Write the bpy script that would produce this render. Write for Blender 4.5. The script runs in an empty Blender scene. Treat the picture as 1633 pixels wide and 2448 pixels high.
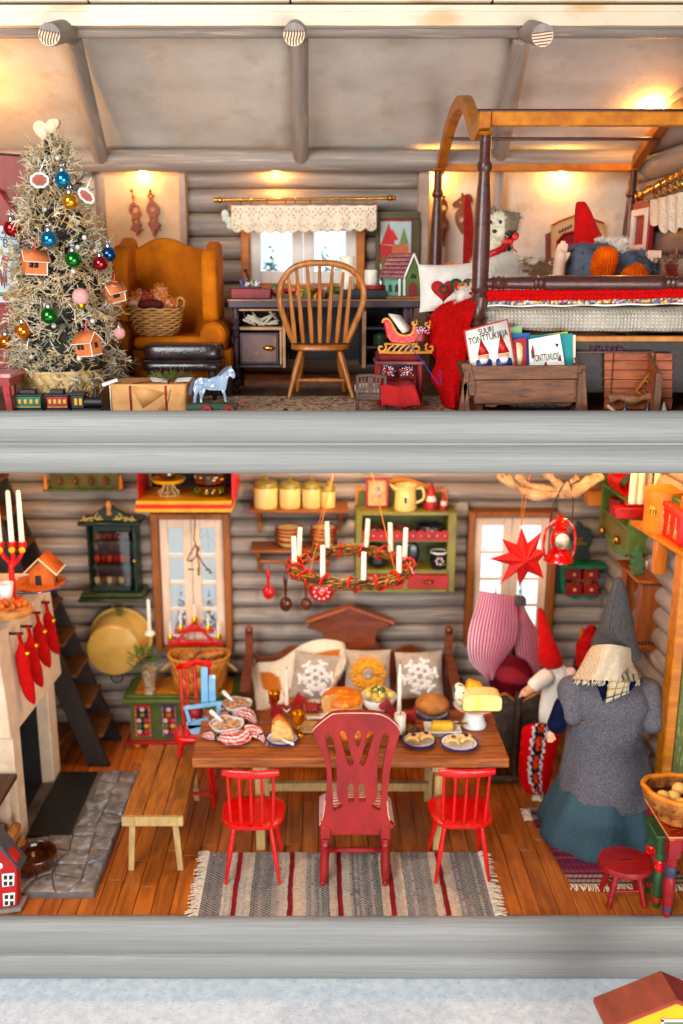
import bpy,bmesh,math,random
from math import sin,cos,pi,radians,sqrt,hypot,atan2
from mathutils import Vector,Matrix,Euler,noise
random.seed(7)
SC=bpy.context.scene
COL=SC.collection
# camera, world, lights, exposure
FPX=2250.0
PITCH=radians(14.31)
CPI,SPI=cos(PITCH),sin(PITCH)
CAMY=-5.5
CAMZ=4.2733
cd=bpy.data.cameras.new("camera")
cam=bpy.data.objects.new("camera",cd)
COL.objects.link(cam)
SC.camera=cam
cam.location=(0,CAMY,CAMZ)
cam.rotation_euler=(pi/2-PITCH,0,0)
cd.sensor_fit='VERTICAL'
cd.sensor_height=36.0
cd.sensor_width=24.0
cd.lens=36.0*FPX/2448.0
cd.shift_x=48.5/2448.0
cd.clip_start=0.05
cd.clip_end=200
cd.dof.use_dof=True
cd.dof.focus_distance=6.0
cd.dof.aperture_fstop=0.62
wd=bpy.data.worlds.new("World")
SC.world=wd
wd.use_nodes=True
wd.node_tree.nodes['Background'].inputs[0].default_value=(0.93,0.95,1.0,1)
wd.node_tree.nodes['Background'].inputs[1].default_value=0.17
SC.view_settings.view_transform='Standard'
SC.view_settings.look='None'
SC.view_settings.exposure=0.16
SC.view_settings.gamma=1.0
SC.cycles.max_bounces=6
SC.cycles.diffuse_bounces=3
SC.cycles.glossy_bounces=3
SC.cycles.transmission_bounces=4
SC.cycles.transparent_max_bounces=8
SC.cycles.sample_clamp_indirect=4.0
SC.cycles.use_denoising=True
def area_light(name,loc,target,size,size_y,power,color):
 l=bpy.data.lights.new(name,'AREA')
 l.shape='RECTANGLE'
 l.size,l.size_y,l.energy,l.color=size,size_y,power,color
 o=bpy.data.objects.new(name,l)
 COL.objects.link(o)
 o.location=loc
 o.rotation_euler=(Vector(target)-Vector(loc)).to_track_quat('-Z','Y').to_euler()
 return o
def point_light(name,loc,power,color=(1.0,0.43,0.09),r=0.03):
 l=bpy.data.lights.new(name,'POINT')
 l.energy,l.color,l.shadow_soft_size=power,color,r
 o=bpy.data.objects.new(name,l)
 COL.objects.link(o)
 o.location=loc
 return o
area_light("window_light",(-4.2,-8.5,6.5),(0.2,1.0,2.6),5.0,5.0,1050,(0.97,0.98,1.0))  # softbox added in front of the open house, no window stands there
area_light("window_light",(3.2,-8.5,1.4),(0,2,4.8),6.0,3.0,620,(1.0,0.98,0.95))  # added low fill, brightens the ceilings like light bounced off the table
# where a point of the photograph stands in the house
def ray(pt):
 u=(pt[0]-768)/FPX
 v=(1224-pt[1])/FPX
 return u,CPI+v*SPI,v*CPI-SPI
def P(pt,Y):
 a,b,c=ray(pt)
 t=(Y-CAMY)/b
 return Vector((a*t,Y,CAMZ+c*t))
def F(pt,z):
 a,b,c=ray(pt)
 t=(z-CAMZ)/c
 return Vector((a*t,CAMY+b*t,z))
def tl(ox,oy,s):
 return lambda x,y:(ox+x*s,oy+y*s)
U1=tl(0,0,.523);U2=tl(813,0,.523);U3=tl(0,250,.3571);U4=tl(480,400,.3827);U5=tl(980,230,.4165)
L1=tl(0,1120,.3827);L2=tl(540,1120,.3827);L3=tl(1080,1120,.3527);L4=tl(0,1700,.3827)
L5=tl(420,1600,.523);L6=tl(1150,1600,.3607)
N1=tl(1180,1380,.2889);N2=tl(480,1640,.24235);N3=tl(820,1580,.26786);N4=tl(1400,1120,.1486)
N5=tl(0,1140,.13616);N6=tl(1040,470,.3782)
def pl(T,Y):
 """tile coordinates -> (x, z) on the wall-parallel plane at depth Y"""
 def f(x,y):
  v=P(T(x,y),Y)
  return(v.x,v.z)
 return f
def K(r,g,b):
 def c(v):
  v/=255.0
  return v/12.92 if v<=0.04045 else((v+0.055)/1.055)**2.4
 r,g,b=c(r)**1.12,c(g)**1.12,c(b)**1.12
 m=.3*r+.6*g+.1*b
 return tuple(max(0,m+(v-m)*1.12)for v in(r,g,b))+(1.0,)
# materials
MATS={}
def mat(name,c1,c2=None,rough=.55,scale=6,stretch=(1,1,1),bump=.15,bscale=None,metal=0,coat=0,rnd=0.0,vcol=False,wear=None,sheen=0,weave=0,detail=4,spec=.5,trans=0,sss=0,dots=None,wearw=(.56,.62)):
 if name in MATS:
  return MATS[name]
 m=bpy.data.materials.new(name)
 MATS[name]=m
 m.use_nodes=True
 nt=m.node_tree
 N,L=nt.nodes,nt.links
 b=N['Principled BSDF']
 b.inputs['Roughness'].default_value=rough
 b.inputs['Metallic'].default_value=metal
 b.inputs['Coat Weight'].default_value=coat
 b.inputs['Coat Roughness'].default_value=.15
 b.inputs['Sheen Weight'].default_value=sheen
 b.inputs['Specular IOR Level'].default_value=spec
 b.inputs['Transmission Weight'].default_value=trans
 b.inputs['Subsurface Weight'].default_value=sss
 b.inputs['Subsurface Scale'].default_value=.03
 tc=N.new('ShaderNodeTexCoord')
 mp=N.new('ShaderNodeMapping')
 mp.inputs['Scale'].default_value=stretch
 L.new(tc.outputs['Object'],mp.inputs[0])
 if rnd:
  oi=N.new('ShaderNodeObjectInfo')
  mu=N.new('ShaderNodeVectorMath');mu.operation='SCALE'
  mu.inputs[0].default_value=(17,11,23)
  L.new(oi.outputs['Random'],mu.inputs['Scale'])
  L.new(mu.outputs[0],mp.inputs['Location'])
 nz=N.new('ShaderNodeTexNoise')
 nz.inputs['Scale'].default_value=scale
 nz.inputs['Detail'].default_value=detail
 nz.inputs['Roughness'].default_value=.6
 L.new(mp.outputs[0],nz.inputs['Vector'])
 c2=c2 or tuple(v*.8 for v in c1[:3])+(1,)
 mx=N.new('ShaderNodeMix');mx.data_type='RGBA'
 mx.inputs['A'].default_value=c1
 mx.inputs['B'].default_value=c2
 rp=N.new('ShaderNodeMapRange')
 rp.inputs['From Min'].default_value=.35
 rp.inputs['From Max'].default_value=.65
 L.new(nz.outputs['Fac'],rp.inputs['Value'])
 L.new(rp.outputs[0],mx.inputs['Factor'])
 out=mx.outputs['Result']
 if vcol:
  at=N.new('ShaderNodeAttribute');at.attribute_name='Col'
  m2=N.new('ShaderNodeMix');m2 .data_type='RGBA';m2 .blend_type='MULTIPLY'
  m2 .inputs['Factor'].default_value=1
  L.new(at.outputs['Color'],m2 .inputs['A']);L.new(out,m2 .inputs['B'])
  out=m2 .outputs['Result']
 if wear:
  n2=N.new('ShaderNodeTexNoise');n2 .inputs['Scale'].default_value=scale*2.2
  n2 .inputs['Detail'].default_value=6
  L.new(mp.outputs[0],n2 .inputs['Vector'])
  r2=N.new('ShaderNodeMapRange');r2 .inputs['From Min'].default_value=wearw[0];r2 .inputs['From Max'].default_value=wearw[1]
  L.new(n2 .outputs['Fac'],r2 .inputs['Value'])
  m3=N.new('ShaderNodeMix');m3 .data_type='RGBA'
  m3 .inputs['B'].default_value=wear
  L.new(r2 .outputs[0],m3 .inputs['Factor']);L.new(out,m3 .inputs['A'])
  out=m3 .outputs['Result']
 if rnd:
  hs=N.new('ShaderNodeHueSaturation')
  r3=N.new('ShaderNodeMapRange')
  r3 .inputs['To Min'].default_value=1-rnd;r3 .inputs['To Max'].default_value=1+rnd
  L.new(oi.outputs['Random'],r3 .inputs['Value'])
  L.new(r3 .outputs[0],hs.inputs['Value']);L.new(out,hs.inputs['Color'])
  out=hs.outputs['Color']
 L.new(out,b.inputs['Base Color'])
 hgt=None
 if bump:
  n4=N.new('ShaderNodeTexNoise');n4 .inputs['Scale'].default_value=bscale or scale*5
  n4 .inputs['Detail'].default_value=3
  L.new(mp.outputs[0],n4 .inputs['Vector'])
  hgt=n4 .outputs['Fac']
 if weave:
  adds=[]
  for ax in('X','Z'):
   w=N.new('ShaderNodeTexWave');w.bands_direction=ax;w.inputs['Scale'].default_value=weave
   w.inputs['Distortion'].default_value=1.5;w.inputs['Detail Scale'].default_value=3
   L.new(tc.outputs['Object'],w.inputs['Vector']);adds.append(w.outputs['Fac'])
  a=N.new('ShaderNodeMath');a.operation='MULTIPLY'
  L.new(adds[0],a.inputs[0]);L.new(adds[1],a.inputs[1])
  hgt=a.outputs[0]
  md=N.new('ShaderNodeMix');md.data_type='RGBA';md.blend_type='MULTIPLY'
  rr=N.new('ShaderNodeMapRange');rr.inputs['To Min'].default_value=.62;rr.inputs['To Max'].default_value=1.15
  L.new(hgt,rr.inputs['Value']);md.inputs['Factor'].default_value=1
  L.new(out,md.inputs['A']);L.new(rr.outputs[0],md.inputs['B']);L.new(md.outputs['Result'],b.inputs['Base Color'])
 if hgt is not None:
  bp=N.new('ShaderNodeBump');bp.inputs['Strength'].default_value=bump or .4
  bp.inputs['Distance'].default_value=.01
  L.new(hgt,bp.inputs['Height']);L.new(bp.outputs[0],b.inputs['Normal'])
 return m
def emit(name,c,s):
 if name in MATS:
  return MATS[name]
 m=bpy.data.materials.new(name);MATS[name]=m
 m.use_nodes=True
 nt=m.node_tree
 nt.nodes.clear()
 e=nt.nodes.new('ShaderNodeEmission');e.inputs[0].default_value=c;e.inputs[1].default_value=s
 o=nt.nodes.new('ShaderNodeOutputMaterial');nt.links.new(e.outputs[0],o.inputs[0])
 return m
def glassmat():
 m=bpy.data.materials.new('pane_glass')
 m.use_nodes=True
 nt=m.node_tree
 nt.nodes.clear()
 t=nt.nodes.new('ShaderNodeBsdfTransparent');g=nt.nodes.new('ShaderNodeBsdfGlossy');g.inputs['Roughness'].default_value=.05
 x=nt.nodes.new('ShaderNodeMixShader');x.inputs[0].default_value=.07
 o=nt.nodes.new('ShaderNodeOutputMaterial')
 nt.links.new(t.outputs[0],x.inputs[1]);nt.links.new(g.outputs[0],x.inputs[2]);nt.links.new(x.outputs[0],o.inputs[0])
 return m
# geometry collector
ST='stuff'
class G:
 def __init__(s):
  s.v=[];s.f=[];s.c=[];s.mi=[];s.m=0;s.col=None
 def add(s,vs,fs,cols=None):
  n=len(s.v)
  s.v+=[tuple(v)for v in vs]
  s.f+=[tuple(i+n for i in f)for f in fs]
  s.mi+=[s.m]*len(fs)
  s.c+=cols if cols else[s.col or(1,1,1)]*len(vs)
  return s
 def box(s,x0,x1,y0,y1,z0,z1):
  vs=[(x,y,z)for z in(z0,z1)for y in(y0,y1)for x in(x0,x1)]
  return s.add(vs,[(0,2,3,1),(4,5,7,6),(0,1,5,4),(2,6,7,3),(0,4,6,2),(1,3,7,5)])
 def obox(s,c,sz,rot=(0,0,0)):
  M=Matrix.Translation(c)@Euler(rot).to_matrix().to_4x4()
  hx,hy,hz=sz[0]/2,sz[1]/2,sz[2]/2
  vs=[M@Vector((x,y,z))for z in(-hz,hz)for y in(-hy,hy)for x in(-hx,hx)]
  return s.add(vs,[(0,2,3,1),(4,5,7,6),(0,1,5,4),(2,6,7,3),(0,4,6,2),(1,3,7,5)])
 def cyl(s,p,q,r,r2=None,n=12,caps=True):
  p,q=Vector(p),Vector(q)
  r2=r if r2 is None else r2
  d=(q-p).normalized()
  a=d.orthogonal().normalized();b=d.cross(a)
  vs=[]
  for c,rr in((p,r),(q,r2)):
   for i in range(n):
    t=2*pi*i/n
    vs.append(c+a*cos(t)*rr+b*sin(t)*rr)
  fs=[(i,(i+1)%n,n+(i+1)%n,n+i)for i in range(n)]
  if caps:
   fs+=[tuple(range(n-1,-1,-1)),tuple(range(n,2*n))]
  return s.add(vs,fs)
 def tube(s,pts,r,n=8,r2=None,closed=False):
  pts=[Vector(p)for p in pts]
  k=len(pts)
  vs=[]
  up=Vector((.13,.31,.94)).normalized()
  for i,p in enumerate(pts):
   a=pts[i-1]if(i or closed)else p
   b=pts[(i+1)%k]if(i<k-1 or closed)else p
   d=(b-a).normalized()
   x=d.cross(up)
   if x.length<1e-3:
    x=d.orthogonal()
   x.normalize();y=d.cross(x)
   rr=r(i/(k-1))if callable(r)else(r if r2 is None else r+(r2-r)*i/(k-1))
   for j in range(n):
    t=2*pi*j/n
    vs.append(p+x*cos(t)*rr+y*sin(t)*rr)
  fs=[]
  for i in range(k if closed else k-1):
   for j in range(n):
    fs.append((i*n+j,i*n+(j+1)%n,((i+1)%k)*n+(j+1)%n,((i+1)%k)*n+j))
  if not closed:
   fs+=[tuple(range(n-1,-1,-1)),tuple(range((k-1)*n,k*n))]
  return s.add(vs,fs)
 def lathe(s,prof,c=(0,0,0),n=20,axis='z',sx=1,sy=1):
  vs=[]
  for r,h in prof:
   for i in range(n):
    t=2*pi*i/n
    a,b=max(r,1e-4)*cos(t)*sx,max(r,1e-4)*sin(t)*sy
    vs.append({'z':(c[0]+a,c[1]+b,c[2]+h),'y':(c[0]+a,c[1]+h,c[2]+b),'x':(c[0]+h,c[1]+a,c[2]+b)}[axis])
  fs=[]
  for k in range(len(prof)-1):
   for i in range(n):
    fs.append((k*n+i,k*n+(i+1)%n,(k+1)*n+(i+1)%n,(k+1)*n+i))
  fs+=[tuple(range(n-1,-1,-1)),tuple(range((len(prof)-1)*n,len(prof)*n))]
  return s.add(vs,fs)
 def turned(s,p,q,prof,n=12):
  """turned spindle between p and q: prof = [(t, r)]"""
  p,q=Vector(p),Vector(q)
  d=(q-p).normalized();a=d.orthogonal().normalized();b=d.cross(a)
  vs=[]
  for t,r in prof:
   c=p.lerp(q,t)
   for i in range(n):
    w=2*pi*i/n
    vs.append(c+a*cos(w)*r+b*sin(w)*r)
  fs=[]
  for k in range(len(prof)-1):
   for i in range(n):
    fs.append((k*n+i,k*n+(i+1)%n,(k+1)*n+(i+1)%n,(k+1)*n+i))
  fs+=[tuple(range(n-1,-1,-1)),tuple(range((len(prof)-1)*n,len(prof)*n))]
  return s.add(vs,fs)
 def ball(s,c,r,n=14,m=9,rot=None,fn=None):
  if not hasattr(r,'__len__'):
   r=(r,r,r)
  M=Euler(rot).to_matrix()if rot else None
  vs=[]
  for j in range(m+1):
   ph=pi*j/m
   for i in range(n):
    t=2*pi*i/n
    d=Vector((max(sin(ph),1e-3)*cos(t),max(sin(ph),1e-3)*sin(t),cos(ph)))
    k=fn(d)if fn else 1
    v=Vector((d.x*r[0]*k,d.y*r[1]*k,d.z*r[2]*k))
    if M:
     v=M@v
    vs.append(v+Vector(c))
  fs=[]
  for j in range(m):
   for i in range(n):
    fs.append((j*n+i,(j+1)*n+i,(j+1)*n+(i+1)%n,j*n+(i+1)%n))
  return s.add(vs,fs)
 def prism(s,pts,y0,y1):
  """outline in (x, z), extruded in depth from y0 to y1"""
  n=len(pts)
  A=sum(pts[i][0]*pts[(i+1)%n][1]-pts[(i+1)%n][0]*pts[i][1]for i in range(n))
  if A<0:
   pts=pts[::-1]
  vs=[(x,y0,z)for x,z in pts]+[(x,y1,z)for x,z in pts]
  fs=[tuple(range(n)),tuple(range(2*n-1,n-1,-1))]
  fs+=[(i,n+i,n+(i+1)%n,(i+1)%n)for i in range(n)]
  return s.add(vs,fs)
 def prismz(s,pts,z0,z1):
  """outline in (x, y), extruded in height"""
  n=len(pts)
  A=sum(pts[i][0]*pts[(i+1)%n][1]-pts[(i+1)%n][0]*pts[i][1]for i in range(n))
  if A<0:
   pts=pts[::-1]
  vs=[(x,y,z0)for x,y in pts]+[(x,y,z1)for x,y in pts]
  fs=[tuple(range(n-1,-1,-1)),tuple(range(n,2*n))]
  fs+=[(i,(i+1)%n,n+(i+1)%n,n+i)for i in range(n)]
  return s.add(vs,fs)
 def prismx(s,pts,x0,x1):
  """outline in (y, z), extruded along x"""
  n=len(pts)
  A=sum(pts[i][0]*pts[(i+1)%n][1]-pts[(i+1)%n][0]*pts[i][1]for i in range(n))
  if A<0:
   pts=pts[::-1]
  vs=[(x0,y,z)for y,z in pts]+[(x1,y,z)for y,z in pts]
  fs=[tuple(range(n-1,-1,-1)),tuple(range(n,2*n))]
  fs+=[(i,(i+1)%n,n+(i+1)%n,n+i)for i in range(n)]
  return s.add(vs,fs)
 def ring(s,c,R,r,axis='z',n=20,k=6,sx=1,sy=1,wob=0):
  pts=[]
  for i in range(n):
   t=2*pi*i/n
   a,b=R*cos(t)*sx,R*sin(t)*sy
   pts.append(Vector({'z':(a,b,0),'y':(a,0,b),'x':(0,a,b)}[axis])+Vector(c))
  return s.tube(pts,r,k,closed=True)
 def surf(s,fn,nu,nv,cu=False,cv=False,cf=None):
  vs,cs=[],[]
  for j in range(nv+(0 if cv else 1)):
   for i in range(nu+(0 if cu else 1)):
    vs.append(fn(i/nu,j/nv))
    cs.append(cf(i/nu,j/nv)if cf else(s.col or(1,1,1)))
  w=nu+(0 if cu else 1)
  h=nv+(0 if cv else 1)
  fs=[]
  for j in range(nv):
   for i in range(nu):
    fs.append((j*w+i,j*w+(i+1)%w,((j+1)%h)*w+(i+1)%w,((j+1)%h)*w+i))
  return s.add(vs,fs,cs)
 def o(s,name,m,parent=None,label=None,cat=None,group=None,kind=None,sm=35,bev=0,thick=0,sub=0,origin=None,bseg=1):
  """link everything collected as ONE mesh object"""
  me=bpy.data.meshes.new(name)
  if parent is not None:
   org=RT_[parent.name]
  elif origin is not None:
   org=Vector(origin)
  else:
   xs=[v[0]for v in s.v];ys=[v[1]for v in s.v];zs=[v[2]for v in s.v]
   org=Vector(((min(xs)+max(xs))/2,(min(ys)+max(ys))/2,min(zs)))
  me.from_pydata([(v[0]-org.x,v[1]-org.y,v[2]-org.z)for v in s.v],[],s.f)
  for mm in(m if isinstance(m,(list,tuple))else[m]):
   me.materials.append(mm)
  if any(s.mi):
   me.polygons.foreach_set('material_index',s.mi)
  if any(c!=(1,1,1)for c in s.c):
   a=me.color_attributes.new('Col','FLOAT_COLOR','POINT')
   flat=[]
   for c in s.c:
    flat+=[c[0],c[1],c[2],1.0]
   a.data.foreach_set('color',flat)
  if sm:
   me.shade_smooth()
   if sm<180:
    me.set_sharp_from_angle(angle=radians(sm))
  ob=bpy.data.objects.new(name,me)
  COL.objects.link(ob)
  if parent is not None:
   ob.parent=parent
   RT_[ob.name]=org
  else:
   ob.location=org
   RT_[ob.name]=org
  if thick:
   md=ob.modifiers.new('thickness','SOLIDIFY');md.thickness=thick;md.offset=0
  if bev:
   md=ob.modifiers.new('edge','BEVEL');md.width=bev;md.segments=bseg;md.limit_method='ANGLE';md.angle_limit=radians(40)
  if sub:
   md=ob.modifiers.new('round','SUBSURF');md.levels=sub;md.render_levels=sub
  tag(ob,label,cat,group,kind)
  return ob
RT_={}
def tag(o,label=None,cat=None,group=None,kind=None):
 if label:o['label']=label
 if cat:o['category']=cat
 if group:o['group']=group
 if kind:o['kind']=kind
 return o
def thing(name,loc,label,cat,group=None):
 o=bpy.data.objects.new(name,None)
 o.empty_display_size=.05
 COL.objects.link(o)
 o.location=loc
 RT_[o.name]=Vector(loc)
 return tag(o,label,cat,group)
def dup(root,loc,label,rz=None,group=None,scale=None):
 kids={}
 for c in list(COL.objects):
  if c.parent is not None:
   kids.setdefault(c.parent.name,[]).append(c)
 def rec(o,par):
  c=o.copy();COL.objects.link(c)
  if par is not None:
   c.parent=par
  for k in kids.get(o.name,[]):
   rec(k,c)
  return c
 r=rec(root,None)
 r.location=loc
 if rz is not None:r.rotation_euler=(0,0,rz)
 if scale is not None:r.scale=(scale,)*3 if not hasattr(scale,'__len__')else scale
 r['label']=label
 if group:r['group']=group
 return r
def blob(name,prims,voxel,m,parent=None,smooth_it=6,fn=None,**kw):
 """one continuous body: union of ellipsoids and tapered limbs, voxel-remeshed and smoothed"""
 g=G()
 for pr in prims:
  if pr[0]=='b':
   g.ball(pr[1],pr[2],16,12,rot=pr[3]if len(pr)>3 else None)
  else:
   _,p,q,r1,r2=pr
   g.cyl(p,q,r1,r2,14)
   g.ball(p,r1,14,10);g.ball(q,r2,14,10)
 ob=g.o(name,m,parent,sm=180,**kw)
 md=ob.modifiers.new('remesh','REMESH');md.mode='VOXEL';md.voxel_size=voxel;md.use_smooth_shade=True
 md=ob.modifiers.new('sm','SMOOTH');md.factor=.6;md.iterations=smooth_it
 return ob
def pillow(g,c,w,h,t,M=None,n=14,puff=.5):
 """cushion: w wide (local x), h tall (local z), t thick (local y)"""
 def f(side):
  def fn(u,v):
   a,b=2*u-1,2*v-1
   e=(max(0,1-abs(a)**2.4)*max(0,1-abs(b)**2.4))**puff
   k=1-.07*(abs(a)**1)*(1-abs(b))-0
   p=Vector((a*w/2*(1-.06*(1-b*b)),side*(t/2*e+.002),b*h/2*(1-.06*(1-a*a))))
   if M:p=M@p
   return p+Vector(c)
  return fn
 g.surf(f(-1),n,n)
 g.surf(f(1),n,n)
 return g
def text(body,c,size,m,parent,rot=(pi/2,0,0),ext=.001,align='CENTER',name='lettering',spx=1.0):
 cu=bpy.data.curves.new(name,'FONT')
 cu.body=body;cu.size=size;cu.extrude=ext;cu.align_x=align;cu.align_y='CENTER'
 cu.materials.append(m)
 o=bpy.data.objects.new(name,cu)
 COL.objects.link(o)
 o.parent=parent
 o.location=Vector(c)-RT_[parent.name]
 o.rotation_euler=rot
 o.scale=(spx,1,1)
 me=bpy.data.meshes.new_from_object(o)
 q=bpy.data.objects.new(name,me)
 COL.objects.link(q)
 q.parent,q.location,q.rotation_euler,q.scale=parent,o.location,o.rotation_euler,o.scale
 bpy.data.objects.remove(o)
 RT_[q.name]=RT_[parent.name]
 return q
def nz(x,y=0,z=0,s=1.0):
 return noise.noise(Vector((x*s,y*s,z*s)))
# shared materials
W_LOG=mat('grey_log_paint',K(166,155,145),K(138,127,119),.55,3,(.3,7,7),.35,12,wear=K(196,180,162),wearw=(.56,.72))
W_EDGE=mat('edge_log_paint',K(150,150,147),K(138,138,135),.42,5,(.16,11,11),.45,10,wear=K(170,160,144),wearw=(.62,.8))
W_LOGY=mat('grey_log_paint_lengthwise',K(166,155,145),K(138,127,119),.55,3,(7,.4,.4),.3,12,wear=K(190,176,160),wearw=(.58,.74))
W_LOGZ=mat('grey_post_paint',K(166,155,145),K(138,127,119),.55,3,(7,7,.4),.3,12)
PLAST=mat('plaster',K(222,212,198),K(204,194,180),.85,2.5,(1,1,1),.4,30,wear=K(190,172,150),wearw=(.57,.8),detail=8)
CEIL=mat('ceiling_plaster',K(214,205,193),K(196,187,176),.85,2.2,(1,1,1),.3,50,wear=K(190,174,154),wearw=(.56,.8),detail=8)
FASC=mat('fascia_paint',K(236,224,204),K(222,205,180),.5,2,(.4,1,1),.2,30,wear=K(205,165,115),wearw=(.6,.78))
PLANK=mat('floor_board',K(198,122,68),K(156,88,48),.4,5,(5,.4,5),.2,30,rnd=.2,coat=.15)
DKWOOD=mat('dark_wood',K(56,40,34),K(34,26,24),.55,8,(1,1,4),.2,40)
OAK=mat('oak_wood',K(176,116,66),K(140,86,46),.45,7,(5,5,.6),.15,40)
TBLW=mat('table_wood',K(176,108,60),K(122,70,38),.5,6,(.7,7,7),.4,22,rnd=.12)
BENW=mat('bench_wood',K(178,118,62),K(140,88,46),.55,6,(7,.7,7),.35,22,rnd=.1)
PALEW=mat('pale_wood',K(196,168,120),K(165,138,98),.6,8,(5,5,.8),.3,30)
RED=mat('red_gloss',K(216,10,18),K(190,8,14),.3,8,(1,1,1),.35,45,coat=.2,wear=K(170,10,14),wearw=(.6,.7))
REDM=mat('red_matt',K(176,28,32),K(140,18,24),.55,9,(1,1,1),.2,40,wear=K(120,22,28))
OXR=mat('oxblood_paint',K(164,46,44),K(134,34,36),.42,5,(1,1,.5),.25,40)
WHITE=mat('white_paint',K(238,234,226),K(224,218,208),.4,5,bump=.05)
PORC=mat('white_porcelain',K(240,238,234),K(232,230,226),.15,4,bump=0,coat=.6)
BLUE=mat('blue_rim',K(30,48,140),K(20,34,110),.2,10,bump=0,coat=.5)
GOLD=mat('gold',K(250,200,90),K(240,180,70),.28,5,bump=0,metal=1)
BRASS=mat('brass',K(214,168,100),K(190,140,80),.25,5,bump=0,metal=1)
SILV=mat('silver',K(220,220,222),K(190,190,195),.22,5,bump=0,metal=1)
WAX=mat('wax',K(244,238,224),K(232,222,202),.4,10,bump=.15,bscale=60,sss=.15)
BLACK=mat('black_paint',K(34,32,34),K(22,21,23),.5,10,bump=.2,bscale=50)
IRON=mat('black_iron',K(30,27,28),K(20,18,18),.6,12,bump=.3,bscale=40)
GREEN=mat('folk_green',K(92,106,52),K(70,84,42),.45,6,bump=.15,bscale=30)
DGREEN=mat('dark_green',K(30,58,48),K(20,42,36),.4,8,bump=.15,bscale=40)
MGREEN=mat('mid_green',K(60,118,62),K(44,92,48),.45,8,bump=.15,bscale=40)
TEAL=mat('teal_green',K(40,130,96),K(24,92,66),.4,8,bump=.1)
CREAM=mat('cream_enamel',K(238,214,150),K(228,200,134),.2,4,bump=0,coat=.5)
OCHRE=mat('ochre_paint',K(204,134,44),K(176,108,32),.45,6,(.5,3,3),.2,40)
YELL=mat('yellow_paint',K(228,176,40),K(206,150,30),.4,7,bump=.15)
BROWNG=mat('brown_glaze',K(104,52,28),K(64,30,18),.14,12,bump=.1,coat=.7)
BEDW=mat('bed_brown',K(92,52,44),K(70,38,33),.3,9,(1,1,3),.3,60,coat=.3)
CANO=mat('canopy_wood',K(196,130,48),K(166,100,34),.4,5,(2,2,2),.15,40)
GLASS=glassmat()
STRAW=mat('straw',K(186,148,92),K(150,112,64),.7,14,bump=.3)
TWIG=mat('twig',K(150,104,50),K(92,60,32),.7,20,bump=.3)
VC=mat('coloured_cloth',(1,1,1,1),(.82,.82,.82,1),.8,30,bump=.5,bscale=160,vcol=True,sheen=.04)
VCP=mat('coloured_paint',(1,1,1,1),(.9,.9,.9,1),.45,20,bump=.15,bscale=60,vcol=True)
VCG=mat('coloured_glaze',(1,1,1,1),(.94,.94,.94,1),.25,20,bump=.05,bscale=60,vcol=True,coat=.3)
WCLOTH=mat('white_cloth',K(236,230,220),K(222,214,202),.85,12,bump=.5,bscale=120,sheen=.04)
RCLOTH=mat('red_felt',K(200,14,20),K(176,10,14),.9,20,bump=.5,bscale=140,sheen=.04,spec=.2)
def k3(r,g,b):
 return K(r,g,b)[:3]
def crv(pts,k=5):
 """Catmull-Rom through tuples of any length"""
 out=[]
 n=len(pts)
 for i in range(n-1):
  p0,p1,p2,p3=pts[max(i-1,0)],pts[i],pts[i+1],pts[min(i+2,n-1)]
  for j in range(k):
   t=j/k
   out.append(tuple(.5*(2*b+(c-a)*t+(2*a-5*b+4*c-d)*t*t+(3*b-a-3*c+d)*t**3)for a,b,c,d in zip(p0,p1,p2,p3)))
 out.append(tuple(pts[-1]))
 return out
def loft(g,T,Y,rows,dr=.7,n=24,k=5,wob=0,wf=5,cf=None,caps=True,y2=None):
 """round body through silhouette rows (y, xl, xr[, dy]) read on the plane at depth Y"""
 R=crv([tuple(r)+((0,)if len(r)<4 else())for r in rows],k)
 vs,cs=[],[]
 m=len(R)
 for q,(y,xl,xr,dy)in enumerate(R):
  a,b=P(T(xl,y),Y+dy),P(T(xr,y),Y+dy)
  c=(a+b)/2
  w=max((b-a).length/2,1e-3)
  for i in range(n):
   t=2*pi*i/n
   s=1+wob*(sin(wf*t+q*.11)+.5*sin(wf*1.7*t+1))
   vs.append((c.x+w*cos(t)*s,c.y+w*dr*sin(t)*s,c.z))
   cs.append(cf(i/n,q/(m-1))if cf else(g.col or(1,1,1)))
 fs=[]
 for q in range(m-1):
  for i in range(n):
   fs.append((q*n+i,q*n+(i+1)%n,(q+1)*n+(i+1)%n,(q+1)*n+i))
 if caps:
  fs+=[tuple(range(n-1,-1,-1)),tuple(range((m-1)*n,m*n))]
 g.add(vs,fs,cs)
 return g
def plate_holes(g,outer,holes,y0,y1):
 """slab in (x, z) with holes, from depth y0 to y1"""
 from mathutils.geometry import tessellate_polygon
 def ccw(p):
  A=sum(p[i][0]*p[(i+1)%len(p)][1]-p[(i+1)%len(p)][0]*p[i][1]for i in range(len(p)))
  return p if A>0 else p[::-1]
 loops=[ccw(outer)]+[ccw(h)[::-1]for h in holes]
 tris=tessellate_polygon([[Vector((x,z,0))for x,z in l]for l in loops])
 flat=[q for l in loops for q in l]
 n=len(flat)
 vs=[(x,y0,z)for x,z in flat]+[(x,y1,z)for x,z in flat]
 fs=[]
 for a,b,c in tris:
  A=(flat[b][0]-flat[a][0])*(flat[c][1]-flat[a][1])-(flat[c][0]-flat[a][0])*(flat[b][1]-flat[a][1])
  if A<0:b,c=c,b
  fs.append((a,b,c));fs.append((n+c,n+b,n+a))
 o=0
 for l in loops:
  k=len(l)
  for i in range(k):
   j=(i+1)%k
   fs.append((o+i,n+o+i,n+o+j,o+j))
  o+=k
 return g.add(vs,fs)
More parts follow.
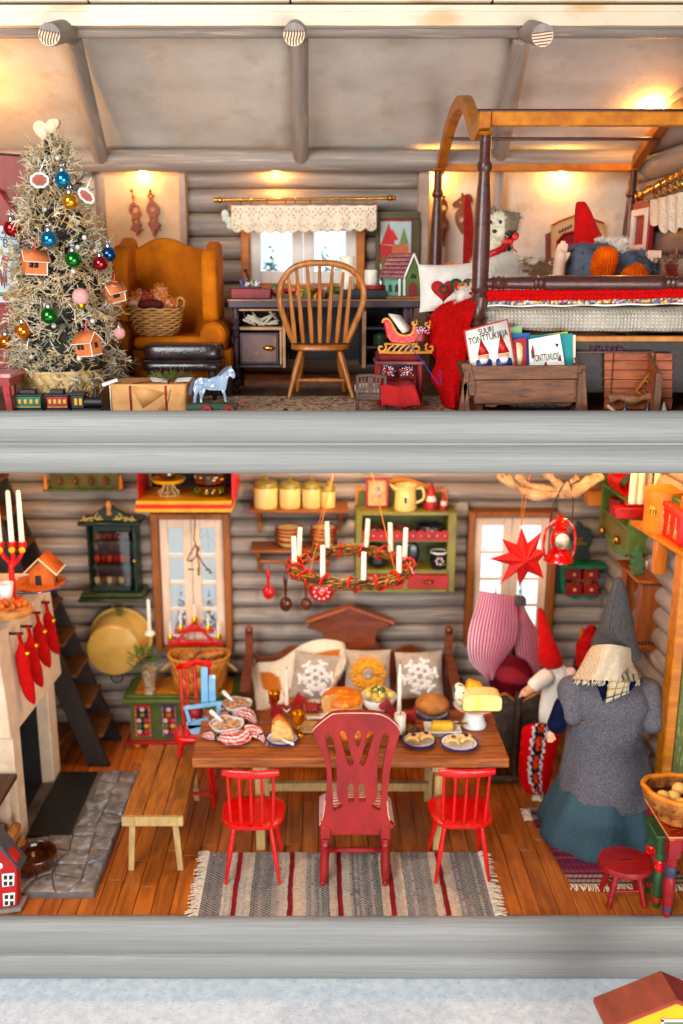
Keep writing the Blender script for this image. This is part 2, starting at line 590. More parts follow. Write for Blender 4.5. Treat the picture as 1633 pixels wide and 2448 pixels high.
def spindle(n=1,r=.03,base=.6):
 """profile for turned(): beads and coves"""
 pr=[(0,r*.6),(.03,r),(.07,r),(.09,r*.55),(.12,r*1.05),(.15,r*.55),(.18,r*1.1),(.22,r*.6),(.30,r*.7),(.5,r*.95),(.70,r*.7),(.78,r*.6),(.82,r*1.1),(.85,r*.55),(.88,r*1.05),(.91,r*.55),(.93,r),(.97,r),(1,r*.6)]
 return pr
# small furniture and crockery builders
def candle(g,c,r,h,drip=0):
 g.lathe([(r*1.0,0),(r*.97,h*.3),(r*.92,h*.7),(r*.85,h*.97),(r*.4,h)],c,10)
# the setting: the doll's house itself
XL,XR=-3.35,2.62
ZUP=3.42
YW=2.85
def hlog(g,x0,x1,y,z,r,n=12):
 g.cyl((x0,y,z),(x1,y,z),r,r,n)
g=G().box(-7,7,-7,7,-.53,-.475)
GR=mat('ground_cloth',K(236,240,243),K(214,221,226),.85,14,(1,1,1),.5,90,wear=K(196,203,210),wearw=(.55,.8),detail=12)
g.o('ground',GR,kind='structure')
for nm,tops in(('floor_edge',((3.479,3.282),(3.282,3.10))),('base_edge',((0.012,-.262),(-.262,-.474)))):
 root=None
 g=G();z1,z0=tops[0][0],tops[1][1]
 g.box(XL-.5,XR+.5,.02,.12,z0+.02,z1-.06)
 root=g.o(nm,W_EDGE,kind='structure')
 for zt,zb in tops:
  g=G();zc,r=(zt+zb)/2,(zt-zb)/2
  g.surf(lambda u,v:(XL-.5+(XR-XL+1)*u,.07-(r*.62)*cos(2*pi*v)-.03,zc+r*sin(2*pi*v)*1.0),40,24,cv=True)
  g.o('log',W_EDGE,root,sm=180)
g=G().box(XL,XR+1,.1,YW+.2,-.2,-.02)
floor=g.o('floor',mat('floor_base',K(40,24,14),rough=.9),kind='structure')
rs=random.Random(4)
x=XL
pw=.128
while x<XR+.3:
 y=.055
 e=rs.uniform(.3,1.1)
 while y<YW:
  y2=min(YW+.05,y+e)
  g=G().box(x+.0025,x+pw-.0025,y+.0015,y2-.0015,-.03,rs.uniform(-.0015,.0012))
  g.o('board',PLANK,floor,bev=.003)
  y=y2;e=rs.uniform(.75,1.5)
 x+=pw
g=G().box(XL,XR+1,.1,YW+.2,ZUP-.1,ZUP)
g.o('upper_floor',mat('upper_floor_wood',K(120,82,54),K(84,58,40),.6,4,(4,.5,1),.2,30),kind='structure')
g=G().box(XL,XR+1,.1,YW+.2,3.14,3.24)
g.o('lower_ceiling',mat('lower_ceiling_paint',K(120,96,74),K(94,74,56),.8,3),kind='structure')
pw1=pl(L1,YW);pw3=pl(L3,YW)
a,b=pw1(940,275),pw1(1460,1130)
WIN1=(a[0],b[0],b[1],a[1])
a,b=pw3(110,285),pw3(665,1190)
WIN2=(a[0],b[0],b[1],a[1])
YU=2.62
pu=pl(U4,YU)
a,b=pu(250,270),pu(1022,760)
WINU=(a[0],b[0],b[1],a[1])
def log_wall(name,y,z0,z1,pitch,x0,x1,wins,m,back=True):
 g=G()
 zs=[]
 z=z0
 xs=sorted(set([x0,x1]+[w[0]for w in wins]+[w[1]for w in wins]))
 for i in range(len(xs)-1):
  xa,xb=xs[i],xs[i+1]
  w=[q for q in wins if q[0]<=xa+1e-6 and q[1]>=xb-1e-6]
  if w:
   if z0<w[0][2]:g.box(xa,xb,y+.12,y+.2,z0,w[0][2])
   if z1>w[0][3]:g.box(xa,xb,y+.12,y+.2,w[0][3],z1)
  else:
   g.box(xa,xb,y+.12,y+.2,z0,z1)
 root=g.o(name,m,kind='structure')
 z=z0+pitch/2
 k=0
 while z<z1+pitch*.3:
  cuts=[(q[0],q[1])for q in sorted(wins)if q[2]<z<q[3]]
  xa=x0
  for c0,c1 in cuts+[(x1,None)]:
   if c0-xa>.02:
    g=G();r=pitch/2*1.0
    g.surf(lambda u,v:(xa+(c0-xa)*u,y+.1-.1*cos(pi*(v-.5))**.8 if 0<v<1 else y+.1,z+r*sin(pi*(v-.5))+.004*nz((xa+(c0-xa)*u)*1.5,z*9)),24,12)
    g.o('log',m,root,sm=60)
   if c1 is not None:xa=c1
  z+=pitch
  k+=1
 return root
log_wall('back_wall',YW,0,3.2,.172,XL,XR+.25,[WIN1,WIN2],W_LOG)
xa,xb=pl(U4,YU)(-150,400)[0],pl(U4,YU)(1395,400)[0]
log_wall('upper_log_wall',YU,ZUP,5.1,.19,xa,xb,[WINU],W_LOG)
YP=2.70
g=G().box(XL,xa-.02,YP,YP+.1,ZUP,5.4)
pwl=g.o('plaster_wall',PLAST,kind='structure')
pp=pl(U3,2.6)
x0,x1=pp(700,460)[0],pp(1195,460)[0]
g=G().box(x0,x1,2.58,YP+.002,ZUP,5.12)
g.o('panel',mat('warm_plaster',K(214,190,160),K(196,172,142),.8,4,bump=.15,bscale=60),pwl)
g=G().box(x1+.001,x1+.06,2.54,YP,ZUP,5.12)
g.o('edge_board',mat('edge_board',K(190,170,150),K(160,140,124),.6,5),pwl,bev=.006)
g=G();xq=pp(672,500)[0];g.cyl((xq,2.62,ZUP),(xq,2.62,5.15),.055,n=14)
g.o('post',W_LOGZ,pwl,sm=60)
g=G().box(xb+.02,XR+.2,YP,YP+.1,ZUP,5.4)
pwr=g.o('plaster_wall',PLAST,kind='structure')
g=G().box(xb-.06,xb+.03,2.54,YP,ZUP,5.12)
g.o('edge_board',MATS['edge_board'],pwr,bev=.006)
xq=P(U5(507,500),2.62).x
g=G().cyl((xq,2.62,ZUP),(xq,2.62,5.15),.06,n=14)
g.o('post',W_LOGZ,pwr,sm=60)
zb1,zb0=P((768,357),2.5).z,P((768,411),2.5).z
ZBM=(zb1+zb0)/2
g=G();hlog(g,XL,XR+.2,2.5,ZBM,(zb1-zb0)/2*1.02,20)
g.o('eaves_beam',W_LOG,kind='structure',sm=60)
ZR=P((768,74),1.3).z
g=G()
g.surf(lambda u,v:(XL+(XR+.3-XL)*u,1.25+1.5*v,ZR+.09+(5.20-ZR)*(v*1.5+.0)/1.25*.98+.012*nz(u*9,v*5)),50,20)
g.o('ceiling',CEIL,kind='structure',sm=180,thick=.03)
g=G();rr=.052
g.surf(lambda u,v:(XL+(XR+1-XL)*u,1.27+rr*cos(2*pi*v),ZR+rr*sin(2*pi*v)),20,16,cv=True)
g.o('ridge_beam',W_LOG,kind='structure',sm=60)
for i,(a,b,s)in enumerate((((172,88),(240,372),(118,83)),((715,88),(719,372),(703,83)),((1248,89),(1197,366),(1297,85)))):
 A,B=P(a,1.3),P(b,2.42)
 g=G();B2=B+(B-A).normalized()*.0
 g.cyl(A,B2,.062,.062,16);g.ball(B2,.062,14,8)
 root=g.o('rafter',W_LOGY,sm=60,kind='structure')
 S=P(s,.85)
 g=G().cyl(S,(S.x*.985,1.3,ZR+.01),.068,.068,24)
 stub=g.o('rafter_end',W_LOGY,root,sm=60)
 g=G()
 EG=mat('end_grain_pale',K(232,214,190),K(216,196,168),.6,10)
 g.cyl(S+Vector((0,-.004,0)),S+Vector((0,.001,0)),.066,.066,24)
 eg=g.o('end_face',EG,root)
 g=G();ang=(1.35,1.5,.12)[i]
 dx,dz=cos(ang),sin(ang)
 for k in range(-3,4):
  o=k*.0175
  h=sqrt(.062**2-o*o)
  pts=[(S.x-dz*o+dx*t*h+.004*sin(t*4+i),S.y-.0045,S.z+dx*o+dz*t*h)for t in(-1,-.5,0,.5,1)]
  g.tube(pts,.0042,4)
 g.o('grain_lines',mat('grain_brown',K(132,88,66)),root,kind=ST)
z1,z0=P((768,11),1.12).z,P((768,61),1.12).z
g=G().surf(lambda u,v:(XL-.5+7*u,1.12+.05*v*0+(.0 if v<1 else .04),z0+(z1-z0)*v+.003*nz(u*30,v)),80,3)
g.box(XL-.5,XR+1,1.125,1.2,z0+.005,z1)
g.o('fascia_board',FASC,kind='structure',sm=20)
g=G().box(XL-.5,XR+1,1.16,1.22,z1,z1+.6)
rb=g.o('roof',BLACK,kind='structure')
xs=[XL-.5]+[P((q,4),1.1).x for q in(209,694,1179)]+[XR+1]
for i in range(4):
 g=G().box(xs[i]+.006,xs[i+1]-.006,1.10,1.158,z1+.015,z1+.2)
 g.o('board',FASC,rb,bev=.006)
ROOFZ=lambda y:5.9-max(0,(y-1.3))*.47
g=G().box(XR+.12,XR+.2,1.0,YW,0,3.2);rwall=g.o('right_wall',W_LOG,kind='structure')
z=.09
while z<3.15:
 g=G().cyl((XR+.085,.98+rs.uniform(-.02,.02),z),(XR+.085,YW,z),.086,.086,16)
 g.o('log',W_LOGY,rwall,sm=60)
 z+=.172
g=G().box(XR+.12,XR+.2,.15,2.7,ZUP,5.1);rw2=g.o('upper_right_wall',W_LOG,kind='structure')
z=ZUP+.1
while z<5.8:
 y1=min(2.72,1.3+(5.84-z)/.47)
 g=G().cyl((XR+.03,.15,z),(XR+.03,y1,z),.1,.1,14)
 g.o('log',W_LOGY,rw2,sm=60)
 z+=.195
g=G().box(XL-.1,XL,0,YW,0,3.1);g.box(XL-.1,XL,0,2.8,ZUP,5.4)
g.o('left_wall',W_LOG,kind='structure')
g=G()
a=P(L3(1545,600),.95)
xd=P(L3(1530,900),.9).x
g.box(xd-.03,xd+.045,.80,.95,0,2.65)
g.box(xd-.03,xd+.9,.80,.95,2.65,2.75)
df=g.o('door_frame',OCHRE,kind='structure',bev=.01)
g=G().box(xd+.05,xd+.55,.84,.90,0,2.64)
dr=g.o('door',mat('worn_green',K(108,118,66),K(84,96,54),.5,7,(3,3,.7),.3,30,wear=K(150,140,90)),kind='structure')
for k in range(4):
 g=G().box(xd+.055+k*.12,xd+.165+k*.12,.825,.839,0.02,2.62);g.o('board',MATS['worn_green'],dr,bev=.004)
# windows
def window(win,y,label,rows,cw,sash,casing,open_mid=True,cas_w=.068):
 x0,x1,z0,z1=win
 t=thing('window',((x0+x1)/2,y,z0),label,'window')
 c=cas_w
 for(a,b,d,e,nm)in((x0,x0+c,z0,z1,'jamb'),(x1-c,x1,z0,z1,'jamb'),(x0+c,x1-c,z1-c*.8,z1,'head'),(x0+c,x1-c,z0,z0+c*.6,'sill')):
  g=G().box(a,b,y-.06,y+.22,d,e);g.o(nm,casing,t,bev=.008)
 ix0,ix1,iz0,iz1=x0+c+.004,x1-c-.004,z0+c*.6+.004,z1-c*.8-.004
 mid=(ix0+ix1)/2
 for a,b in((ix0,mid-.004),(mid+.004,ix1)):
  w=cw
  g=G()
  g.box(a,a+w,y,y+.05,iz0,iz1);g.box(b-w,b,y,y+.05,iz0,iz1)
  g.box(a+w,b-w,y,y+.05,iz0,iz0+w*1.2);g.box(a+w,b-w,y,y+.05,iz1-w*1.2,iz1)
  s=g.o('sash',sash,t,bev=.005)
  H=(iz1-iz0-2.4*w)
  for k in range(rows):
   za=iz0+1.2*w+H*k/rows
   zb=iz0+1.2*w+H*(k+1)/rows
   if k:
    g=G().box(a+w,b-w,y+.008,y+.042,za-.012,za+.012);g.o('glazing_bar',sash,s)
   g=G().box(a+w+.001,b-w-.001,y+.022,y+.026,za+.012,zb-.012);g.o('pane',GLASS,s)
 return t
BRF=mat('brown_frame',K(166,104,54),K(134,80,40),.5,6,(4,4,.6),.2,30)
WARMW=mat('warm_white_paint',K(238,216,192),K(226,202,178),.45,5,bump=.05)
window(WIN1,YW,'tall white casement window with grey light, behind the hanging mistletoe',4,.075,WARMW,BRF)
window(WIN2,YW,'tall white casement window with bright light, behind the red paper star',4,.07,WARMW,BRF)
window(WINU,YU,'wide white window in the upper log wall under the lace valance',1,.085,WHITE,OCHRE)
def backdrop_board(nm,win,y,c,s,zr=.1):
 g=G().box(win[0]-2.0*zr,win[1]+2.0*zr,y,y+.02,win[2]-.8,win[3]+.05)
 g.o(nm,emit(nm+'_glow',c,s),kind='structure')
backdrop_board('backdrop',WIN1,YW+.75,(.56,.60,.60,1),.92)  # glowing board standing in for the grey wall outside the left window
g=G().box(WIN2[0]-.2,WIN2[1]+.3,YW+.74,YW+.755,WIN2[2]-.8,WIN2[3]+.05)
g.o('backdrop',emit('bright_sky_glow',(.88,.93,1.0,1),1.6),kind='structure')
g=G().box(WINU[0]-.3,WINU[1]+.3,YU+.9,YU+.92,WINU[2]-.8,WINU[3]+.05)
g.o('backdrop',emit('upper_sky_glow',(.80,.90,1.0,1),1.25),kind='structure')
g=G().box(WINU[0]-.5,WINU[1]+.5,YU+.22,YU+.95,WINU[2]-.02,WINU[2]+.02)
g.o('snow',mat('snow',K(240,244,250),K(222,230,242),.7,8,bump=.3),kind=ST)
SNOWT=mat('snowy_needles',(1,1,1,1),(.9,.9,.9,1),.8,20,vcol=True)
def snow_tree(c,h,r,label,seed,dens=300):
 rs=random.Random(seed)
 t=thing('snowy_fir_tree',c,label,'tree','snowy firs outside the windows')
 g=G().cyl(c,(c[0],c[1],c[2]+h*.95),r*.09,r*.02,7);g.o('trunk',TWIG,t)
 g=G()
 for i in range(dens):
  k=rs.random()**.8
  z=c[2]+h*(.08+.92*k)
  R=r*(1-k)*(.75+.35*(1-(k*7%1)))
  a=rs.uniform(0,2*pi)
  p=Vector((c[0],c[1],z));q=p+Vector((cos(a)*R,sin(a)*R,-R*.35))
  w=Vector((-sin(a),cos(a),0))*(R*.16+.006)
  col=k3(232,240,248)if rs.random()<.62 else k3(92,138,142)
  m=p.lerp(q,.6)
  g.add([p,m+w,q,m-w,m+Vector((0,0,.02))],[(0,1,4),(1,2,4),(2,3,4),(3,0,4)],[col]*5)
 g.o('crown',SNOWT,t)
 return t
def on(T,x,y,Y):return P(T(x,y),Y)
yb=YW+.45
for T,x,yt,ybm,w,lab,sd in((L1,1130,715,1130,100,'tall snow covered fir outside the left window, left of the mistletoe',1),(L1,1305,755,1130,100,'snow covered fir outside the left window, right of the mistletoe',2),(L3,470,770,1250,120,'snowy fir outside the right window, under the star',3),(L3,300,800,1250,110,'snowy fir outside the right window, above the striped canopy',4)):
 a,b=on(T,x,yt,yb),on(T,x,ybm,yb)
 snow_tree((a.x,yb,b.z),a.z-b.z,w*.0014,lab,sd)
yb=YU+.5
for x,yt,w,lab,sd in((440,400,85,'blue grey fir outside the left pane of the upper window',5),(770,400,80,'blue grey fir outside the right pane of the upper window',6),(850,560,50,'small snowy fir at the right edge of the upper window',7)):
 a,b=on(U4,x,yt,yb),on(U4,x,740,yb)
 snow_tree((a.x,yb,b.z),a.z-b.z,w*.0016,lab,sd)
for w_,yy,pw_ in((WIN1,YW,26),(WIN2,YW,26),(WINU,YU,30)):
 area_light('fir_fill_light',((w_[0]+w_[1])/2,yy+.3,w_[3]+.1),((w_[0]+w_[1])/2,yy+.55,w_[2]),1.0,.3,pw_,(.9,.95,1.0))  # lamps added just outside the walls, only to brighten the firs
BULB=emit('warm_bulb',(1.0,.55,.16,1),14)
def bulb(name,loc,power,label,r=.013,col=(1.0,.46,.10)):
 g=G().ball(loc,r,10,6)
 g.o(name,BULB,label=label,cat='lamp',group='tiny warm lamps',sm=180)
 point_light(name+'_light',(loc[0],loc[1]-.05,loc[2]-.0),power,col)
zl=ZBM-.06
for px,pw_,Yl,lab in((340,7,2.52,'tiny warm lamp under the beam above the carved wall ornaments'),(660,6,2.52,'tiny warm lamp under the beam above the lace valance'),(1045,6,2.6,'tiny warm lamp under the beam beside the bed post'),(1345,6,2.6,'tiny warm lamp under the beam above the bed'),):
 bulb('lamp',(P((px,405),Yl).x,Yl+.06,zl-.03),pw_*1.6,lab)
v=P((1530,262),2.3);bulb('lamp',(XR-.16,2.1,v.z-.04),15,'tiny warm lamp high on the right log wall')
v=P((-60,250),2.0);bulb('lamp',(-2.62,1.6,5.2),38,'tiny warm lamp on the left of the upper room')
v=P((100,1100),2.0)
bulb('lamp',(-2.5,2.0,3.05),22,'tiny warm lamp on the lower ceiling above the stairs')
bulb('lamp',(2.3,1.5,3.05),22,'tiny warm lamp on the lower ceiling above the green shelf')
bulb('lamp',(.3,2.3,3.08),33,'tiny warm lamp on the lower ceiling above the mugs',col=(1.0,.66,.38))
bulb('lamp',(-1.9,1.1,3.08),32,'tiny warm lamp on the lower ceiling above the hearth',col=(1.0,.55,.25))
bulb('lamp',(1.55,.9,3.08),26,'tiny warm lamp on the lower ceiling above the large gnome',col=(1.0,.6,.3))
bulb('lamp',(.2,1.2,3.08),70,'tiny warm lamp on the lower ceiling above the table',col=(1.0,.74,.5))
# LOWER ROOM
def plz(T,z):
 return lambda x,y:F(T(x,y),z)
# hearth slab with flagstones
FLAG=mat('flagstone',K(152,140,128),K(110,102,98),.45,7,(1,1,1),.9,18,rnd=.12,wear=K(160,166,174),wearw=(.5,.66))
g=G().prismz([(-1.60,.25),(-1.58,1.9),(-3.3,1.95),(-3.3,.25)],-.02,.045)
hr=g.o('hearth',mat('hearth_stone',K(116,108,102),K(80,76,75),.6,5,bump=.8,bscale=12),kind='structure',bev=.01)
rs=random.Random(11)
KX={}
def kn(i,j):
 if(i,j)not in KX:
  KX[(i,j)]=(min(-1.60,-3.04+i*.16+rs.uniform(-.055,.055))if i<9 else-1.60,max(.255,.255+j*.165+(rs.uniform(-.05,.05)if 0<j<10 else 0)))
 return KX[(i,j)]
for j in range(10):
 for i in range(1,9):
  if j>=4 and i<7:continue
  pts=[kn(i,j),kn(i+1,j),kn(i+1,j+1),kn(i,j+1)]
  if j>=4:pts=[(max(x,-1.935),y)for x,y in pts]
  cx,cy=sum(p[0]for p in pts)/4,sum(p[1]for p in pts)/4
  P8=[]
  for k in range(4):
   a,b=pts[k],pts[(k+1)%4]
   P8+=[a,((a[0]+b[0])/2+rs.uniform(-.012,.012),(a[1]+b[1])/2+rs.uniform(-.012,.012))]
  if min(abs(pts[0][0]-pts[1][0]),abs(pts[3][0]-pts[2][0]))<.03:continue
  h=rs.uniform(.050,.062);n=8;t1,t2=rs.uniform(-.06,.06),rs.uniform(-.05,.05)
  ins=lambda p,q:(cx+(p[0]-cx)*q,cy+(p[1]-cy)*q)
  vs=[(*ins(p,.97),.04)for p in P8]+[(*ins(p,.94),h+(p[0]-cx)*t1+(p[1]-cy)*t2-.003)for p in P8]+[(*ins(p,.8),h+(p[0]-cx)*t1+(p[1]-cy)*t2+rs.uniform(0,.005))for p in P8]+[(cx,cy,h)]
  fs=[(k+m*n,(k+1)%n+m*n,(m+1)*n+(k+1)%n,(m+1)*n+k)for m in(0,1)for k in range(n)]+[(2*n+k,2*n+(k+1)%n,3*n)for k in range(n)]
  g=G().add(vs,fs);g.o('stone',FLAG,hr)
g=G().box(-2.27,-1.945,.91,1.87,.045,.068)
tag(g.o('hearth_plate',IRON,bev=.006),'black iron sheet lying on the stone hearth before the fireplace','hearth plate')
# fireplace
FPM=mat('chimney_plaster',K(226,204,180),K(204,182,158),.9,3,(1,1,1),.4,40,wear=K(236,214,186),wearw=(.55,.8))
SOOT=mat('soot',K(40,36,38),K(22,20,22),.95,5,bump=.3)
tp=1.85
fpx=-2.28
t=thing('fireplace',(-2.8,1.35,0),'big plastered fireplace with red stockings hooked to its side','fireplace')
g=G()
g.box(XL,fpx,.82,1.0,.0,.96);g.o('pier',FPM,t,bev=.012,bseg=2)
g=G().box(XL,fpx,1.72,1.93,.0,.96);g.o('pier',FPM,t,bev=.012,bseg=2)
pts=[(fpx+.004,.95),(fpx-.012,1.3),(fpx-.05,tp),(XL,tp),(XL,.95)]
g=G()
n=len(pts)
vs=[(x,.78,z)for x,z in pts]+[(x-(0 if x>-3 else 0)+(.06 if x>-3 else 0),1.95,z)for x,z in pts]
g.add(vs,[tuple(range(n-1,-1,-1)),tuple(range(n,2*n))]+[(i,(i+1)%n,n+(i+1)%n,n+i)for i in range(n)])
g.o('hood',FPM,t,bev=.01,bseg=2)
g=G().box(XL,fpx-.12,1.0,1.03,.02,.94);g.box(XL,fpx-.1,1.69,1.718,.02,.94);g.box(XL,fpx-.1,1.03,1.69,.046,.06)
g.box(fpx-.75,fpx-.72,1.03,1.69,.06,.94)
g.o('firebox',SOOT,t)
g=G().box(XL,fpx+.02,.20,.80,.62,.66)
tag(g.o('log_shelf',mat('shelf_walnut',K(96,60,40),K(70,42,28),.5,6,(4,.6,4)),bev=.006),'dark brown shelf board jutting out above the stacked firewood','shelf')
g=G().box(XL,fpx-.04,.74,.80,.0,.61);g.o('wing',FPM,t,bev=.03,bseg=2)
FW=mat('split_wood',K(196,138,84),K(150,98,58),.7,8,(1,1,1),.4,40,rnd=.2)
rs=random.Random(3)
k=0
for j in range(5):
 for i in range(4):
  if j==4 and i>2:continue
  x=-2.71+i*.135+rs.uniform(-.02,.02)+(.06 if j%2 else 0)
  z=.05+j*.078
  g=G();r=.045
  a0=rs.uniform(0,2*pi)
  L=rs.uniform(.2,.26)
  yc=.60+rs.uniform(-.02,.03)
  sh=[(x+r*cos(a0+q)*rs.uniform(.8,1.1),z+r*sin(a0+q)*rs.uniform(.8,1.1))for q in(0,1.1,2.3,3.4,4.6)]
  g.prism(sh,yc-L/2,yc+L/2)
  k+=1
  tag(g.o('firewood',FW,bev=.003,origin=(x,yc,z)),'split piece of firewood in the little stack beside the fireplace','firewood','stacked firewood')
STK=mat('knitted_red',K(196,16,30),K(170,10,22),.9,30,bump=.8,bscale=110,spec=.2)
for i,(x,yt,yb,Y,lab)in enumerate(((110,1035,1490,1.02,'longest red felt stocking, nearest of the four on the fireplace'),(200,990,1385,1.24,'red felt stocking second from the front on the fireplace'),(270,905,1265,1.47,'red felt stocking third from the front on the fireplace'),(335,840,1190,1.72,'farthest red felt stocking, by the back corner of the fireplace'))):
 a=P(L1(x,yt),Y)
 sx=fpx+.055
 t=thing('christmas_stocking',(sx,Y,a.z-.4),lab,'stocking','red stockings on the fireplace')
 g=G()
 s=.3827*7.4/2250
 H=(yb-yt)*s*1.02
 z0=a.z
 w=.053
 prof=[(0,.30,0),(.10,.62,0),(.2,1.0,0),(.45,.92,.1),(.62,1.0,.35),(.8,.85,.6),(.93,.55,.9),(1.0,.1,1.2)]
 R=crv([(z0-.07-k*H*.86,w*q,dx*.05)for k,q,dx in prof],4)
 vs=[]
 for(z,rw,dx)in R:
  for q in range(14):
   th=2*pi*q/14
   vs.append((sx+dx*.9+rw*cos(th),Y+dx*.3+rw*.75*sin(th),z))
 m=len(R)
 fs=[(j*14+q,(j+1)*14+q,(j+1)*14+(q+1)%14,j*14+(q+1)%14)for j in range(m-1)for q in range(14)]
 fs+=[tuple(range(14)),tuple(range(m*14-1,(m-1)*14-1,-1))]
 g.add(vs,fs);g.o('sock',STK,t,sm=180)
 g=G().tube([(sx,Y+.012,z0-.09),(sx-.01,Y+.016,z0),(sx-.02,Y,z0+.012),(sx-.01,Y-.016,z0),(sx,Y-.012,z0-.09)],.01,6);g.o('loop',STK,t)
 g=G().cyl((fpx-.06,Y,z0+.005),(sx+.02,Y,z0+.005),.011);g.o('nail',IRON,t)
 g=G().ball((sx+.05,Y-.03,z0-.14),.02,10,7);g.o('bell',GOLD,t,sm=180)
zt=tp+.001
GING=mat('gingerbread',K(206,118,52),K(178,92,38),.7,9,bump=.25,bscale=50)
ICE=mat('icing',K(240,214,190),K(226,196,172),.6,9,bump=.1)
a=P(N5(640,1590),1.62)
cx,cy=a.x,1.55
t=thing('gingerbread_house',(cx,cy,zt),'gingerbread house with icing trimmed roof on the fireplace top','gingerbread house')
zb=zt+.07
gh_=len(COL.objects)
g=G().box(cx-.02,cx+.22,cy-.10,cy+.12,zb,zb+.15);g.prism([(cx-.02,zb+.15),(cx+.22,zb+.15),(cx+.1,zb+.26)],cy-.1,cy+.12)
g.o('wall',GING,t)
g=G()
g.add([(cx+.26,cy-.15,zb+.13),(cx+.26,cy+.17,zb+.13),(cx+.1,cy+.17,zb+.285),(cx+.1,cy-.15,zb+.285)],[(0,1,2,3)])
g.add([(cx-.06,cy-.15,zb+.13),(cx-.06,cy+.17,zb+.13),(cx+.1,cy+.17,zb+.285),(cx+.1,cy-.15,zb+.285)],[(3,2,1,0)])
rf=g.o('roof',GING,t,thick=.014)
g=G().tube([(cx+.27,cy-.155,zb+.125),(cx+.1,cy-.155,zb+.29),(cx-.07,cy-.155,zb+.125)],.009,6)
g.tube([(cx+.27,cy-.155,zb+.125),(cx+.27,cy+.175,zb+.125)],.009,6)
g.o('icing',ICE,rf)
g=G().box(cx+.221,cx+.224,cy-.03,cy+.04,zb,zb+.1);g.box(cx+.04,cx+.1,cy-.104,cy-.101,zb,zb+.1);g.o('door',BLACK,t)
g=G().lathe([(.0,zb-zt-.02),(.25,zb-zt-.02),(.26,zb-zt),(.0,zb-zt)],(cx+.04,cy,zt),28);g.o('base',GING,t)
t.scale=(.78,)*3
t=thing('plate',(cx+.01,cy,zt),'blue rimmed white plate under the gingerbread house','plate')
cx-=.03
g=G().lathe([(.12,0),(.16,.01),(.30,.048),(.302,.052),(.15,.02),(.0,.018)],(cx+.04,cy,zt),32);g.o('dish',PORC,t)
g=G().ring((cx+.04,cy,zt+.05),.3,.006,n=32);g.o('rim',BLUE,t)
t.scale=(.78,)*3
t=thing('candelabra',(P(N5(210,1650),1.25).x,1.25,zt),'red painted three armed candelabra with white candles on the fireplace','candelabra')
b=P(N5(200,1650),1.25)
g=G().cyl((b.x,1.25,zt),(b.x,1.25,zt+.30),.02,.022);g.lathe([(.07,0),(.06,.02),(.02,.04)],(b.x,1.25,zt),16)
tops=[]
for xx in(0,210,390):
 c=P(N5(xx,1180),1.25)
 tops.append(c)
g.tube(crv([(tops[0].x,1.25,zt+.42),(tops[0].x+.02,1.25,zt+.36),(tops[1].x,1.25,zt+.30),(tops[2].x-.02,1.25,zt+.36),(tops[2].x,1.25,zt+.42)],5),.016,8)
g.tube([(tops[1].x,1.25,zt+.28),(tops[1].x,1.25,zt+.42)],.016,8)
for c in tops:g.lathe([(.014,.40),(.03,.43),(.032,.47),(.02,.475)],(c.x,1.25,zt),12)
g.o('arms',RED,t)
for i,c in enumerate(tops):
 g=G();candle(g,(c.x,1.25,zt+.475),.021,.39);g.o('candle',WAX,t)
 g=G().ball((c.x+.005,1.22,zt+.415),(.026,.012,.026),8,6);g.o('flower',YELL,t)
c=P(N5(60,1480),1.12)
t=thing('mug',(c.x,1.12,zt),'white mug with red base beside the candelabra on the fireplace','mug')
g=G().lathe([(.035,0.02),(.05,.12),(.06,.19),(.052,.19),(.04,.05),(.0,.05)],(c.x,1.12,zt),16);g.o('cup',PORC,t)
g=G().lathe([(.05,0),(.055,.03),(.04,.06)],(c.x,1.12,zt),16);g.o('foot',RED,t)
c=P(N5(180,1930),.95)
t=thing('wood_slice',(c.x,.98,zt),'bark edged slice of wood with nutshells on the near corner of the fireplace','wood slice')
g=G().lathe([(.13,0),(.14,.03),(.13,.055),(0,.055)],(c.x,.98,zt),22);g.o('slice',FW,t)
rs=random.Random(6)
for i in range(14):
 g=G().ball((c.x+rs.uniform(-.09,.09),.98+rs.uniform(-.08,.08),zt+.075),(.035,.028,.02),8,5,rot=(rs.random()*3,rs.random()*3,0));g.o('nutshell',GING,t,sm=60)
c=F(L4(10,60),.95)
t=thing('green_fish_ornament',(-2.42,.35,.66),'small green glazed pine cone shaped bowl on the shelf at the left edge','ornament')
g=G().lathe([(.05,0),(.09,.05),(.12,.14),(.10,.24),(.03,.30)],(-2.40,.32,.66),16);g.o('bowl',mat('green_glaze',K(70,110,40),K(150,150,60),.2,16,coat=.5),t)
# brown glazed bowl on the hearth
c=F(L4(232,960),.06)
t=thing('clay_bowl',(c.x,c.y,.065),'brown glazed clay bowl standing on the stone hearth','bowl')
r=.148
g=G().lathe([(r*.86,0),(r*.98,.03),(r,.085),(r*1.02,.10),(r*.98,.108),(r*.92,.10),(r*.88,.04),(r*.6,.028),(0,.026)],(c.x,c.y,.06),36);g.o('body',BROWNG,t,sm=60)
g=G().tube([(c.x+r*.9,c.y-.07,.15),(c.x+r*1.25,c.y-.1,.15),(c.x+r*1.1,c.y-.14,.15)],.012,6)
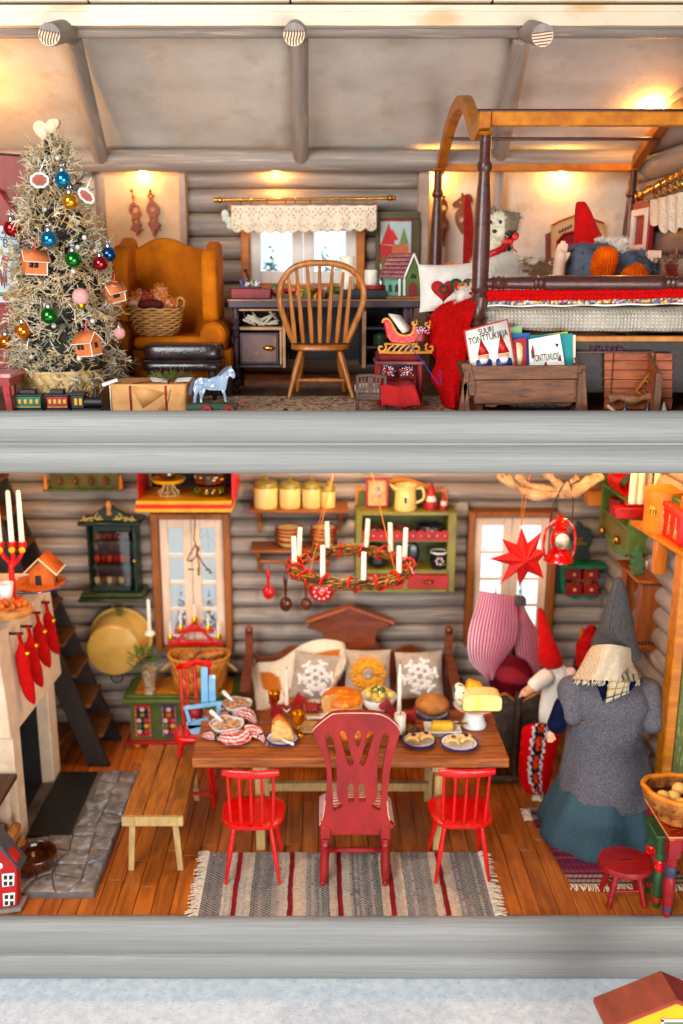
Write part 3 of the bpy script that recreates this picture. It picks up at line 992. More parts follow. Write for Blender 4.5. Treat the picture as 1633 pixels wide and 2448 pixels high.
# red wooden house ornament, left front
c=F(L4(60,1265),0)
y0=.10
q=pl(L4,y0)
t=thing('red_toy_house',(c.x,.15,0),'red wooden ornament house with white windows and grey roof at the left edge','toy house')
o=[q(-200,1260),q(108,1215),q(105,935),q(-45,800),q(-200,930)]
g=G().prism(o,y0,y0+.09);g.o('wall',mat('barn_red',K(182,32,42),K(160,24,34),.6,8,bump=.2),t,bev=.004)
g=G().prism([q(-45,770),q(135,990),q(100,960),q(-45,800)],y0-.02,y0+.14);g.o('roof',mat('grey_roof',K(84,86,92),K(64,66,72),.6,8),t,bev=.004)
g=G().prism([q(-200,1290),q(138,1240),q(136,1215),q(-200,1262)],y0-.02,y0+.12);g.o('plinth',mat('grey_board',K(160,150,138),K(130,120,110),.7,8),t,bev=.003)
for(x0,yy0,x1,yy1)in((12,1010,92,1098),(18,1132,95,1218)):
 g=G()
 fr=[q(x0,yy0+6),q(x1,yy0-2),q(x1-2,yy1-10),q(x0+3,yy1)]
 g.prism(fr,y0-.006,y0-.001);w=g.o('window',WHITE,t,bev=.004)
 for i in range(2):
  for j in range(2):
   xa=x0+14+i*33;ya=yy0+12+j*38
   g=G().prism([q(xa,ya+2),q(xa+22,ya),q(xa+21,ya+24),q(xa,ya+27)],y0-.009,y0-.0065);g.o('pane',BLACK,w)
g=G().ball((q(2,965)[0],y0-.004,q(2,965)[1]),(.018,.004,.024),12,8);g.o('heart',WHITE,t)
# dark ladder stairs
STW=mat('stair_wood',K(50,36,28),K(30,22,18),.6,7,(3,3,1),.2,30)
t=thing('staircase',(-2.1,2.1,0),'dark brown open ladder stair climbing to the left behind the fireplace','staircase')
bx,by=-1.98,2.06
tx,ty,tz=-3.05,2.06,3.1
for dy in(0,.48):
 g=G();d=.1
 g.prism([(bx+d,0),(bx-d*.9,0),(tx-d,tz),(tx+d,tz)],by+dy,by+dy+.04);g.o('stringer',STW,t,bev=.006)
g=G().prism([(bx+.02,0),(bx-.3,0),(tx-.3,tz),(tx+.02,tz)],by+.485,by+.5);g.o('riser_shade',BLACK,t)  # black sheet added behind the treads, its colour is the shade between them
TRW=mat('tread_wood',K(110,72,36),K(74,48,26),.5,7,(1,4,1),.2,30)
for i in range(10):
 z=.28+i*.285;k=z/tz;x=bx+(tx-bx)*k
 g=G().box(x-.10,x+.14,by+.041,by+.479,z-.015,z+.015);g.o('tread',TRW,t,bev=.005)
c=P(L1(160,1600),1.95)
t=thing('enamel_pail',(-2.2,2.0,.45),'cream enamel pail hanging in the dark behind the fireplace','pail')
g=G().lathe([(.06,0),(.075,.05),(.10,.3),(.105,.31),(.09,.3)],(P(L1(158,1600),1.98).x,1.99,.50),18);g.o('body',CREAM,t)
# chest with painted panels
zc=.47
a,b=F(L1(800,1720),.09),F(L1(1495,1720),.09)
x0,x1,y0,y1=-1.80,-.72,2.36,2.82
t=thing('painted_chest',((x0+x1)/2,(y0+y1)/2,0),'green folk painted chest with floral panels under the left window','chest')
g=G().box(x0+.05,x1-.05,y0+.04,y1-.02,.09,zc);g.o('body',GREEN,t)
g=G().box(x0,x1,y0,y1,.055,.09);g.o('red_moulding',REDM,t,bev=.008)
g=G().box(x0-.01,x1+.01,y0-.02,y1,zc,zc+.045);g.box(x0+.02,x1-.02,y0+.01,y1-.005,zc+.046,zc+.07);g.o('lid',GREEN,t,bev=.014,bseg=2)
g=G().box(x0+.1,x1-.1,y0+.06,y1-.04,zc+.0705,zc+.074);g.o('lid_panel',OCHRE,t)
for xx in(x0+.07,x1-.13):
 for yy in(y0+.04,y1-.1):
  g=G().lathe([(.03,0),(.045,.03),(.03,.054)],(xx+.03,yy+.03,0),12);g.o('foot',OCHRE,t)
q=pl(L1,y0+.038)
rs=random.Random(8)
for n_,(xa,xb,base,brd)in enumerate(((835,950,k3(24,36,32),k3(176,56,26)),(1005,1110,k3(120,20,30),k3(70,60,80)),(1180,1290,k3(24,36,60),k3(150,50,40)),(1340,1440,k3(120,20,30),k3(60,60,60)))):
 p0,p1=q(xa,1450),q(xb,1680)
 zA,zB=.12,.44
 g=G();g.col=brd;g.box(p0[0],p1[0],y0+.03,y0+.0395,zA,zB)
 pn=g.o('panel',VCP,t,bev=.004)
 g=G();g.col=base;w=p1[0]-p0[0];g.box(p0[0]+w*.16,p1[0]-w*.16,y0+.024,y0+.0295,zA+.035,zB-.035);g.o('field',VCP,pn)
 g=G()
 for k in range(12):
  for sx in(0,1):
   g.col=k3(226,150,40)if k%2 else k3(200,200,200)
   g.ball((p0[0]+w*(.08+.84*sx),y0+.028,zA+.02+k*.0255),(.007,.004,.007),6,4)
 for k in range(9):
  g.col=(k3(236,200,204),k3(220,60,80),k3(90,140,70),k3(230,190,60))[k%4]
  xx,zz=(p0[0]+p1[0])/2+(.032*(1 if k%2 else-1)if k<6 else 0),zA+.06+(k//2)*.055
  for a in range(5):
   g.ball((xx+.013*cos(a*1.257),y0+.021,zz+.013*sin(a*1.257)),(.01,.004,.01),6,4)
 g.o('flowers',VCP,pn,sm=60)
# birch basket on the chest
BIR=mat('birch_bark',K(206,146,78),K(176,118,58),.55,6,bump=.2,bscale=40,rnd=.08)
zt=zc+.075
c=P(L1(1248,1345),2.5)
t=thing('birch_basket',(c.x,2.52,zt),'plaited birch bark basket full of split wood on the green chest','basket')
cx,cy=c.x,2.54
H=.32
def bsk(u,v):
 th=2*pi*u
 e=.68
 ca,sa=cos(th),sin(th)
 w,d=.235+.045*v,.13+.03*v
 return(cx+w*abs(ca)**e*(1 if ca>0 else-1),cy+d*abs(sa)**e*(1 if sa>0 else-1),zt+H*v+.02*v*abs(ca)**3)
for k in range(14):
 for s in(1,-1):
  g=G()
  pts=[bsk((k/14+s*.14*v)%1.0,v)for v in(0,.25,.5,.75,1)]
  vs=[]
  for v in(0,.25,.5,.75,1):
   for du in(-.034,.034):
    vs.append(bsk((k/14+s*.14*v+du)%1.0,v))
  if s<0:vs=[tuple(a_*.992+b_*.008 for a_,b_ in zip(v_,(cx,cy,v_[2])))for v_ in vs]
  g.add(vs,[(2*i,2*i+1,2*i+3,2*i+2)for i in range(4)])
  g.o('strip',BIR,t,sm=60,thick=.006)
g=G().tube([bsk(i/32,1)for i in range(32)],.012,6,closed=True);g.o('rim',BIR,t)
for s in(-1,1):
 g=G().tube(crv([(cx+s*.26,cy-.04,zt+.26),(cx+s*.34,cy-.05,zt+.2),(cx+s*.33,cy,zt+.17),(cx+s*.25,cy+.03,zt+.24)],4),.012,6);g.o('handle',PALEW,t)
rs=random.Random(2)
for i in range(12):
 g=G();x=cx+rs.uniform(-.17,.17);y=cy+rs.uniform(-.09,.09);an=rs.uniform(-.5,.5)
 g.obox((x,y,zt+.30+rs.uniform(-.02,.03)),(rs.uniform(.14,.2),.045,.04),(rs.random(),an,rs.uniform(0,3)))
 tag(g.o('firewood',FW,bev=.003),'split stick of firewood in the birch bark basket','firewood','firewood in the basket')
# green jug with a leafy top
c=P(L1(935,1335),2.44)
t=thing('flower_jug',(c.x,2.44,zt),'patterned ceramic jug with green leaves and candle on the chest','jug')
g=G().lathe([(.06,0),(.055,.02),(.045,.06),(.055,.12),(.07,.2),(.072,.24),(.06,.24)],(c.x,2.44,zt),18)
g.o('vase',mat('speckled_glaze',K(196,176,150),K(120,100,66),.3,30,coat=.4),t)
g=G()
rs=random.Random(5)
for i in range(46):
 a=rs.uniform(0,2*pi);r=rs.uniform(.02,.12);h=.26+rs.uniform(0,.16)
 p=Vector((c.x-.05+cos(a)*r*1.1,2.44+sin(a)*r*.8,zt+h));d=Vector((cos(a),sin(a),rs.uniform(-.2,.8))).normalized()*.05
 w=d.cross(Vector((0,0,1))).normalized()*.014
 g.add([p-d*.5,p+w,p+d,p-w],[(0,1,2,3)])
g.o('leaves',mat('leaf_green',K(92,130,44),K(60,92,30),.5,12),t,kind=ST,thick=.003)
b=P(L1(930,1020),2.46)
t=thing('candle',(b.x,2.46,zt+.3),'tall thin cream candle behind the leafy jug by the left window','candle')
g=G();candle(g,(b.x,2.5,b.z-.03),.018,P(L1(930,805),2.46).z-b.z);g.lathe([(.05,-.04),(.045,-.02),(.02,0)],(b.x,2.5,b.z),14);g.o('stick',WAX,t)
# window triangle of candles on the sill
q=pl(L1,2.76)
t=thing('candle_arch',(q(1220,1080)[0],2.76,q(1220,1085)[1]),'red gabled candle arch with little candles standing in the left window','candle arch')
g=G()
for pa,pb in(((1085,1085),(1215,955)),((1215,955),(1345,1085))):
 a,b=q(*pa),q(*pb)
 g.prism([(a[0],a[1]),(a[0]+.03,a[1]),(b[0]+.015,b[1]-.02),(b[0]+.0,b[1]+.02),(b[0]-.015,b[1]+.0)]if pa[0]<1200 else[(a[0]-.015,a[1]),(a[0],a[1]+.02),(b[0],b[1]),(b[0]-.03,b[1])],2.74,2.78)
a,b=q(1050,1075),q(1390,1095)
g.box(a[0],b[0],2.72,2.80,b[1],b[1]+.03)
g.box(q(1090,1010)[0],q(1340,1010)[0],2.75,2.79,q(1090,1020)[1],q(1090,1000)[1])
g.o('frame',RED,t)
for x in(1065,1130,1215,1300,1365):
 yb={1065:1040,1130:985,1215:930,1300:985,1365:1040}[x]
 a=q(x,yb)
 g=G();candle(g,(a[0],2.76,a[1]),.014,.13);g.o('candle',WAX,t)
 g=G().lathe([(.028,-.04),(.024,.0),(.01,.02)],(a[0],2.76,a[1]),9);g.o('cup',GOLD,t)
# glazed wall cabinet, dark green
yc=2.62
q=pl(L1,yc)
t=thing('wall_cabinet',(q(700,800)[0],2.72,q(700,800)[1]),'dark green wall cabinet with scrolled crest hanging beside the left window','wall cabinet')
def bxq(g,q,xa,ya,xb,yb_,y0,y1):
 a,b=q(xa,ya),q(xb,yb_)
 g.box(min(a[0],b[0]),max(a[0],b[0]),y0,y1,min(a[1],b[1]),max(a[1],b[1]))
 return g
g=G();bxq(g,q,535,350,575,770,yc,YW);bxq(g,q,820,350,865,770,yc,YW);bxq(g,q,575,350,820,395,yc,YW);bxq(g,q,575,735,820,770,yc,YW)
g.o('frame',DGREEN,t,bev=.01)
g=G();bxq(g,q,575,395,820,735,YW-.05,YW-.02);g.o('back',BLACK,t)
g=G();bxq(g,q,490,325,885,352,yc-.06,YW);g.o('cornice',DGREEN,t,bev=.012)
g=G();bxq(g,q,510,770,905,800,yc-.05,YW);bxq(g,q,495,800,915,822,yc-.08,YW);g.o('base',mat('base_green',K(62,78,50),K(44,60,40),.4,6),t,bev=.015)
g=G().prism([q(500,322),q(580,285),q(640,245),q(680,205),q(720,245),q(790,285),q(880,322)],yc-.02,yc+.02);g.o('crest',DGREEN,t,bev=.006)
g=G();pa=P(L1(680,240),yc-.03)
g.lathe([(.025,-.07),(.018,-.02),(.03,.01),(.022,.04),(.0,.06)],(pa.x,yc-.03,pa.z),10)
g.o('finial',mat('wood_finial',K(206,150,92)),t)
g=G()
for s in(-1,1):
 for(cxx,cyy,rr)in((60,300,22),(105,318,12),(140,312,16)):
  ce=q(680+s*cxx,cyy)
  g.tube([(ce[0]+s*rr*.0016*(k/10)*cos(k*.7),yc-.024,ce[1]+rr*.0016*(k/10)*sin(k*.7))for k in range(1,12)],.006,5)
 a,b=q(680+s*30,315),q(680+s*175,322)
 g.tube([(a[0],yc-.024,a[1]),((a[0]+b[0])/2,yc-.024,a[1]+.02),(b[0],yc-.024,b[1])],.005,5)
g.o('scrolls',mat('pale_gold_paint',K(206,182,116)),t)
for yy in(465,615):
 g=G();bxq(g,q,577,yy,818,yy+18,yc+.03,YW-.06);g.o('shelf',DGREEN,t)
rs=random.Random(9)
for(ya,cols)in((462,(k3(90,30,22),k3(70,26,22))),(600,(k3(150,60,34),k3(110,30,26))),(735,(k3(170,150,120),k3(90,60,40)))):
 for k in range(6):
  a=q(595+k*38,ya)
  g=G();g.col=cols[k%2]
  g.lathe([(.02,0),(.03,.03),(.024,.06),(.0,.062)],(a[0],yc+.09,a[1]+.0),9)
  tag(g.o('jam_pot',VCG),'small dark pot in the glazed green wall cabinet','pot','pots in the wall cabinet')
g=G();bxq(g,q,577,397,818,733,yc+.008,yc+.011);g.o('pane',GLASS,t)
g=G();a=q(840,575);g.ball((a[0],yc-.015,a[1]),.019,10,7);g.o('knob',BRASS,t)
# hanging cream pan
q=pl(L1,2.62)
c=q(712,1130)
t=thing('hanging_pan',(c[0],2.62,c[1]),'round cream enamel tub hanging on the log wall below the cabinet','tub')
c2=q(735,1050)
r=.245
g=G();n=44
vs=[]
for(k,rr)in((0,r*.93),(.04,r*.99),(.1,r),(.5,r*1.04),(1,r*1.1),(1,r*1.18),(.97,r*1.2),(.96,r*1.05)):
 cc=Vector((c[0]+(c2[0]-c[0])*k,2.58+.2*k,c[1]+(c2[1]-c[1])*k*.5))
 for i in range(n):
  a=2*pi*i/n
  vs.append((cc.x+rr*cos(a),cc.y,cc.z+rr*sin(a)))
fs=[(j*n+i,(j+1)*n+i,(j+1)*n+(i+1)%n,j*n+(i+1)%n)for j in range(7)for i in range(n)]+[tuple(range(n))]
g.add(vs,fs);g.o('body',mat('aged_cream',K(214,178,112),K(196,158,92),.3,5,coat=.3,wear=K(160,120,70),wearw=(.68,.8)),t,sm=40)
g=G();k=q(733,858);g.ring((k[0],2.66,k[1]),.055,.009,'y',18);g.cyl((k[0],2.66,k[1]-.05),(k[0],2.7,k[1]-.12),.02);g.o('handle',mat('olive_metal',K(120,110,56)),t)
g=G();k=q(720,1325);g.ring((k[0],2.7,k[1]),.055,.008,'y',18);g.o('handle',IRON,t)
# coat rack
q=pl(L1,2.70)
t=thing('peg_rack',(q(520,140)[0],2.75,q(520,140)[1]),'olive green peg rail with four oval pegs high on the left','peg rail')
g=G();bxq(g,q,300,-60,750,132,2.70,2.80);g.o('board',mat('olive_paint',K(96,92,30),K(70,70,24),.4,8),t,bev=.008)
g=G();bxq(g,q,275,124,775,140,2.66,2.82);g.o('lower_rail',GREEN,t,bev=.006)
for x in(380,478,575,670):
 a=q(x,72);g=G().ball((a[0],2.66,a[1]),(.02,.03,.042),12,8);g.o('peg',mat('peg_brown',K(120,66,34),rough=.3),t)
for x in(292,762):
 a=q(x,100);g=G().lathe([(.0,-.05),(.022,-.03),(.018,.02),(.01,.1)],(a[0],2.66,a[1]),9);g.o('turned_end',OCHRE,t)
# red and yellow display box with cake stand and pots
ys=2.25
q=pl(L1,ys)
t=thing('display_box',(q(1155,265)[0],2.5,q(1155,265)[1]),'red and yellow painted box shelf above the left window','box shelf')
g=G();bxq(g,q,848,-120,866,200,ys,YW-.05);g.o('side',RED,t,bev=.004);g=G();bxq(g,q,1440,-120,1470,200,ys,YW-.05);g.o('side',RED,t,bev=.004)
g=G();bxq(g,q,866,-120,1440,205,YW-.08,YW-.05);g.o('back',mat('box_inside',K(40,44,30)),t)
g=G();bxq(g,q,850,198,1448,222,ys-.03,YW-.05);bxq(g,q,848,246,1450,270,ys-.03,YW-.05);g.o('yellow_edge',YELL,t,bev=.006)
g=G();bxq(g,q,850,223,1448,245,ys-.02,YW-.05);g.o('red_band',RED,t)
zf=q(1155,198)[1]
a=q(1035,190)
t=thing('cake_stand',(a[0],2.4,zf),'yellow topped wire cake stand in the red and yellow box','cake stand')
g=G().lathe([(.0,.125),(.13,.125),(.15,.15),(.145,.155),(.12,.14),(0,.138)],(a[0],2.42,zf),24);g.o('top',YELL,t)
g=G()
for k in range(8):
 th=k*pi/4
 g.tube(crv([(a[0]+cos(th)*r_,2.42+sin(th)*r_,zf+z_)for r_,z_ in((.08,.0),(.085,.04),(.05,.07),(.055,.12))],3),.006,5)
g.ring((a[0],2.42,zf+.01),.08,.008,n=20);g.o('pedestal',mat('wire_cream',K(200,180,140)),t)
t=thing('folk_pot',(q(1035,40)[0],2.42,zf+.15),'painted brown lidded pot on the yellow cake stand','pot')
g=G().lathe([(.06,0),(.1,.04),(.1,.09),(.06,.12),(0,.13)],(a[0],2.42,zf+.155),20);g.o('body',BROWNG,t)
b=q(1300,190)
t=thing('folk_pot',(b[0],2.42,zf),'two stacked brown bowls painted with yellow flowers in the box shelf','bowls')
g=G().lathe([(.08,0),(.12,.02),(.14,.09),(.145,.1),(.1,.1)],(b[0],2.44,zf),24);g.lathe([(.09,.1),(.13,.12),(.15,.2),(.1,.22)],(b[0],2.44,zf),24);g.o('body',BROWNG,t)
g=G()
rs=random.Random(1)
for k in range(26):
 th=-pi/2+rs.uniform(-1.1,1.1);zz=rs.choice((.05,.07,.16,.18))
 g.col=rs.choice((k3(230,200,40),k3(60,140,60),k3(230,225,210)))
 g.ball((b[0]+.14*cos(th),2.44+.142*sin(th),zf+zz),.009,6,4)
g.o('flowers',VCP,t)
# mistletoe hanging in the left window
q=pl(L1,2.5)
t=thing('hanging_twig',(q(1220,300)[0],2.5,q(1220,300)[1]),'dried leafy twig hanging by a thread before the left window','twig')
g=G()
g.tube([(q(*p)[0],2.5,q(*p)[1])for p in((1215,270),(1218,360),(1212,440),(1225,480))],.0065,6)
for pts in(((1222,470),(1235,520),(1215,560),(1175,580)),((1230,500),(1240,580),(1245,620),(1242,670)),((1225,520),(1265,590),(1290,620),(1325,655)),((1220,480),(1185,540),(1170,575)),((1175,628),(1215,632))):
 g.tube([(q(*p)[0],2.5,q(*p)[1])for p in crv(pts,3)],.007,5)
g.o('stem',TWIG,t)
g=G()
for(x,y,w,h)in((1238,500,12,22),(1240,640,8,34),(1300,630,20,9),(1190,575,20,8),(1195,630,24,5),(1315,648,12,8)):
 a=q(x,y);g.ball((a[0],2.49,a[1]),(w*.0013,.006,h*.0013),8,6)
g.o('leaf',mat('dry_leaf',K(120,110,50),K(90,80,40)),t)
# shelf with four canisters
def bracket_shelf(T,Y,y,xa,xb,lab,depth=.24,drop=55,brx=(0,0),rail=False):
 q=pl(T,Y)
 t=thing('wall_shelf',(q((xa+xb)/2,y)[0],Y+.1,q(xa,y)[1]),lab,'shelf')
 a,b=q(xa,y),q(xb,y+18)
 g=G().box(a[0],b[0],Y,YW,b[1]-.0,a[1]);g.o('board',OCHREB,t,bev=.005)
 for bx_ in brx:
  c=q(bx_,y+20)
  g=G();zz=b[1]
  g.prismx([(YW,zz),(Y+.02,zz),(Y+.04,zz-.04),(Y+.1,zz-.09),(YW-.08,zz-.14),(YW-.06,zz-.25),(YW,zz-.26)],c[0]-.018,c[0]+.018)
  g.o('bracket',OCHREB,t)
 return t,a[1],b[1]
OCHREB=mat('shelf_brown',K(160,98,50),K(126,74,38),.45,6,(.6,4,4),.2,30)
t,zs,_=bracket_shelf(L2,2.52,263,140,768,'brown wall shelf holding four cream canisters',brx=(200,718))
for x0_,x1_,yt,lab in((175,326,78,'widest cream canister with olive lid, leftmost on the shelf'),(333,468,82,'second cream canister with olive lid from the left'),(476,592,86,'third cream canister, between two others on the shelf'),(595,684,104,'smallest cream canister, rightmost on the shelf')):
 q=pl(L2,2.64)
 a,b=q(x0_,255),q(x1_,255)
 r=(b[0]-a[0])/2;cx=(a[0]+b[0])/2
 H=q(0,yt+26)[1]-zs-.02
 t=thing('canister',(cx,2.66,zs),lab,'canister','cream canisters on the wall shelf')
 g=G().lathe([(r*.97,0),(r,.01),(r,H)],(cx,2.66,zs),32);g.o('body',CREAM,t)
 g=G().lathe([(r*1.02,H),(r*1.02,H+.02),(r*.9,H+.045),(r*.3,H+.06),(r*.1,H+.062),(r*.22,H+.085),(r*.1,H+.095)],(cx,2.66,zs),32);g.o('lid',mat('olive_enamel',K(150,134,66),K(132,116,54),.25,5,bump=0,coat=.4),t)
# lower shelf, bowls, rail with ladles
t,zs,zl2=bracket_shelf(L2,2.56,510,148,700,'brown wall shelf with peg rail, holding the red rimmed bowls',brx=(198,640))
q=pl(L2,2.62)
g=G();a,b=q(215,580),q(640,580);g.cyl((a[0],2.62,a[1]),(b[0],2.62,a[1]),.018);g.o('rail',OCHREB,t)
for cx_,lab in((392,'left stack of red rimmed cream bowls on the lower shelf'),(610,'right stack of red rimmed cream bowls on the lower shelf')):
 a=pl(L2,2.68)(cx_,500)
 t=thing('bowl_stack',(a[0],2.69,zs),lab,'bowls')
 for k in range(4):
  z=zs+k*.032+(.02 if k else 0)
  r=.118-.0*k
  g=G().lathe([(r*.5,0),(r*.6,.01),(r*.92,.045),(r*.98,.062),(r*.9,.06),(r*.5,.02),(0,.018)],(a[0],2.69,z),28)
  bw=g.o('bowl',CREAM,t,sm=60)
  g=G().ring((a[0],2.69,z+.058),r*.97,.0085,n=28);g.o('rim',REDM,bw)
rq=pl(L2,2.60)
def ladle(x,yt,yb,w,m,lab,cat,hole=False):
 a,b=rq(x,yt),rq(x,yb)
 t=thing(cat.replace(' ','_'),(a[0],2.6,b[1]),lab,cat)
 g=G().turned((a[0],2.6,a[1]),(a[0],2.6,b[1]+.08),[(0,.008),(.1,.016),(.3,.022),(.5,.014),(.8,.012),(1,.012)],10)
 g.o('handle',m,t)
 g=G().surf(lambda u,v:(a[0]+w*sin(v*pi/2)*cos(2*pi*u),2.6+.03-.035*(1-v*v)*1.0,b[1]+.055+w*1.25*sin(v*pi/2)*sin(2*pi*u)),20,6,cu=True)
 g.o('bowl',m,t,sm=180,thick=.008)
 g=G().tube([(a[0],2.6,a[1]-.005),(a[0]+.012,2.61,a[1]+.02),(a[0],2.62,a[1]+.035)],.004,5);g.o('hook',IRON,t)
ladle(264,625,815,.052,RED,'small red enamel ladle hanging from the peg rail','ladle')
ladle(372,640,890,.055,BROWNG,'dark wooden spoon hanging left of the other wooden spoon','wooden spoon')
ladle(500,660,888,.048,mat('spoon_brown',K(120,64,36),K(90,46,26),.3,8,coat=.4),'lighter brown wooden spoon hanging beside the red strainer','wooden spoon')
c=rq(598,765)
t=thing('strainer',(c[0],2.6,c[1]-.1),'round red enamel strainer dotted with white holes under the wreath','strainer')
g=G().lathe([(0,-.03),(.07,-.028),(.105,0),(.118,.03),(.115,.034),(.095,.01),(0,-.012)],(c[0],2.6,c[1]),32,axis='y');g.o('pan',RED,t,sm=50)
g=G()
for k in range(10):
 th=k*pi/5
 g.ball((c[0]+.068*cos(th),2.571,c[1]+.068*sin(th)),(.011,.004,.011),8,5)
for dx,dz in((-.015,.0),(.015,.01),(.0,.02),(-.0,-.02)):g.ball((c[0]+dx,2.569,c[1]+dz),(.008,.004,.008),8,5)
g.o('holes',WHITE,t)
# green hanging dresser shelf
yg=2.56
q=pl(L2,yg)
t=thing('plate_shelf',(q(1115,775)[0],2.7,q(1115,775)[1]),'olive green hanging dresser with red scalloped shelf edge and red drawers','dresser shelf')
GR2=mat('olive_green_paint',K(140,134,66),K(118,112,54),.45,6,bump=.15,bscale=30)
for(xa,ya,xb,yb_)in((812,275,848,775),(1392,275,1428,775)):
 g=G();bxq(g,q,xa,ya,xb,yb_,yg,YW);g.o('side',GR2,t,bev=.006)
for ya,yb_ in((272,295),(635,660),(752,775)):
 g=G();bxq(g,q,848,ya,1392,yb_,yg,YW);g.o('shelf',GR2,t,bev=.004)
g=G();bxq(g,q,848,445,1392,462,yg+.02,YW);g.o('shelf',GR2,t)
g=G();bxq(g,q,848,295,1392,640,YW-.03,YW-.015);g.o('back',mat('dresser_back',K(96,100,50),K(80,84,42),.6,5),t)
o=[q(815,272),q(818,160),q(850,150),(q(900,185)),q(960,130),q(1060,100),q(1110,92),q(1170,100),q(1260,135),q(1320,165),q(1400,165),q(1412,272)]
g=G().prism(o,YW-.05,YW-.02);g.o('crest',OCHRE,t)
o2=[(x*.94+q(1115,200)[0]*.06,z-.03)for x,z in o[1:-1]]+[q(1405,272),q(822,272)]
g=G().prism(o2,YW-.06,YW-.051);g.o('crest_panel',MATS['dresser_back'],t)
g=G()
pts=[]
for k in range(11):
 xa=848+k*49.5
 for j in range(6):
  pts.append(q(xa+49.5*j/5,398-14*sin(pi*j/5)))
pts+=[q(1392,450),q(848,450)]
g.prism(pts,yg-.006,yg+.006);sc=g.o('scalloped_edge',REDM,t)
g=G()
for k in range(11):
 a=q(872+k*49.5,420);g.ball((a[0],yg-.008,a[1]),(.006,.003,.006),7,4)
g.o('dot',WHITE,sc,kind=ST)
for xa,xb in((850,1105),(1138,1390)):
 g=G();bxq(g,q,xa,664,xb,750,yg-.012,YW-.05);d=g.o('drawer',mat('drawer_red',K(186,24,36),K(160,18,28),.5,6),t,bev=.005)
 a=q((xa+xb)/2,700)
 g=G().surf(lambda u,v:(a[0]+.055*cos(pi*u),yg-.02-.02*sin(pi*u)*sin(pi*v/1.3),a[1]+.0-.03*sin(pi*u)*v+.01),12,5);g.o('handle',BRASS,d,thick=.004)
g=G();bxq(g,q,1106,660,1136,752,yg,YW-.02);g.o('divider',GR2,t)
zt1,zt2,zt3=q(0,272)[1],q(0,446)[1],q(0,635)[1]
yq=2.66
qq=pl(L2,yq)
a,b=q(880,80),q(1022,266)
t=thing('wolf_picture',((a[0]+b[0])/2,2.72,zt1),'dark red framed wolf picture leaning on top of the green dresser','picture')
g=G();w=.022
for e in((a[0],a[0]+w,zt1,a[1]),(b[0]-w,b[0],zt1,a[1]),(a[0]+w,b[0]-w,zt1,zt1+w),(a[0]+w,b[0]-w,a[1]-w,a[1])):
 g.box(e[0],e[1],2.70,2.73,e[2],e[3])
g.o('frame',OXR,t,bev=.003)
g=G().box(a[0]+w,b[0]-w,2.715,2.72,zt1+w,a[1]-w);pc=g.o('print',mat('sepia_print',K(226,190,150),K(206,130,70),.6,9),t)
g=G();cc=((a[0]+b[0])/2,(zt1+a[1])/2)
g.ball((cc[0],2.712,cc[1]+.03),(.03,.002,.035),10,6);g.ball((cc[0]+.01,2.712,cc[1]-.02),(.025,.002,.03),10,6);g.o('animal_shape',mat('grey_print',K(120,112,108),K(180,172,166),.6,40),pc)
a=qq(1120,270);r=.10
t=thing('enamel_jug',(a[0],yq,zt1),'cream enamel jug with a small black figure on top of the green dresser','jug')
g=G().lathe([(r*.92,0),(r,.02),(r*.92,.14),(r*.9,.2),(r*1.02,.225),(r*.98,.225),(r*.86,.2),(r*.84,.03),(0,.03)],(a[0],yq,zt1),28);g.o('body',CREAM,t,sm=60)
g=G().tube(crv([(a[0]+r*.85,yq,zt1+.19),(a[0]+r*1.5,yq,zt1+.19),(a[0]+r*1.6,yq,zt1+.1),(a[0]+r*.95,yq,zt1+.06)],5),.012,8);g.o('handle',CREAM,t)
g=G().add([(a[0]-r*.75,yq-.05,zt1+.20),(a[0]-r*1.45,yq,zt1+.235),(a[0]-r*.75,yq+.05,zt1+.20),(a[0]-r*.9,yq,zt1+.14)],[(0,1,3),(1,2,3)]);g.o('spout',CREAM,t,thick=.006)
g=G().box(a[0]-.018,a[0]+.004,yq-.101,yq-.098,zt1+.08,zt1+.13);g.o('mark',BLACK,t)
for x,s_,lab in((1280,1.0,'larger red hatted gnome figurine on the green dresser'),(1358,.62,'small red hatted gnome figurine on the right end of the dresser')):
 a=qq(x,270)
 t=thing('gnome_figurine',(a[0],yq,zt1),lab,'figurine','gnome figurines on the dresser')
 g=G().lathe([(.06*s_,0),(.065*s_,.04*s_),(.04*s_,.1*s_),(0,.12*s_)],(a[0],yq,zt1),14);g.o('body',REDM,t)
 g=G().ball((a[0],yq,zt1+.12*s_),.038*s_,12,8);g.ball((a[0],yq-.02,zt1+.09*s_),(.045*s_,.03*s_,.045*s_),12,8);g.o('head',mat('pale_pink_wool',K(236,214,206),K(220,190,180),.9),t)
 g=G().lathe([(.045*s_,.13*s_),(.03*s_,.18*s_),(.012*s_,.24*s_),(0,.26*s_)],(a[0],yq,zt1),12);g.o('hat',REDM,t)
for x,zz,w_,h_,m_,lab in((930,zt2,.10,.09,mat('dark_bowl',K(96,54,40),rough=.25,coat=.4),'dark brown wooden bowl left on the upper dresser shelf'),(1090,zt2,.11,.085,mat('brown_bowl',K(110,64,46),rough=.3,coat=.3),'reddish brown wooden bowl in the middle of the upper dresser shelf'),(1275,zt2,.125,.11,mat('black_bowl',K(44,44,50),rough=.2,coat=.5),'glossy black bowl at the right of the upper dresser shelf')):
 a=qq(x,400)
 g=G().lathe([(w_*.5,0),(w_*.9,h_*.3),(w_,h_*.8),(w_*.9,h_),(w_*.85,h_),(w_*.8,h_*.4),(0,h_*.2)],(a[0],yq+.02,zz),24)
 tag(g.o('bowl',m_,sm=60),lab,'bowl')
zl3=q(0,635)[1]
a=qq(1325,630)
t=thing('painted_mug',(a[0],2.64,zl3),'dark blue mug with painted flowers on the lower dresser shelf','mug')
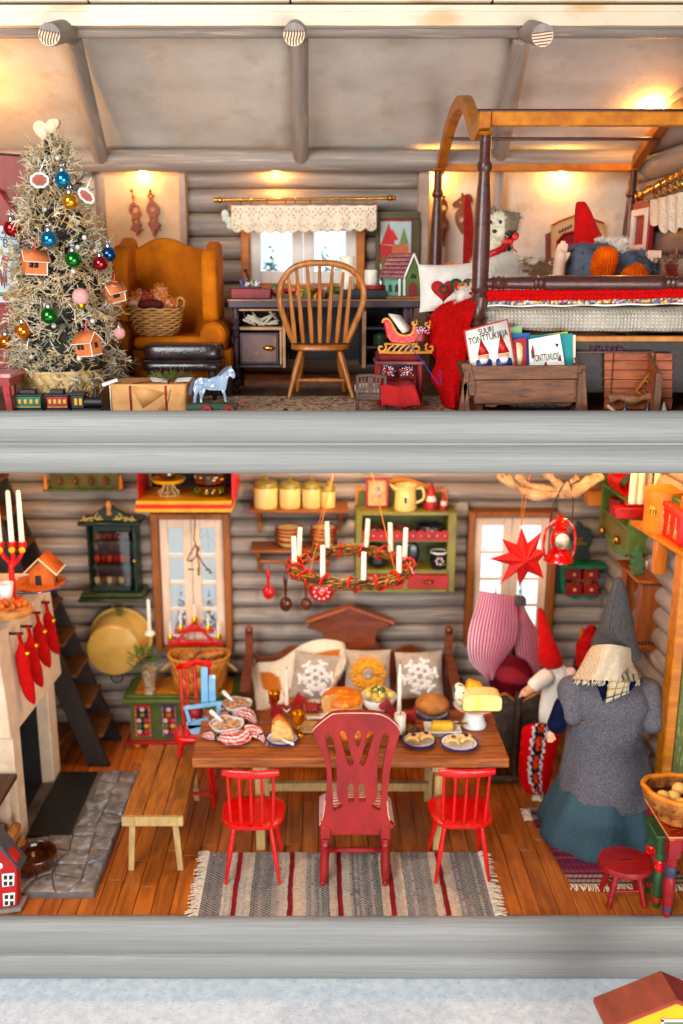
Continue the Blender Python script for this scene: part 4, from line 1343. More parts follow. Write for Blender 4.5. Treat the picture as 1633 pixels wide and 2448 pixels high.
g=G().lathe([(.07,0),(.076,.02),(.078,.15),(.07,.15),(.06,.1),(0,.1)],(a[0],2.64,zl3),22);g.o('body',mat('navy_glaze',K(26,28,54),rough=.25,coat=.5),t,sm=60)
g=G().ring((a[0],2.64,zl3+.15),.075,.009,n=22);g.o('rim',PORC,t)
g=G();g.col=k3(220,200,190)
for k in range(6):g.ball((a[0]+.03*cos(k),2.565,zl3+.08+.03*sin(k)),(.012,.005,.012),7,5)
g.col=k3(80,120,60);g.ball((a[0]+.04,2.567,zl3+.05),(.02,.004,.01),7,5)
g.o('flowers',VCP,t)
a=qq(1165,630)
g=G();g.col=k3(30,32,30);g.ball((a[0],2.72,zl3+.11),(.07,.02,.11),18,10)
tag(g.o('plate',VCG),'dark oval plate standing on edge on the lower dresser shelf','plate')
a=qq(950,630)
t=thing('dark_jug',(a[0],2.68,zl3),'dark jug half hidden by the hanging wreath on the dresser','jug')
g=G().lathe([(.05,0),(.09,.05),(.09,.12),(.05,.17),(.055,.2)],(a[0],2.68,zl3),20);g.o('body',MATS['black_bowl'],t)
# DINING TABLE, CHAIRS, RUG
ZT=.78
x0,x1=-.97,1.405
tb=thing('dining_table',(.22,1.2,0),'rough brown plank dining table laid for a feast in the lower room','table')
ys=[.80,1.0,1.155,1.39,1.62]
for i in range(4):
 g=G();rs=random.Random(i)
 g.box(x0+rs.uniform(0,.012),x1-rs.uniform(0,.012),ys[i]+.0045,ys[i+1]-.0045,ZT-.078,ZT+rs.uniform(-.004,0))
 g.o('plank',TBLW,tb,bev=.008,bseg=2)
for lx in(-.46,.885):
 for ly in(.84,1.52):
  g=G().box(lx-.035,lx+.035,ly-.03,ly+.03,0,ZT-.15);g.o('leg',PALEW,tb,bev=.005)
 g=G().box(lx-.055,lx+.055,.86,1.56,ZT-.15,ZT-.08);g.o('cross_rail',PALEW,tb,bev=.006)
g=G().box(-.42,.85,1.15,1.2,.30,.37);g.o('stretcher',PALEW,tb,bev=.005)
# bench at the left
t=thing('wooden_bench',(-1.22,1.06,0),'small brown bench of three rough boards with pale legs, left of the table','bench')
zb=.47
xl,xr,yn,yf=-1.44,-.995,.53,1.60
w=(xr-xl)/3
for i in range(3):
 g=G().box(xl+i*w+.004,xl+(i+1)*w-.004,yn+.02,yf,zb-.03,zb);g.o('board',BENW,t,bev=.006)
g=G().box(xl,xr,yn-.01,yn+.019,zb-.075,zb+.0);g.o('apron',PALEW,t,bev=.004)
g=G().box(xr-.03,xr-.005,yn+.02,yf,zb-.09,zb-.031);g.o('apron',BENW,t)
for lx,ly,s in((xl+.07,yn+.05,-1),(xr-.07,yn+.05,1),(xl+.07,yf-.08,-1),(xr-.07,yf-.08,1)):
 g=G().add([(lx+dx*.022+s*.03*(1-k),ly+dy*.018,(zb-.04)*k)for k in(0,1)for dy in(-1,1)for dx in(-1,1)],[(0,2,3,1),(4,5,7,6),(0,1,5,4),(2,6,7,3),(0,4,6,2),(1,3,7,5)]);g.o('leg',PALEW,t,bev=.003)
# red spindle chairs
def red_chair(loc,rz,label):
 t=thing('spindle_chair',(0,0,0),label,'chair','small red spindle chairs')
 g=G()
 zs=.45
 n=32
 pts=[]
 for i in range(n):
  a=2*pi*i/n
  ca,sa=cos(a),sin(a)
  e=.62
  wx=.225+.018*(sa if sa>0 else 0)-.0
  pts.append((wx*abs(ca)**e*(1 if ca>0 else-1),.205*abs(sa)**e*(1 if sa>0 else-1)))
 vs=[(x*.93,y*.93,zs-.018)for x,y in pts]+[(x,y,zs)for x,y in pts]+[(x,y,zs+.016)for x,y in pts]+[(x*.95,y*.95,zs+.024)for x,y in pts]+[(x*.6,y*.6,zs+.016)for x,y in pts]+[(0,0,zs+.014)]
 fs=[tuple(range(n-1,-1,-1))]
 for k in range(4):fs+=[(k*n+i,k*n+(i+1)%n,(k+1)*n+(i+1)%n,(k+1)*n+i)for i in range(n)]
 fs+=[(4*n+i,4*n+(i+1)%n,5*n)for i in range(n)]
 g.add(vs,fs);g.o('seat',RED,t,sm=50)
 for sx in(-1,1):
  for(fy,ty)in((-.195,-.13),(.20,.12)):
   g=G().turned((sx*.195,fy,0),(sx*.13,ty,zs-.01),[(0,.011),(.15,.013),(.55,.02),(.9,.017),(1,.016)],10);g.o('leg',RED,t)
 for k in range(5):
  u=(k-2)/2
  g=G().turned((u*.15,-.165+.012*u*u,zs+.01),(u*.16,-.215+.02*u*u,.86),[(0,.012),(.3,.0135),(.7,.0115),(1,.01)],8);g.o('spindle',RED,t)
 g=G()
 def cr(u,v):
  a=2*pi*v
  x=(u-.5)*.40
  e=1-(abs(2*u-1)**6)*.35
  return(x,-.218+.030*(2*u-1)**2+.014*cos(a),.885+.034*e*sin(a)*(1 if True else 0))
 g.surf(cr,20,12,cv=True)
 g.add([cr(0,v/12)for v in range(12)],[tuple(range(12))]);g.add([cr(1,v/12)for v in range(12)],[tuple(range(11,-1,-1))])
 g.o('crest_rail',RED,t,sm=60)
 t.location=loc;t.rotation_euler=(0,0,rz)
 return t
c0=red_chair((-.492,.585,.012),0.0,'red spindle chair left of the big carved chair, back to the viewer')
dup(c0,(1.012,.60,.012),'red spindle chair right of the big carved chair, back to the viewer',rz=.02)
# big carved chair
Yb=.40
q=pl(L5,Yb)
t=thing('carved_chair',(.25,.58,0),'large oxblood chair with pierced carved back and striped seat in front of the table','chair')
outer=[(626,272),(640,254),(700,205),(742,191),(825,189),(905,191),(962,207),(1010,245),(1024,272),(1019,305),(1003,350),(986,430),(974,520),(967,600),(972,660),(981,700),(981,735),(700,735),(665,700),(674,660),(684,600),(692,520),(686,430),(657,350),(634,305)]
h1=[(683,298),(692,289),(703,287),(714,297),(728,350),(734,420),(736,500),(736,560),(745,600),(762,625),(740,640),(722,644),(719,600),(716,520),(710,440),(700,380),(688,330)]
h2=[(747,290),(755,277),(767,275),(778,288),(790,340),(803,390),(815,422),(800,437),(790,432),(776,390),(762,340)]
h3=[(822,290),(829,276),(838,275),(849,290),(845,325),(835,348),(824,338),(817,315)]
M_=lambda h:[(1658-x,y)for x,y in h]
h4=M_(h2);h5=M_(h1)
h4=[(x-4,y)for x,y in h4]
h6=[(790,528),(800,520),(812,526),(814,560),(815,600),(800,606),(790,598)]
h7=[(838,528),(848,520),(858,526),(864,560),(870,600),(852,606),(838,598)]
g=G()
plate_holes(g,[q(*p)for p in crv(outer+outer[:1],2)[:-1]],[[q(*p)for p in crv(h+h[:1],3)[:-1]]for h in(h1,h2,h3,h4,h5,h6,h7)],Yb,Yb+.045)
zmid=.55
g.v=[(x,y-.10*max(0,z-zmid)**1.0*.35,z)for x,y,z in g.v]
g.o('backrest',OXR,t,sm=30,bev=.004)
WEAR=mat('worn_edge',K(226,190,165),K(200,150,130),.6,10)
g=G()
for pts in([(626,274),(640,256),(700,207),(742,193),(905,193),(962,209),(1010,247),(1023,272)],[(684,600),(676,655),(668,690)],[(967,600),(971,655),(979,690)]):
 ps=[]
 for p in crv(pts,3):
  x,z=q(*p);ps.append((x,Yb-.001-.035*max(0,z-zmid),z))
 g.tube(ps,.0045,5)
g.o('worn_edge',WEAR,t,kind=ST)
zs=.50
cx=.255
xa,xb=cx-.265,cx+.255
g=G().box(xa+.02,xb-.02,.43,.80,zs-.12,zs-.03);g.o('seat_frame',OXR,t,bev=.008)
STR=None
g=G()
def seatf(u,v):
 a,b=2*u-1,2*v-1
 e=(max(0,1-abs(a)**4)*max(0,1-abs(b)**4))**.5
 return(cx-.003+a*.268,.61+b*.205,zs-.035+.075*e+.01*(1-a*a))
STC=lambda u,v:k3(236,220,214)if int(v*22)%2 else k3(172,38,62)
g.surf(seatf,16,68,cf=STC)
g.o('seat_cushion',VC,t,sm=180)
LT=[(0,.014),(.03,.022),(.07,.026),(.10,.018),(.12,.024),(.2,.028),(.5,.034),(.75,.028),(.80,.034),(.83,.024),(.86,.036),(.92,.03),(.94,.036),(1,.036)]
for(px,py,sgn)in((L5(672,1000),.385,0),(L5(958,1000),.385,0)):
 xx=F(px,0).x
 topx=q(684,770)[0]if xx<cx else q(958,770)[0]
 g=G().turned((xx,.375,.012),(topx,.42,.37),LT,14);g.o('leg',OXR,t)
 g=G().box(topx-.036,topx+.036,.395,.45,.37,.47);g.o('leg_block',OXR,t,bev=.005)
for xx in(xa+.04,xb-.04):
 g=G().turned((xx,.775,.0),(xx,.765,.38),LT,14);g.o('leg',OXR,t)
g=G().turned((xa+.03,.60,.15),(xb-.03,.60,.15),spindle(1,.024),10);g.o('stretcher',OXR,t)
for xx in(xa+.05,xb-.05):
 g=G().turned((xx-.0,.41,.13),(xx,.77,.13),[(0,.012),(.5,.022),(1,.012)],10);g.o('stretcher',OXR,t)
# rag rug
cornr=[F(L5(*p),.01)for p in((112,1142),(1448,1140),(155,846),(1400,850))]
x0r,x1r,y0r,y1r=-.845,1.19,.045,.775
rs=random.Random(21)
cols=[]
nu=330
segs=[(0,.075,'d'),(.075,.105,'l'),(.105,.125,'r'),(.125,.17,'l'),(.17,.27,'d'),(.27,.3,'l'),(.3,.318,'r'),(.318,.36,'p'),(.36,.44,'d'),(.44,.475,'p'),(.475,.49,'r'),(.49,.52,'l'),(.52,.63,'d'),(.63,.655,'p'),(.655,.67,'r'),(.67,.71,'p'),(.71,.81,'d'),(.81,.838,'p'),(.838,.853,'r'),(.853,.89,'p'),(.89,1.01,'d')]
for i in range(nu+1):
 u=i/nu
 k=[s[2]for s in segs if s[0]<=u<s[1]]or['d']
 cols.append(k[0])
pal={'l':[k3(218,206,190),k3(200,190,176),k3(228,214,196)],'p':[k3(232,204,176),k3(222,194,168),k3(208,190,172)],'r':[k3(160,20,36),k3(140,16,30),k3(170,40,50)],'d':[k3(110,108,116),k3(146,138,136),k3(66,72,88),k3(104,92,106),k3(176,164,154),k3(70,104,98),k3(126,112,124),k3(116,112,110),k3(106,116,120),k3(60,88,84)]}
nv=110
rugcol={}
def rcf(u,v):
 i,j=int(round(u*nu)),int(round(v*nv))
 key=(i//3,j//2)
 if key not in rugcol:
  p=pal[cols[min(nu,(i//3)*3+1)]]
  rr=random.Random((i//3)*7919+(j//16 if rs.random()<.15 else 0))
  c=rr.choice(p);f=rs.uniform(.85,1.1)
  if cols[min(nu,(i//3)*3+1)]!='r' and(j//2+i//3)%2:c=tuple(a_*.25+b_*.75 for a_,b_ in zip(c,k3(224,212,194)))
  rugcol[key]=tuple(q_*f for q_ in c)
 return rugcol[key]
def rgf(u,v):
 i,j=int(round(u*nu)),int(round(v*nv))
 x=x0r+(x1r-x0r)*u;y=y0r+(y1r-y0r)*v
 hx=(.5+.5*cos(2*pi*i/3));hy=.5+.5*sin(2*pi*(j/4+.5*((i//3)%2)))
 sk=.05*(v-.5)*(1 if u>.5 else-1)*0
 return(x+.004*nz(y*14,i*.3)+.006*nz(y*4,u*3),y+(.006*nz(x*9,3)),.006+.006*hx+.004*hy+.004*nz(x*4,y*4))
rug=thing('rag_rug',((x0r+x1r)/2,y0r,0),'woven rag rug with red stripes and white fringes under the three chairs','rug')
g=G().surf(rgf,nu,nv,cf=rcf);g.o('weave',mat('rug_wool',(1,1,1,1),(.8,.8,.8,1),.95,60,bump=.6,bscale=240,vcol=True),rug,sm=180)
g=G()
for side,xe in((-1,x0r),(1,x1r)):
 k=0
 y=y0r+.004
 while y<y1r:
  L=rs.uniform(.055,.095)
  dy=rs.uniform(-.018,.018)
  g.tube([(xe-side*.004,y,.012),(xe+side*L*.35,y+dy*.4,.02+rs.uniform(-.004,.006)),(xe+side*L*.7,y+dy,.014),(xe+side*L,y+dy*1.2+rs.uniform(-.01,.01),.007)],.0042,4,r2=.0035)
  y+=rs.uniform(.008,.0115)
g.o('fringe',mat('fringe_cotton',K(232,218,196),K(214,200,178),.9,40),rug,kind=ST)
q2=[F(L6(*p),.005)for p in((590,1370),(1100,1400),(320,850),(900,900))]
xa2,ya2=1.79,.38
rug2=thing('rag_rug',(2.1,.4,0),'purple and grey striped rag rug with white fringe under the large gnome','rug')
g=G()
pal2=[k3(130,40,80),k3(110,30,60),k3(120,130,120),k3(170,160,140),k3(90,40,90),k3(150,70,90)]
rr2=random.Random(31)
bands=[rr2 .choice(pal2)for _ in range(40)]
g.surf(lambda u,v:(1.79-.12*v+.85*u,.385+1.0*v,.012+.006*abs(sin(v*90*pi))+.003*sin(u*150)),90,180,cf=lambda u,v:tuple(c*(.8+.4*random.random())for c in bands[int(v*36)]))
g.o('weave',MATS['rug_wool'],rug2,sm=180)
g=G()
x=1.79
while x<2.63:
 L=rs.uniform(.05,.075)
 g.tube([(x,.388,.014),(x+rs.uniform(-.01,.01),.388-L*.5,.02),(x+rs.uniform(-.015,.015),.388-L,.006)],.0045,4)
 x+=rs.uniform(.010,.015)
y=1.2
while y<1.36:
 g.tube([(1.70,y,.014),(1.66,y+rs.uniform(-.01,.01),.02),(1.63,y+rs.uniform(-.02,.02),.008)],.0055,4);y+=.015
g.o('fringe',MATS['fringe_cotton'],rug2,kind=ST)
# FOOD AND CROCKERY
def tp_(x,y):return F(L5(x,y),ZT)
ZT1=ZT+.001
LUMP=mat('porridge',K(222,176,132),K(176,120,78),.5,40,bump=.6,bscale=90,wear=K(240,214,180))
for(cx_,cy_,r,lab,sx)in((281,192,.125,'rear white bowl of oat porridge with a spoon on the table',-1),(234,286,.137,'front white bowl of oat porridge with a spoon on the table',-1)):
 c=tp_(cx_,cy_)
 t=thing('porridge_bowl',(c.x,c.y,ZT1),lab,'bowl','bowls of porridge')
 g=G()
 pr=[(r*.42,0),(r*.55,.004),(r*.82,.03),(r*.97,.062),(r,.078),(r*.95,.078),(r*.9,.05),(0,.045)]
 g.lathe(pr,(c.x,c.y,ZT1),30,sy=.92)
 g.v=[(x,y,z+(.006*sin(4*atan2(y-c.y,x-c.x))if z>ZT1+.05 else 0))for x,y,z in g.v]
 g.o('bowl',PORC,t,sm=60)
 g=G()
 rs=random.Random(int(cx_))
 for k in range(60):
  a,d=rs.uniform(0,2*pi),sqrt(rs.random())*r*.82
  g.ball((c.x+d*cos(a),c.y+d*sin(a)*.9,ZT1+.066+.02*(1-d/r)+rs.uniform(-.004,.006)),(rs.uniform(.012,.02),rs.uniform(.01,.016),.009),7,5,rot=(rs.random(),rs.random(),rs.random()*3))
 g.o('porridge',LUMP,t,kind=ST)
 g=G()
 a=Vector((c.x-r*.25,c.y+.0,ZT1+.09));b=Vector((c.x-r*.9,c.y+r*.32,ZT1+.15))
 g.tube([a,a.lerp(b,.4),b],lambda k:.008+.011*k,10);g.ball(b,(.018,.014,.016),10,6);g.o('spoon',PORC,t)
NAP=mat('napkin_cloth',(1,1,1,1),(.92,.92,.92,1),.85,30,bump=.3,bscale=150,vcol=True)
GRG=mat('green_ring',K(10,84,50),K(6,60,36),.15,10,coat=.6)
for pts,ring,lab,sd in((((190,214),(225,218),(252,220),(300,215),(335,232),(370,250)),252,'rear striped napkin in a green ring beside the rear porridge bowl',1),(((126,310),(160,318),(190,322),(235,330),(280,335),(328,318)),190,'large crumpled striped napkin in a green ring at the front left of the table',2),(((318,298),(345,300),(368,308),(390,322),(402,334),(412,350)),392,'small striped napkin in a green ring beside the cake plate',3)):
 W=[tp_(*p)for p in pts]
 t=thing('napkin',(W[2].x,W[2].y,ZT1),lab,'napkin','striped napkins in green rings')
 g=G()
 ri=min(range(6),key=lambda i:abs(pts[i][0]-ring))
 wid={1:[.012,.022,.012,.04,.05,.012],2:[.014,.03,.014,.065,.085,.05],3:[.04,.062,.05,.03,.012,.022]}[sd]
 Cc=crv([(w_.x,w_.y,q_)for w_,q_ in zip(W,wid)],6)
 m=len(Cc)
 def nf(u,v):
  k=u*(m-1);i=min(int(k),m-2);f=k-i
  x,y,w_=[Cc[i][e]*(1-f)+Cc[i+1][e]*f for e in range(3)]
  a=2*pi*v
  d=Vector((Cc[i+1][0]-Cc[i][0],Cc[i+1][1]-Cc[i][1],0)).normalized();s_=Vector((-d.y,d.x,0))
  w_=max(w_,.01)
  rr_=1+.22*sin(5*a+u*6)+.25*nz(u*6,cos(a)*1.5,sin(a)*1.5+sd)
  hgt=min(w_,.042)
  p=Vector((x,y,ZT1+hgt*.85))+s_*(cos(a)*w_*rr_)+Vector((0,0,sin(a)*hgt*rr_*.85))
  return(p.x,p.y,max(p.z,ZT1+.001))
 g.surf(nf,60,40,cv=True,cf=lambda u,v:k3(196,30,56)if int((v+u*.3)*22)%2 else k3(240,226,218))
 g.o('cloth',NAP,t,sm=60)
 c=Vector((Cc[ri*6][0],Cc[ri*6][1],ZT1+.022))if ri*6<m else Vector(Cc[-8][:2]+(ZT1+.02,))
 i=min(ri*6,m-2)
 d=Vector((Cc[i+1][0]-Cc[i][0],Cc[i+1][1]-Cc[i][1],0)).normalized();s_=Vector((-d.y,d.x,0))
 g=G().tube([c+s_*cos(a)*.028+Vector((0,0,sin(a)*.024))for a in[2*pi*k/16 for k in range(16)]],.010,7,closed=True)
 g.o('ring',GRG,t)
def plate_at(c,r,label,m=PORC,rim=BLUE,h=.028,name='plate'):
 t=thing(name,(c.x,c.y,ZT1),label,'plate')
 g=G().lathe([(r*.5,0),(r*.58,.004),(r*.8,h*.6),(r,h),(r*1.005,h+.006),(r*.97,h+.006),(r*.72,h*.55),(0,h*.4)],(c.x,c.y,ZT1),36);g.o('dish',m,t,sm=60)
 if rim:
  g=G().ring((c.x,c.y,ZT1+h+.003),r*.985,.0075,n=36,k=6);g.o('rim',rim,t)
  g=G()
  for k in range(14):
   a=2*pi*k/14
   g.ball((c.x+r*.78*cos(a),c.y+r*.78*sin(a),ZT1+h*.68+.002),(.008,.006,.002),6,4)
  g.o('blue_dots',BLUE,t,kind=ST)
 return t
CAKE=mat('sponge_cake',K(240,206,150),K(222,170,104),.8,24,bump=.6,bscale=110)
CRUST=mat('baked_crust',K(222,140,50),K(188,96,30),.45,9,bump=.2,bscale=60,wear=K(240,180,90))
c=tp_(487,330)
plate_at(c,.125,'blue rimmed plate with a wedge of cake and a white fork')
t=thing('cake_slice',(c.x,c.y+.02,ZT1),'tall wedge of golden sponge cake on the blue rimmed plate','cake')
g=G()
q=pl(L5,c.y-.02)
o=[q(*p)for p in crv([(437,297),(438,255),(448,222),(470,208),(495,222),(522,250),(538,282),(540,303),(500,306),(437,297)],3)[:-1]]
zlow=min(z for x,z in o)
o=[(x,z-zlow+ZT1+.02)for x,z in o]
g.prism(o,c.y-.03,c.y+.04);g.o('crumb',CAKE,t,sm=40,bev=.008)
g=G();top=sorted(o,key=lambda p:-p[1])[:9]
top=sorted(top)
g.add([(x,c.y-.033,z-.0)for x,z in top]+[(x,c.y+.043,z)for x,z in top],[(i,i+1,len(top)+i+1,len(top)+i)for i in range(len(top)-1)])
g.o('crust',CRUST,t,thick=.012)
t=thing('fork',(c.x+.03,c.y-.08,ZT1+.03),'silver fork with white handle on the cake plate','fork')
a=c+Vector((.0,-.035,.035));b=c+Vector((.085,-.12,.042))
g=G().tube([a,a.lerp(b,.5),b],lambda k:.006+.007*k,8);g.ball(b,.013,8,6);g.o('handle',PORC,t)
g=G()
for k in(-1,0,1):g.tube([a,a+Vector((-.045+.0*k,.012+k*.012,.0))],.0028,5)
g.o('tines',SILV,t)
def goblet(c,s,label):
 t=thing('goblet',(c.x,c.y,ZT1),label,'goblet','gold goblets')
 g=G().lathe([(.042*s,0),(.04*s,.006*s),(.012*s,.012*s),(.008*s,.05*s),(.012*s,.072*s),(.008*s,.085*s),(.03*s,.10*s),(.05*s,.135*s),(.052*s,.175*s),(.058*s,.20*s),(.05*s,.20*s),(.046*s,.14*s),(0,.11*s)],(c.x,c.y,ZT1),24)
 g.o('cup',GOLD,t,sm=60)
goblet(tp_(563,303),.98,'gold goblet standing beside the wedge of cake')
goblet(tp_(452,200),.92,'gold goblet at the back behind the left red candle animal')
AN=[(-.13,.02),(-.125,.10),(-.14,.13),(-.115,.14),(-.10,.11),(-.05,.10),(.0,.095),(.03,.11),(.06,.15),(.075,.19),(.10,.205),(.105,.18),(.15,.15),(.145,.125),(.10,.115),(.085,.08),(.08,0),(.045,0),(.03,.04),(-.04,.04),(-.06,0),(-.10,0)]
for(px,sgn,hc,lab,labc,cnd)in(((508,232),1,None,'left red wooden animal candle holder with a bow on the table','left tall white candle on the table',(505,0)),((1022,262),-1,None,'right red wooden animal candle holder with a bow on the table','right tall dripping white candle on the table',(1018,-25))):
 c=tp_(*px)
 c.y+=.05
 t=thing('animal_candle_holder',(c.x,c.y,ZT1),lab,'candle holder','red animal candle holders')
 s=1.05
 g=G().prism(crv([(c.x+sgn*x*s,ZT1+z*s)for x,z in AN]+[(c.x+sgn*AN[0][0]*s,ZT1+AN[0][1]*s)],3)[:-1],c.y-.02,c.y+.02);g.o('body',REDM,t,sm=40,bev=.006,bseg=2)
 g=G();g.col=k3(236,226,214);g.tube([(c.x-.03,c.y-.026,ZT1+.09),(c.x,c.y-.03,ZT1+.06),(c.x+.03,c.y-.026,ZT1+.09)],.007,6)
 g.col=k3(30,90,60)
 for dx in(-.035,-.015,.03,.045):g.ball((c.x+dx,c.y-.028,ZT1+.08+abs(dx)*.4),(.014,.006,.009),7,5)
 g.o('bow',VCP,t)
 zt_=ZT1+.10
 g=G().lathe([(.03,-.01),(.032,.008),(.02,.012)],(c.x,c.y,zt_),12);g.o('candle_cup',REDM,t)
 top=P(L5(*cnd),c.y).z
 H=top-zt_
 g=G().lathe([(.017,0),(.0165,H*.4),(.015,H*.75),(.011,H*.93),(.005,H)],(c.x,c.y,zt_),12)
 if sgn<0:
  rs=random.Random(4)
  for k in range(22):g.ball((c.x+.014*(1 if rs.random()<.6 else-.8),c.y-.006,zt_+rs.uniform(.02,H*.85)),(.006,.006,rs.uniform(.01,.022)),6,5)
 t2=thing('candle',(c.x,c.y,zt_),labc,'candle','candles on the dining table')
 g.o('wax',WAX,t2)
 g=G().cyl((c.x,c.y,top),(c.x+.003,c.y,top+.022),.003);g.o('wick',BLACK,t2)
c=tp_(760,200)
t=thing('round_cake',(c.x,c.y,ZT1),'round golden ring cake with a slice missing behind the carved chair','cake')
r=.17
g=G()
n=40
vs=[]
a0,a1=-2.2,3.35
for(rr_,z)in((r*.9,0),(r*.98,.05),(r,.10),(r*.95,.135),(r*.8,.155),(r*.6,.15),(r*.45,.158),(r*.2,.15),(.0,.15),(0,0)):
 for i in range(n+1):
  a=a0+(a1-a0)*i/n
  vs.append((c.x+rr_*cos(a),c.y+rr_*sin(a),ZT1+.015+z))
m=n+1
fs=[(j*m+i,j*m+i+1,(j+1)*m+i+1,(j+1)*m+i)for j in range(9)for i in range(n)]
g.mi=[]
g.add(vs,fs)
g.mi=[0 if j<2 else 1 for j in range(9)for i in range(n)]
g.add([vs[j*m]for j in range(10)],[tuple(range(10))]);g.add([vs[j*m+n]for j in range(10)],[tuple(range(9,-1,-1))])
g.mi=g.mi[:9*n]+[0,0]
g.o('crumb',[CAKE,CRUST],t,sm=45)
g=G().lathe([(.1,0),(.17,.006),(.19,.014),(0,.012)],(c.x,c.y,ZT1),30);g.o('cake_plate',PORC,t)
c=tp_(628,236)
t=thing('cake_knife',(c.x,c.y,ZT1),'white handled cake knife beside the ring cake','knife')
g=G().tube([(c.x-.05,c.y,ZT1+.02),(c.x+.02,c.y,ZT1+.025),(c.x+.10,c.y+.01,ZT1+.02)],lambda k:.015-.005*k,8);g.o('handle',PORC,t)
c=tp_(600,225)
t=thing('cold_cuts',(c.x,c.y+.1,ZT1),'folded dark red slices of cured meat behind the goblet','cold cuts')
for k in range(7):
 g=G();cc=Vector((c.x-.04+k*.022,c.y+.08+.02*(k%2),ZT1+.02))
 g.surf(lambda u,v:(cc.x+(u-.5)*.07+.01*sin(v*9),cc.y+(v-.5)*.05,cc.z+.022*sin(u*9+k)*(.4+v)+.03*v+.01),12,6)
 g.o('slice',mat('cured_meat',K(140,40,40),K(176,80,70),.45,30),t,sm=180,thick=.004)
g=G().box(c.x-.08,c.x+.15,c.y,c.y+.16,ZT1,ZT1+.012);g.o('board',PALEW,t,bev=.004)
c=tp_(600,268)
t=thing('bread_board',(c.x,c.y,ZT1),'small pale bread board behind the goblet','board')
g=G().lathe([(.09,0),(.10,.008),(.095,.014),(0,.014)],(c.x+.02,c.y,ZT1),24,sx=1.2);g.o('disc',PALEW,t)
c=tp_(925,180)
t=thing('potato_bowl',(c.x,c.y,ZT1),'white bowl heaped with boiled potatoes and herbs at the back of the table','bowl')
r=.15
g=G().lathe([(r*.5,0),(r*.62,.006),(r*.9,.06),(r*1.02,.115),(r*1.0,.12),(r*.92,.11),(r*.6,.04),(0,.04)],(c.x,c.y,ZT1),32);g.o('bowl',PORC,t,sm=60)
POT=mat('potato',K(240,214,132),K(226,192,104),.35,12,bump=.1,sss=.1)
rs=random.Random(12)
sp=[]
for k in range(60):
 a,d=rs.uniform(0,2*pi),sqrt(rs.random())*.105
 p=Vector((c.x+d*cos(a),c.y+d*sin(a),ZT1+.125+(.105-d)*.75))
 if all((p-s_).length>.038 for s_ in sp):sp.append(p)
for p in sp:
 g=G().ball(p,(.03,.027,.026),12,8,rot=(rs.random(),rs.random(),rs.random()))
 g.o('potato',POT,t,sm=180)
g=G()
for k in range(120):
 a,d=rs.uniform(0,2*pi),sqrt(rs.random())*.06
 p=Vector((c.x+d*cos(a)-.0,c.y+d*sin(a)-.02,ZT1+.155+(.08-d)*.75+rs.uniform(0,.012)))
 g.ball(p,(.007,.006,.005),5,4)
g.o('herbs',mat('dill_green',K(56,90,40),K(84,120,60),.7,40),t,kind=ST)
c=tp_(1172,215)
plate_at(c+Vector((0,.01,0)),.135,'blue rimmed plate under the round rye loaf')
g=G().ball((c.x,c.y+.01,ZT1+.10),(.138,.12,.085),24,16,fn=lambda d:1+.03*nz(d.x*2,d.y*2,d.z*2))
tag(g.o('rye_loaf',mat('rye_crust',K(196,136,84),K(166,106,60),.7,8,bump=.4,bscale=60,wear=K(130,80,44),wearw=(.66,.72)),sm=180),'round brown rye loaf on a blue plate near the cheese stand','bread')
c=tp_(1362,255)
t=thing('cheese_stand',(c.x,c.y,ZT1),'tall white porcelain stand carrying three cheeses at the right end of the table','cake stand')
g=G().lathe([(.098,0),(.10,.02),(.085,.05),(.075,.09),(.078,.13),(.11,.15),(.165,.17),(.168,.178),(.14,.168),(0,.162)],(c.x,c.y,ZT1),36);g.o('pedestal',PORC,t,sm=50)
g=G().ring((c.x,c.y,ZT1+.175),.165,.004,n=36,k=5);g.o('brown_rim',CRUST,t)
zc_=ZT1+.17
g=G()
w,h,d=.15,.13,.075
def brie(u,v):
 a=2*pi*v
 e=.38
 ca,sa=cos(a),sin(a)
 return(c.x+.04+w*abs(ca)**e*(1 if ca>0 else-1),c.y-.05+(u-.5)*d*2,zc_+.068+.066*abs(sa)**e*(1 if sa>0 else-1)+.014*(1-abs(ca)))
g.surf(brie,6,32,cv=True);rindn=len(g.f)
g.add([brie(1,k/32)for k in range(32)],[tuple(range(32))])
g.o('brie',mat('cheese_rind',K(244,226,176),K(236,214,150),.5,8,bump=.1,sss=.1),None,sm=50,label='large pale soft cheese cut open on the white stand',cat='cheese',origin=(c.x+.04,c.y,zc_))
rt=[o_ for o_ in COL.objects if o_.name=='brie'][0]
RT_[rt.name]=Vector((c.x+.04,c.y,zc_))
g=G();fr=[brie(0,k/32)for k in range(32)]
cc=Vector((c.x+.04,0,zc_+.07))
fr2=[(cc.x+(x-cc.x)*.9,y-.0035,cc.z+(z-cc.z)*.84-.004)for x,y,z in fr]
g.add(fr,[tuple(range(31,-1,-1))]);g.add(fr2,[tuple(range(31,-1,-1))])
g.o('cut_face',mat('cheese_paste',K(244,222,120),K(250,238,176),.3,7,bump=.05,coat=.3),rt)
g=G().ball((c.x-.115,c.y-.0,zc_+.095),(.058,.06,.098),18,14,rot=(0,-.25,0),fn=lambda d:1+.04*nz(d.x*3,d.y*3,d.z*3))
tag(g.o('blue_cheese',mat('blue_cheese_paste',K(236,230,204),K(226,220,190),.5,12,bump=.4,wear=K(50,92,92),bscale=60,wearw=(.56,.6)),sm=180),'white and blue veined cheese leaning on the left of the stand','cheese')
g=G().obox((c.x-.01,c.y+.06,zc_+.12),(.12,.07,.12),(.1,.35,.2))
tag(g.o('yellow_cheese',mat('yellow_cheese_paste',K(238,176,30),K(224,156,20),.4,10),bev=.01),'yellow cheese wedge behind the pale cheese on the stand','cheese')
c=tp_(1218,288)
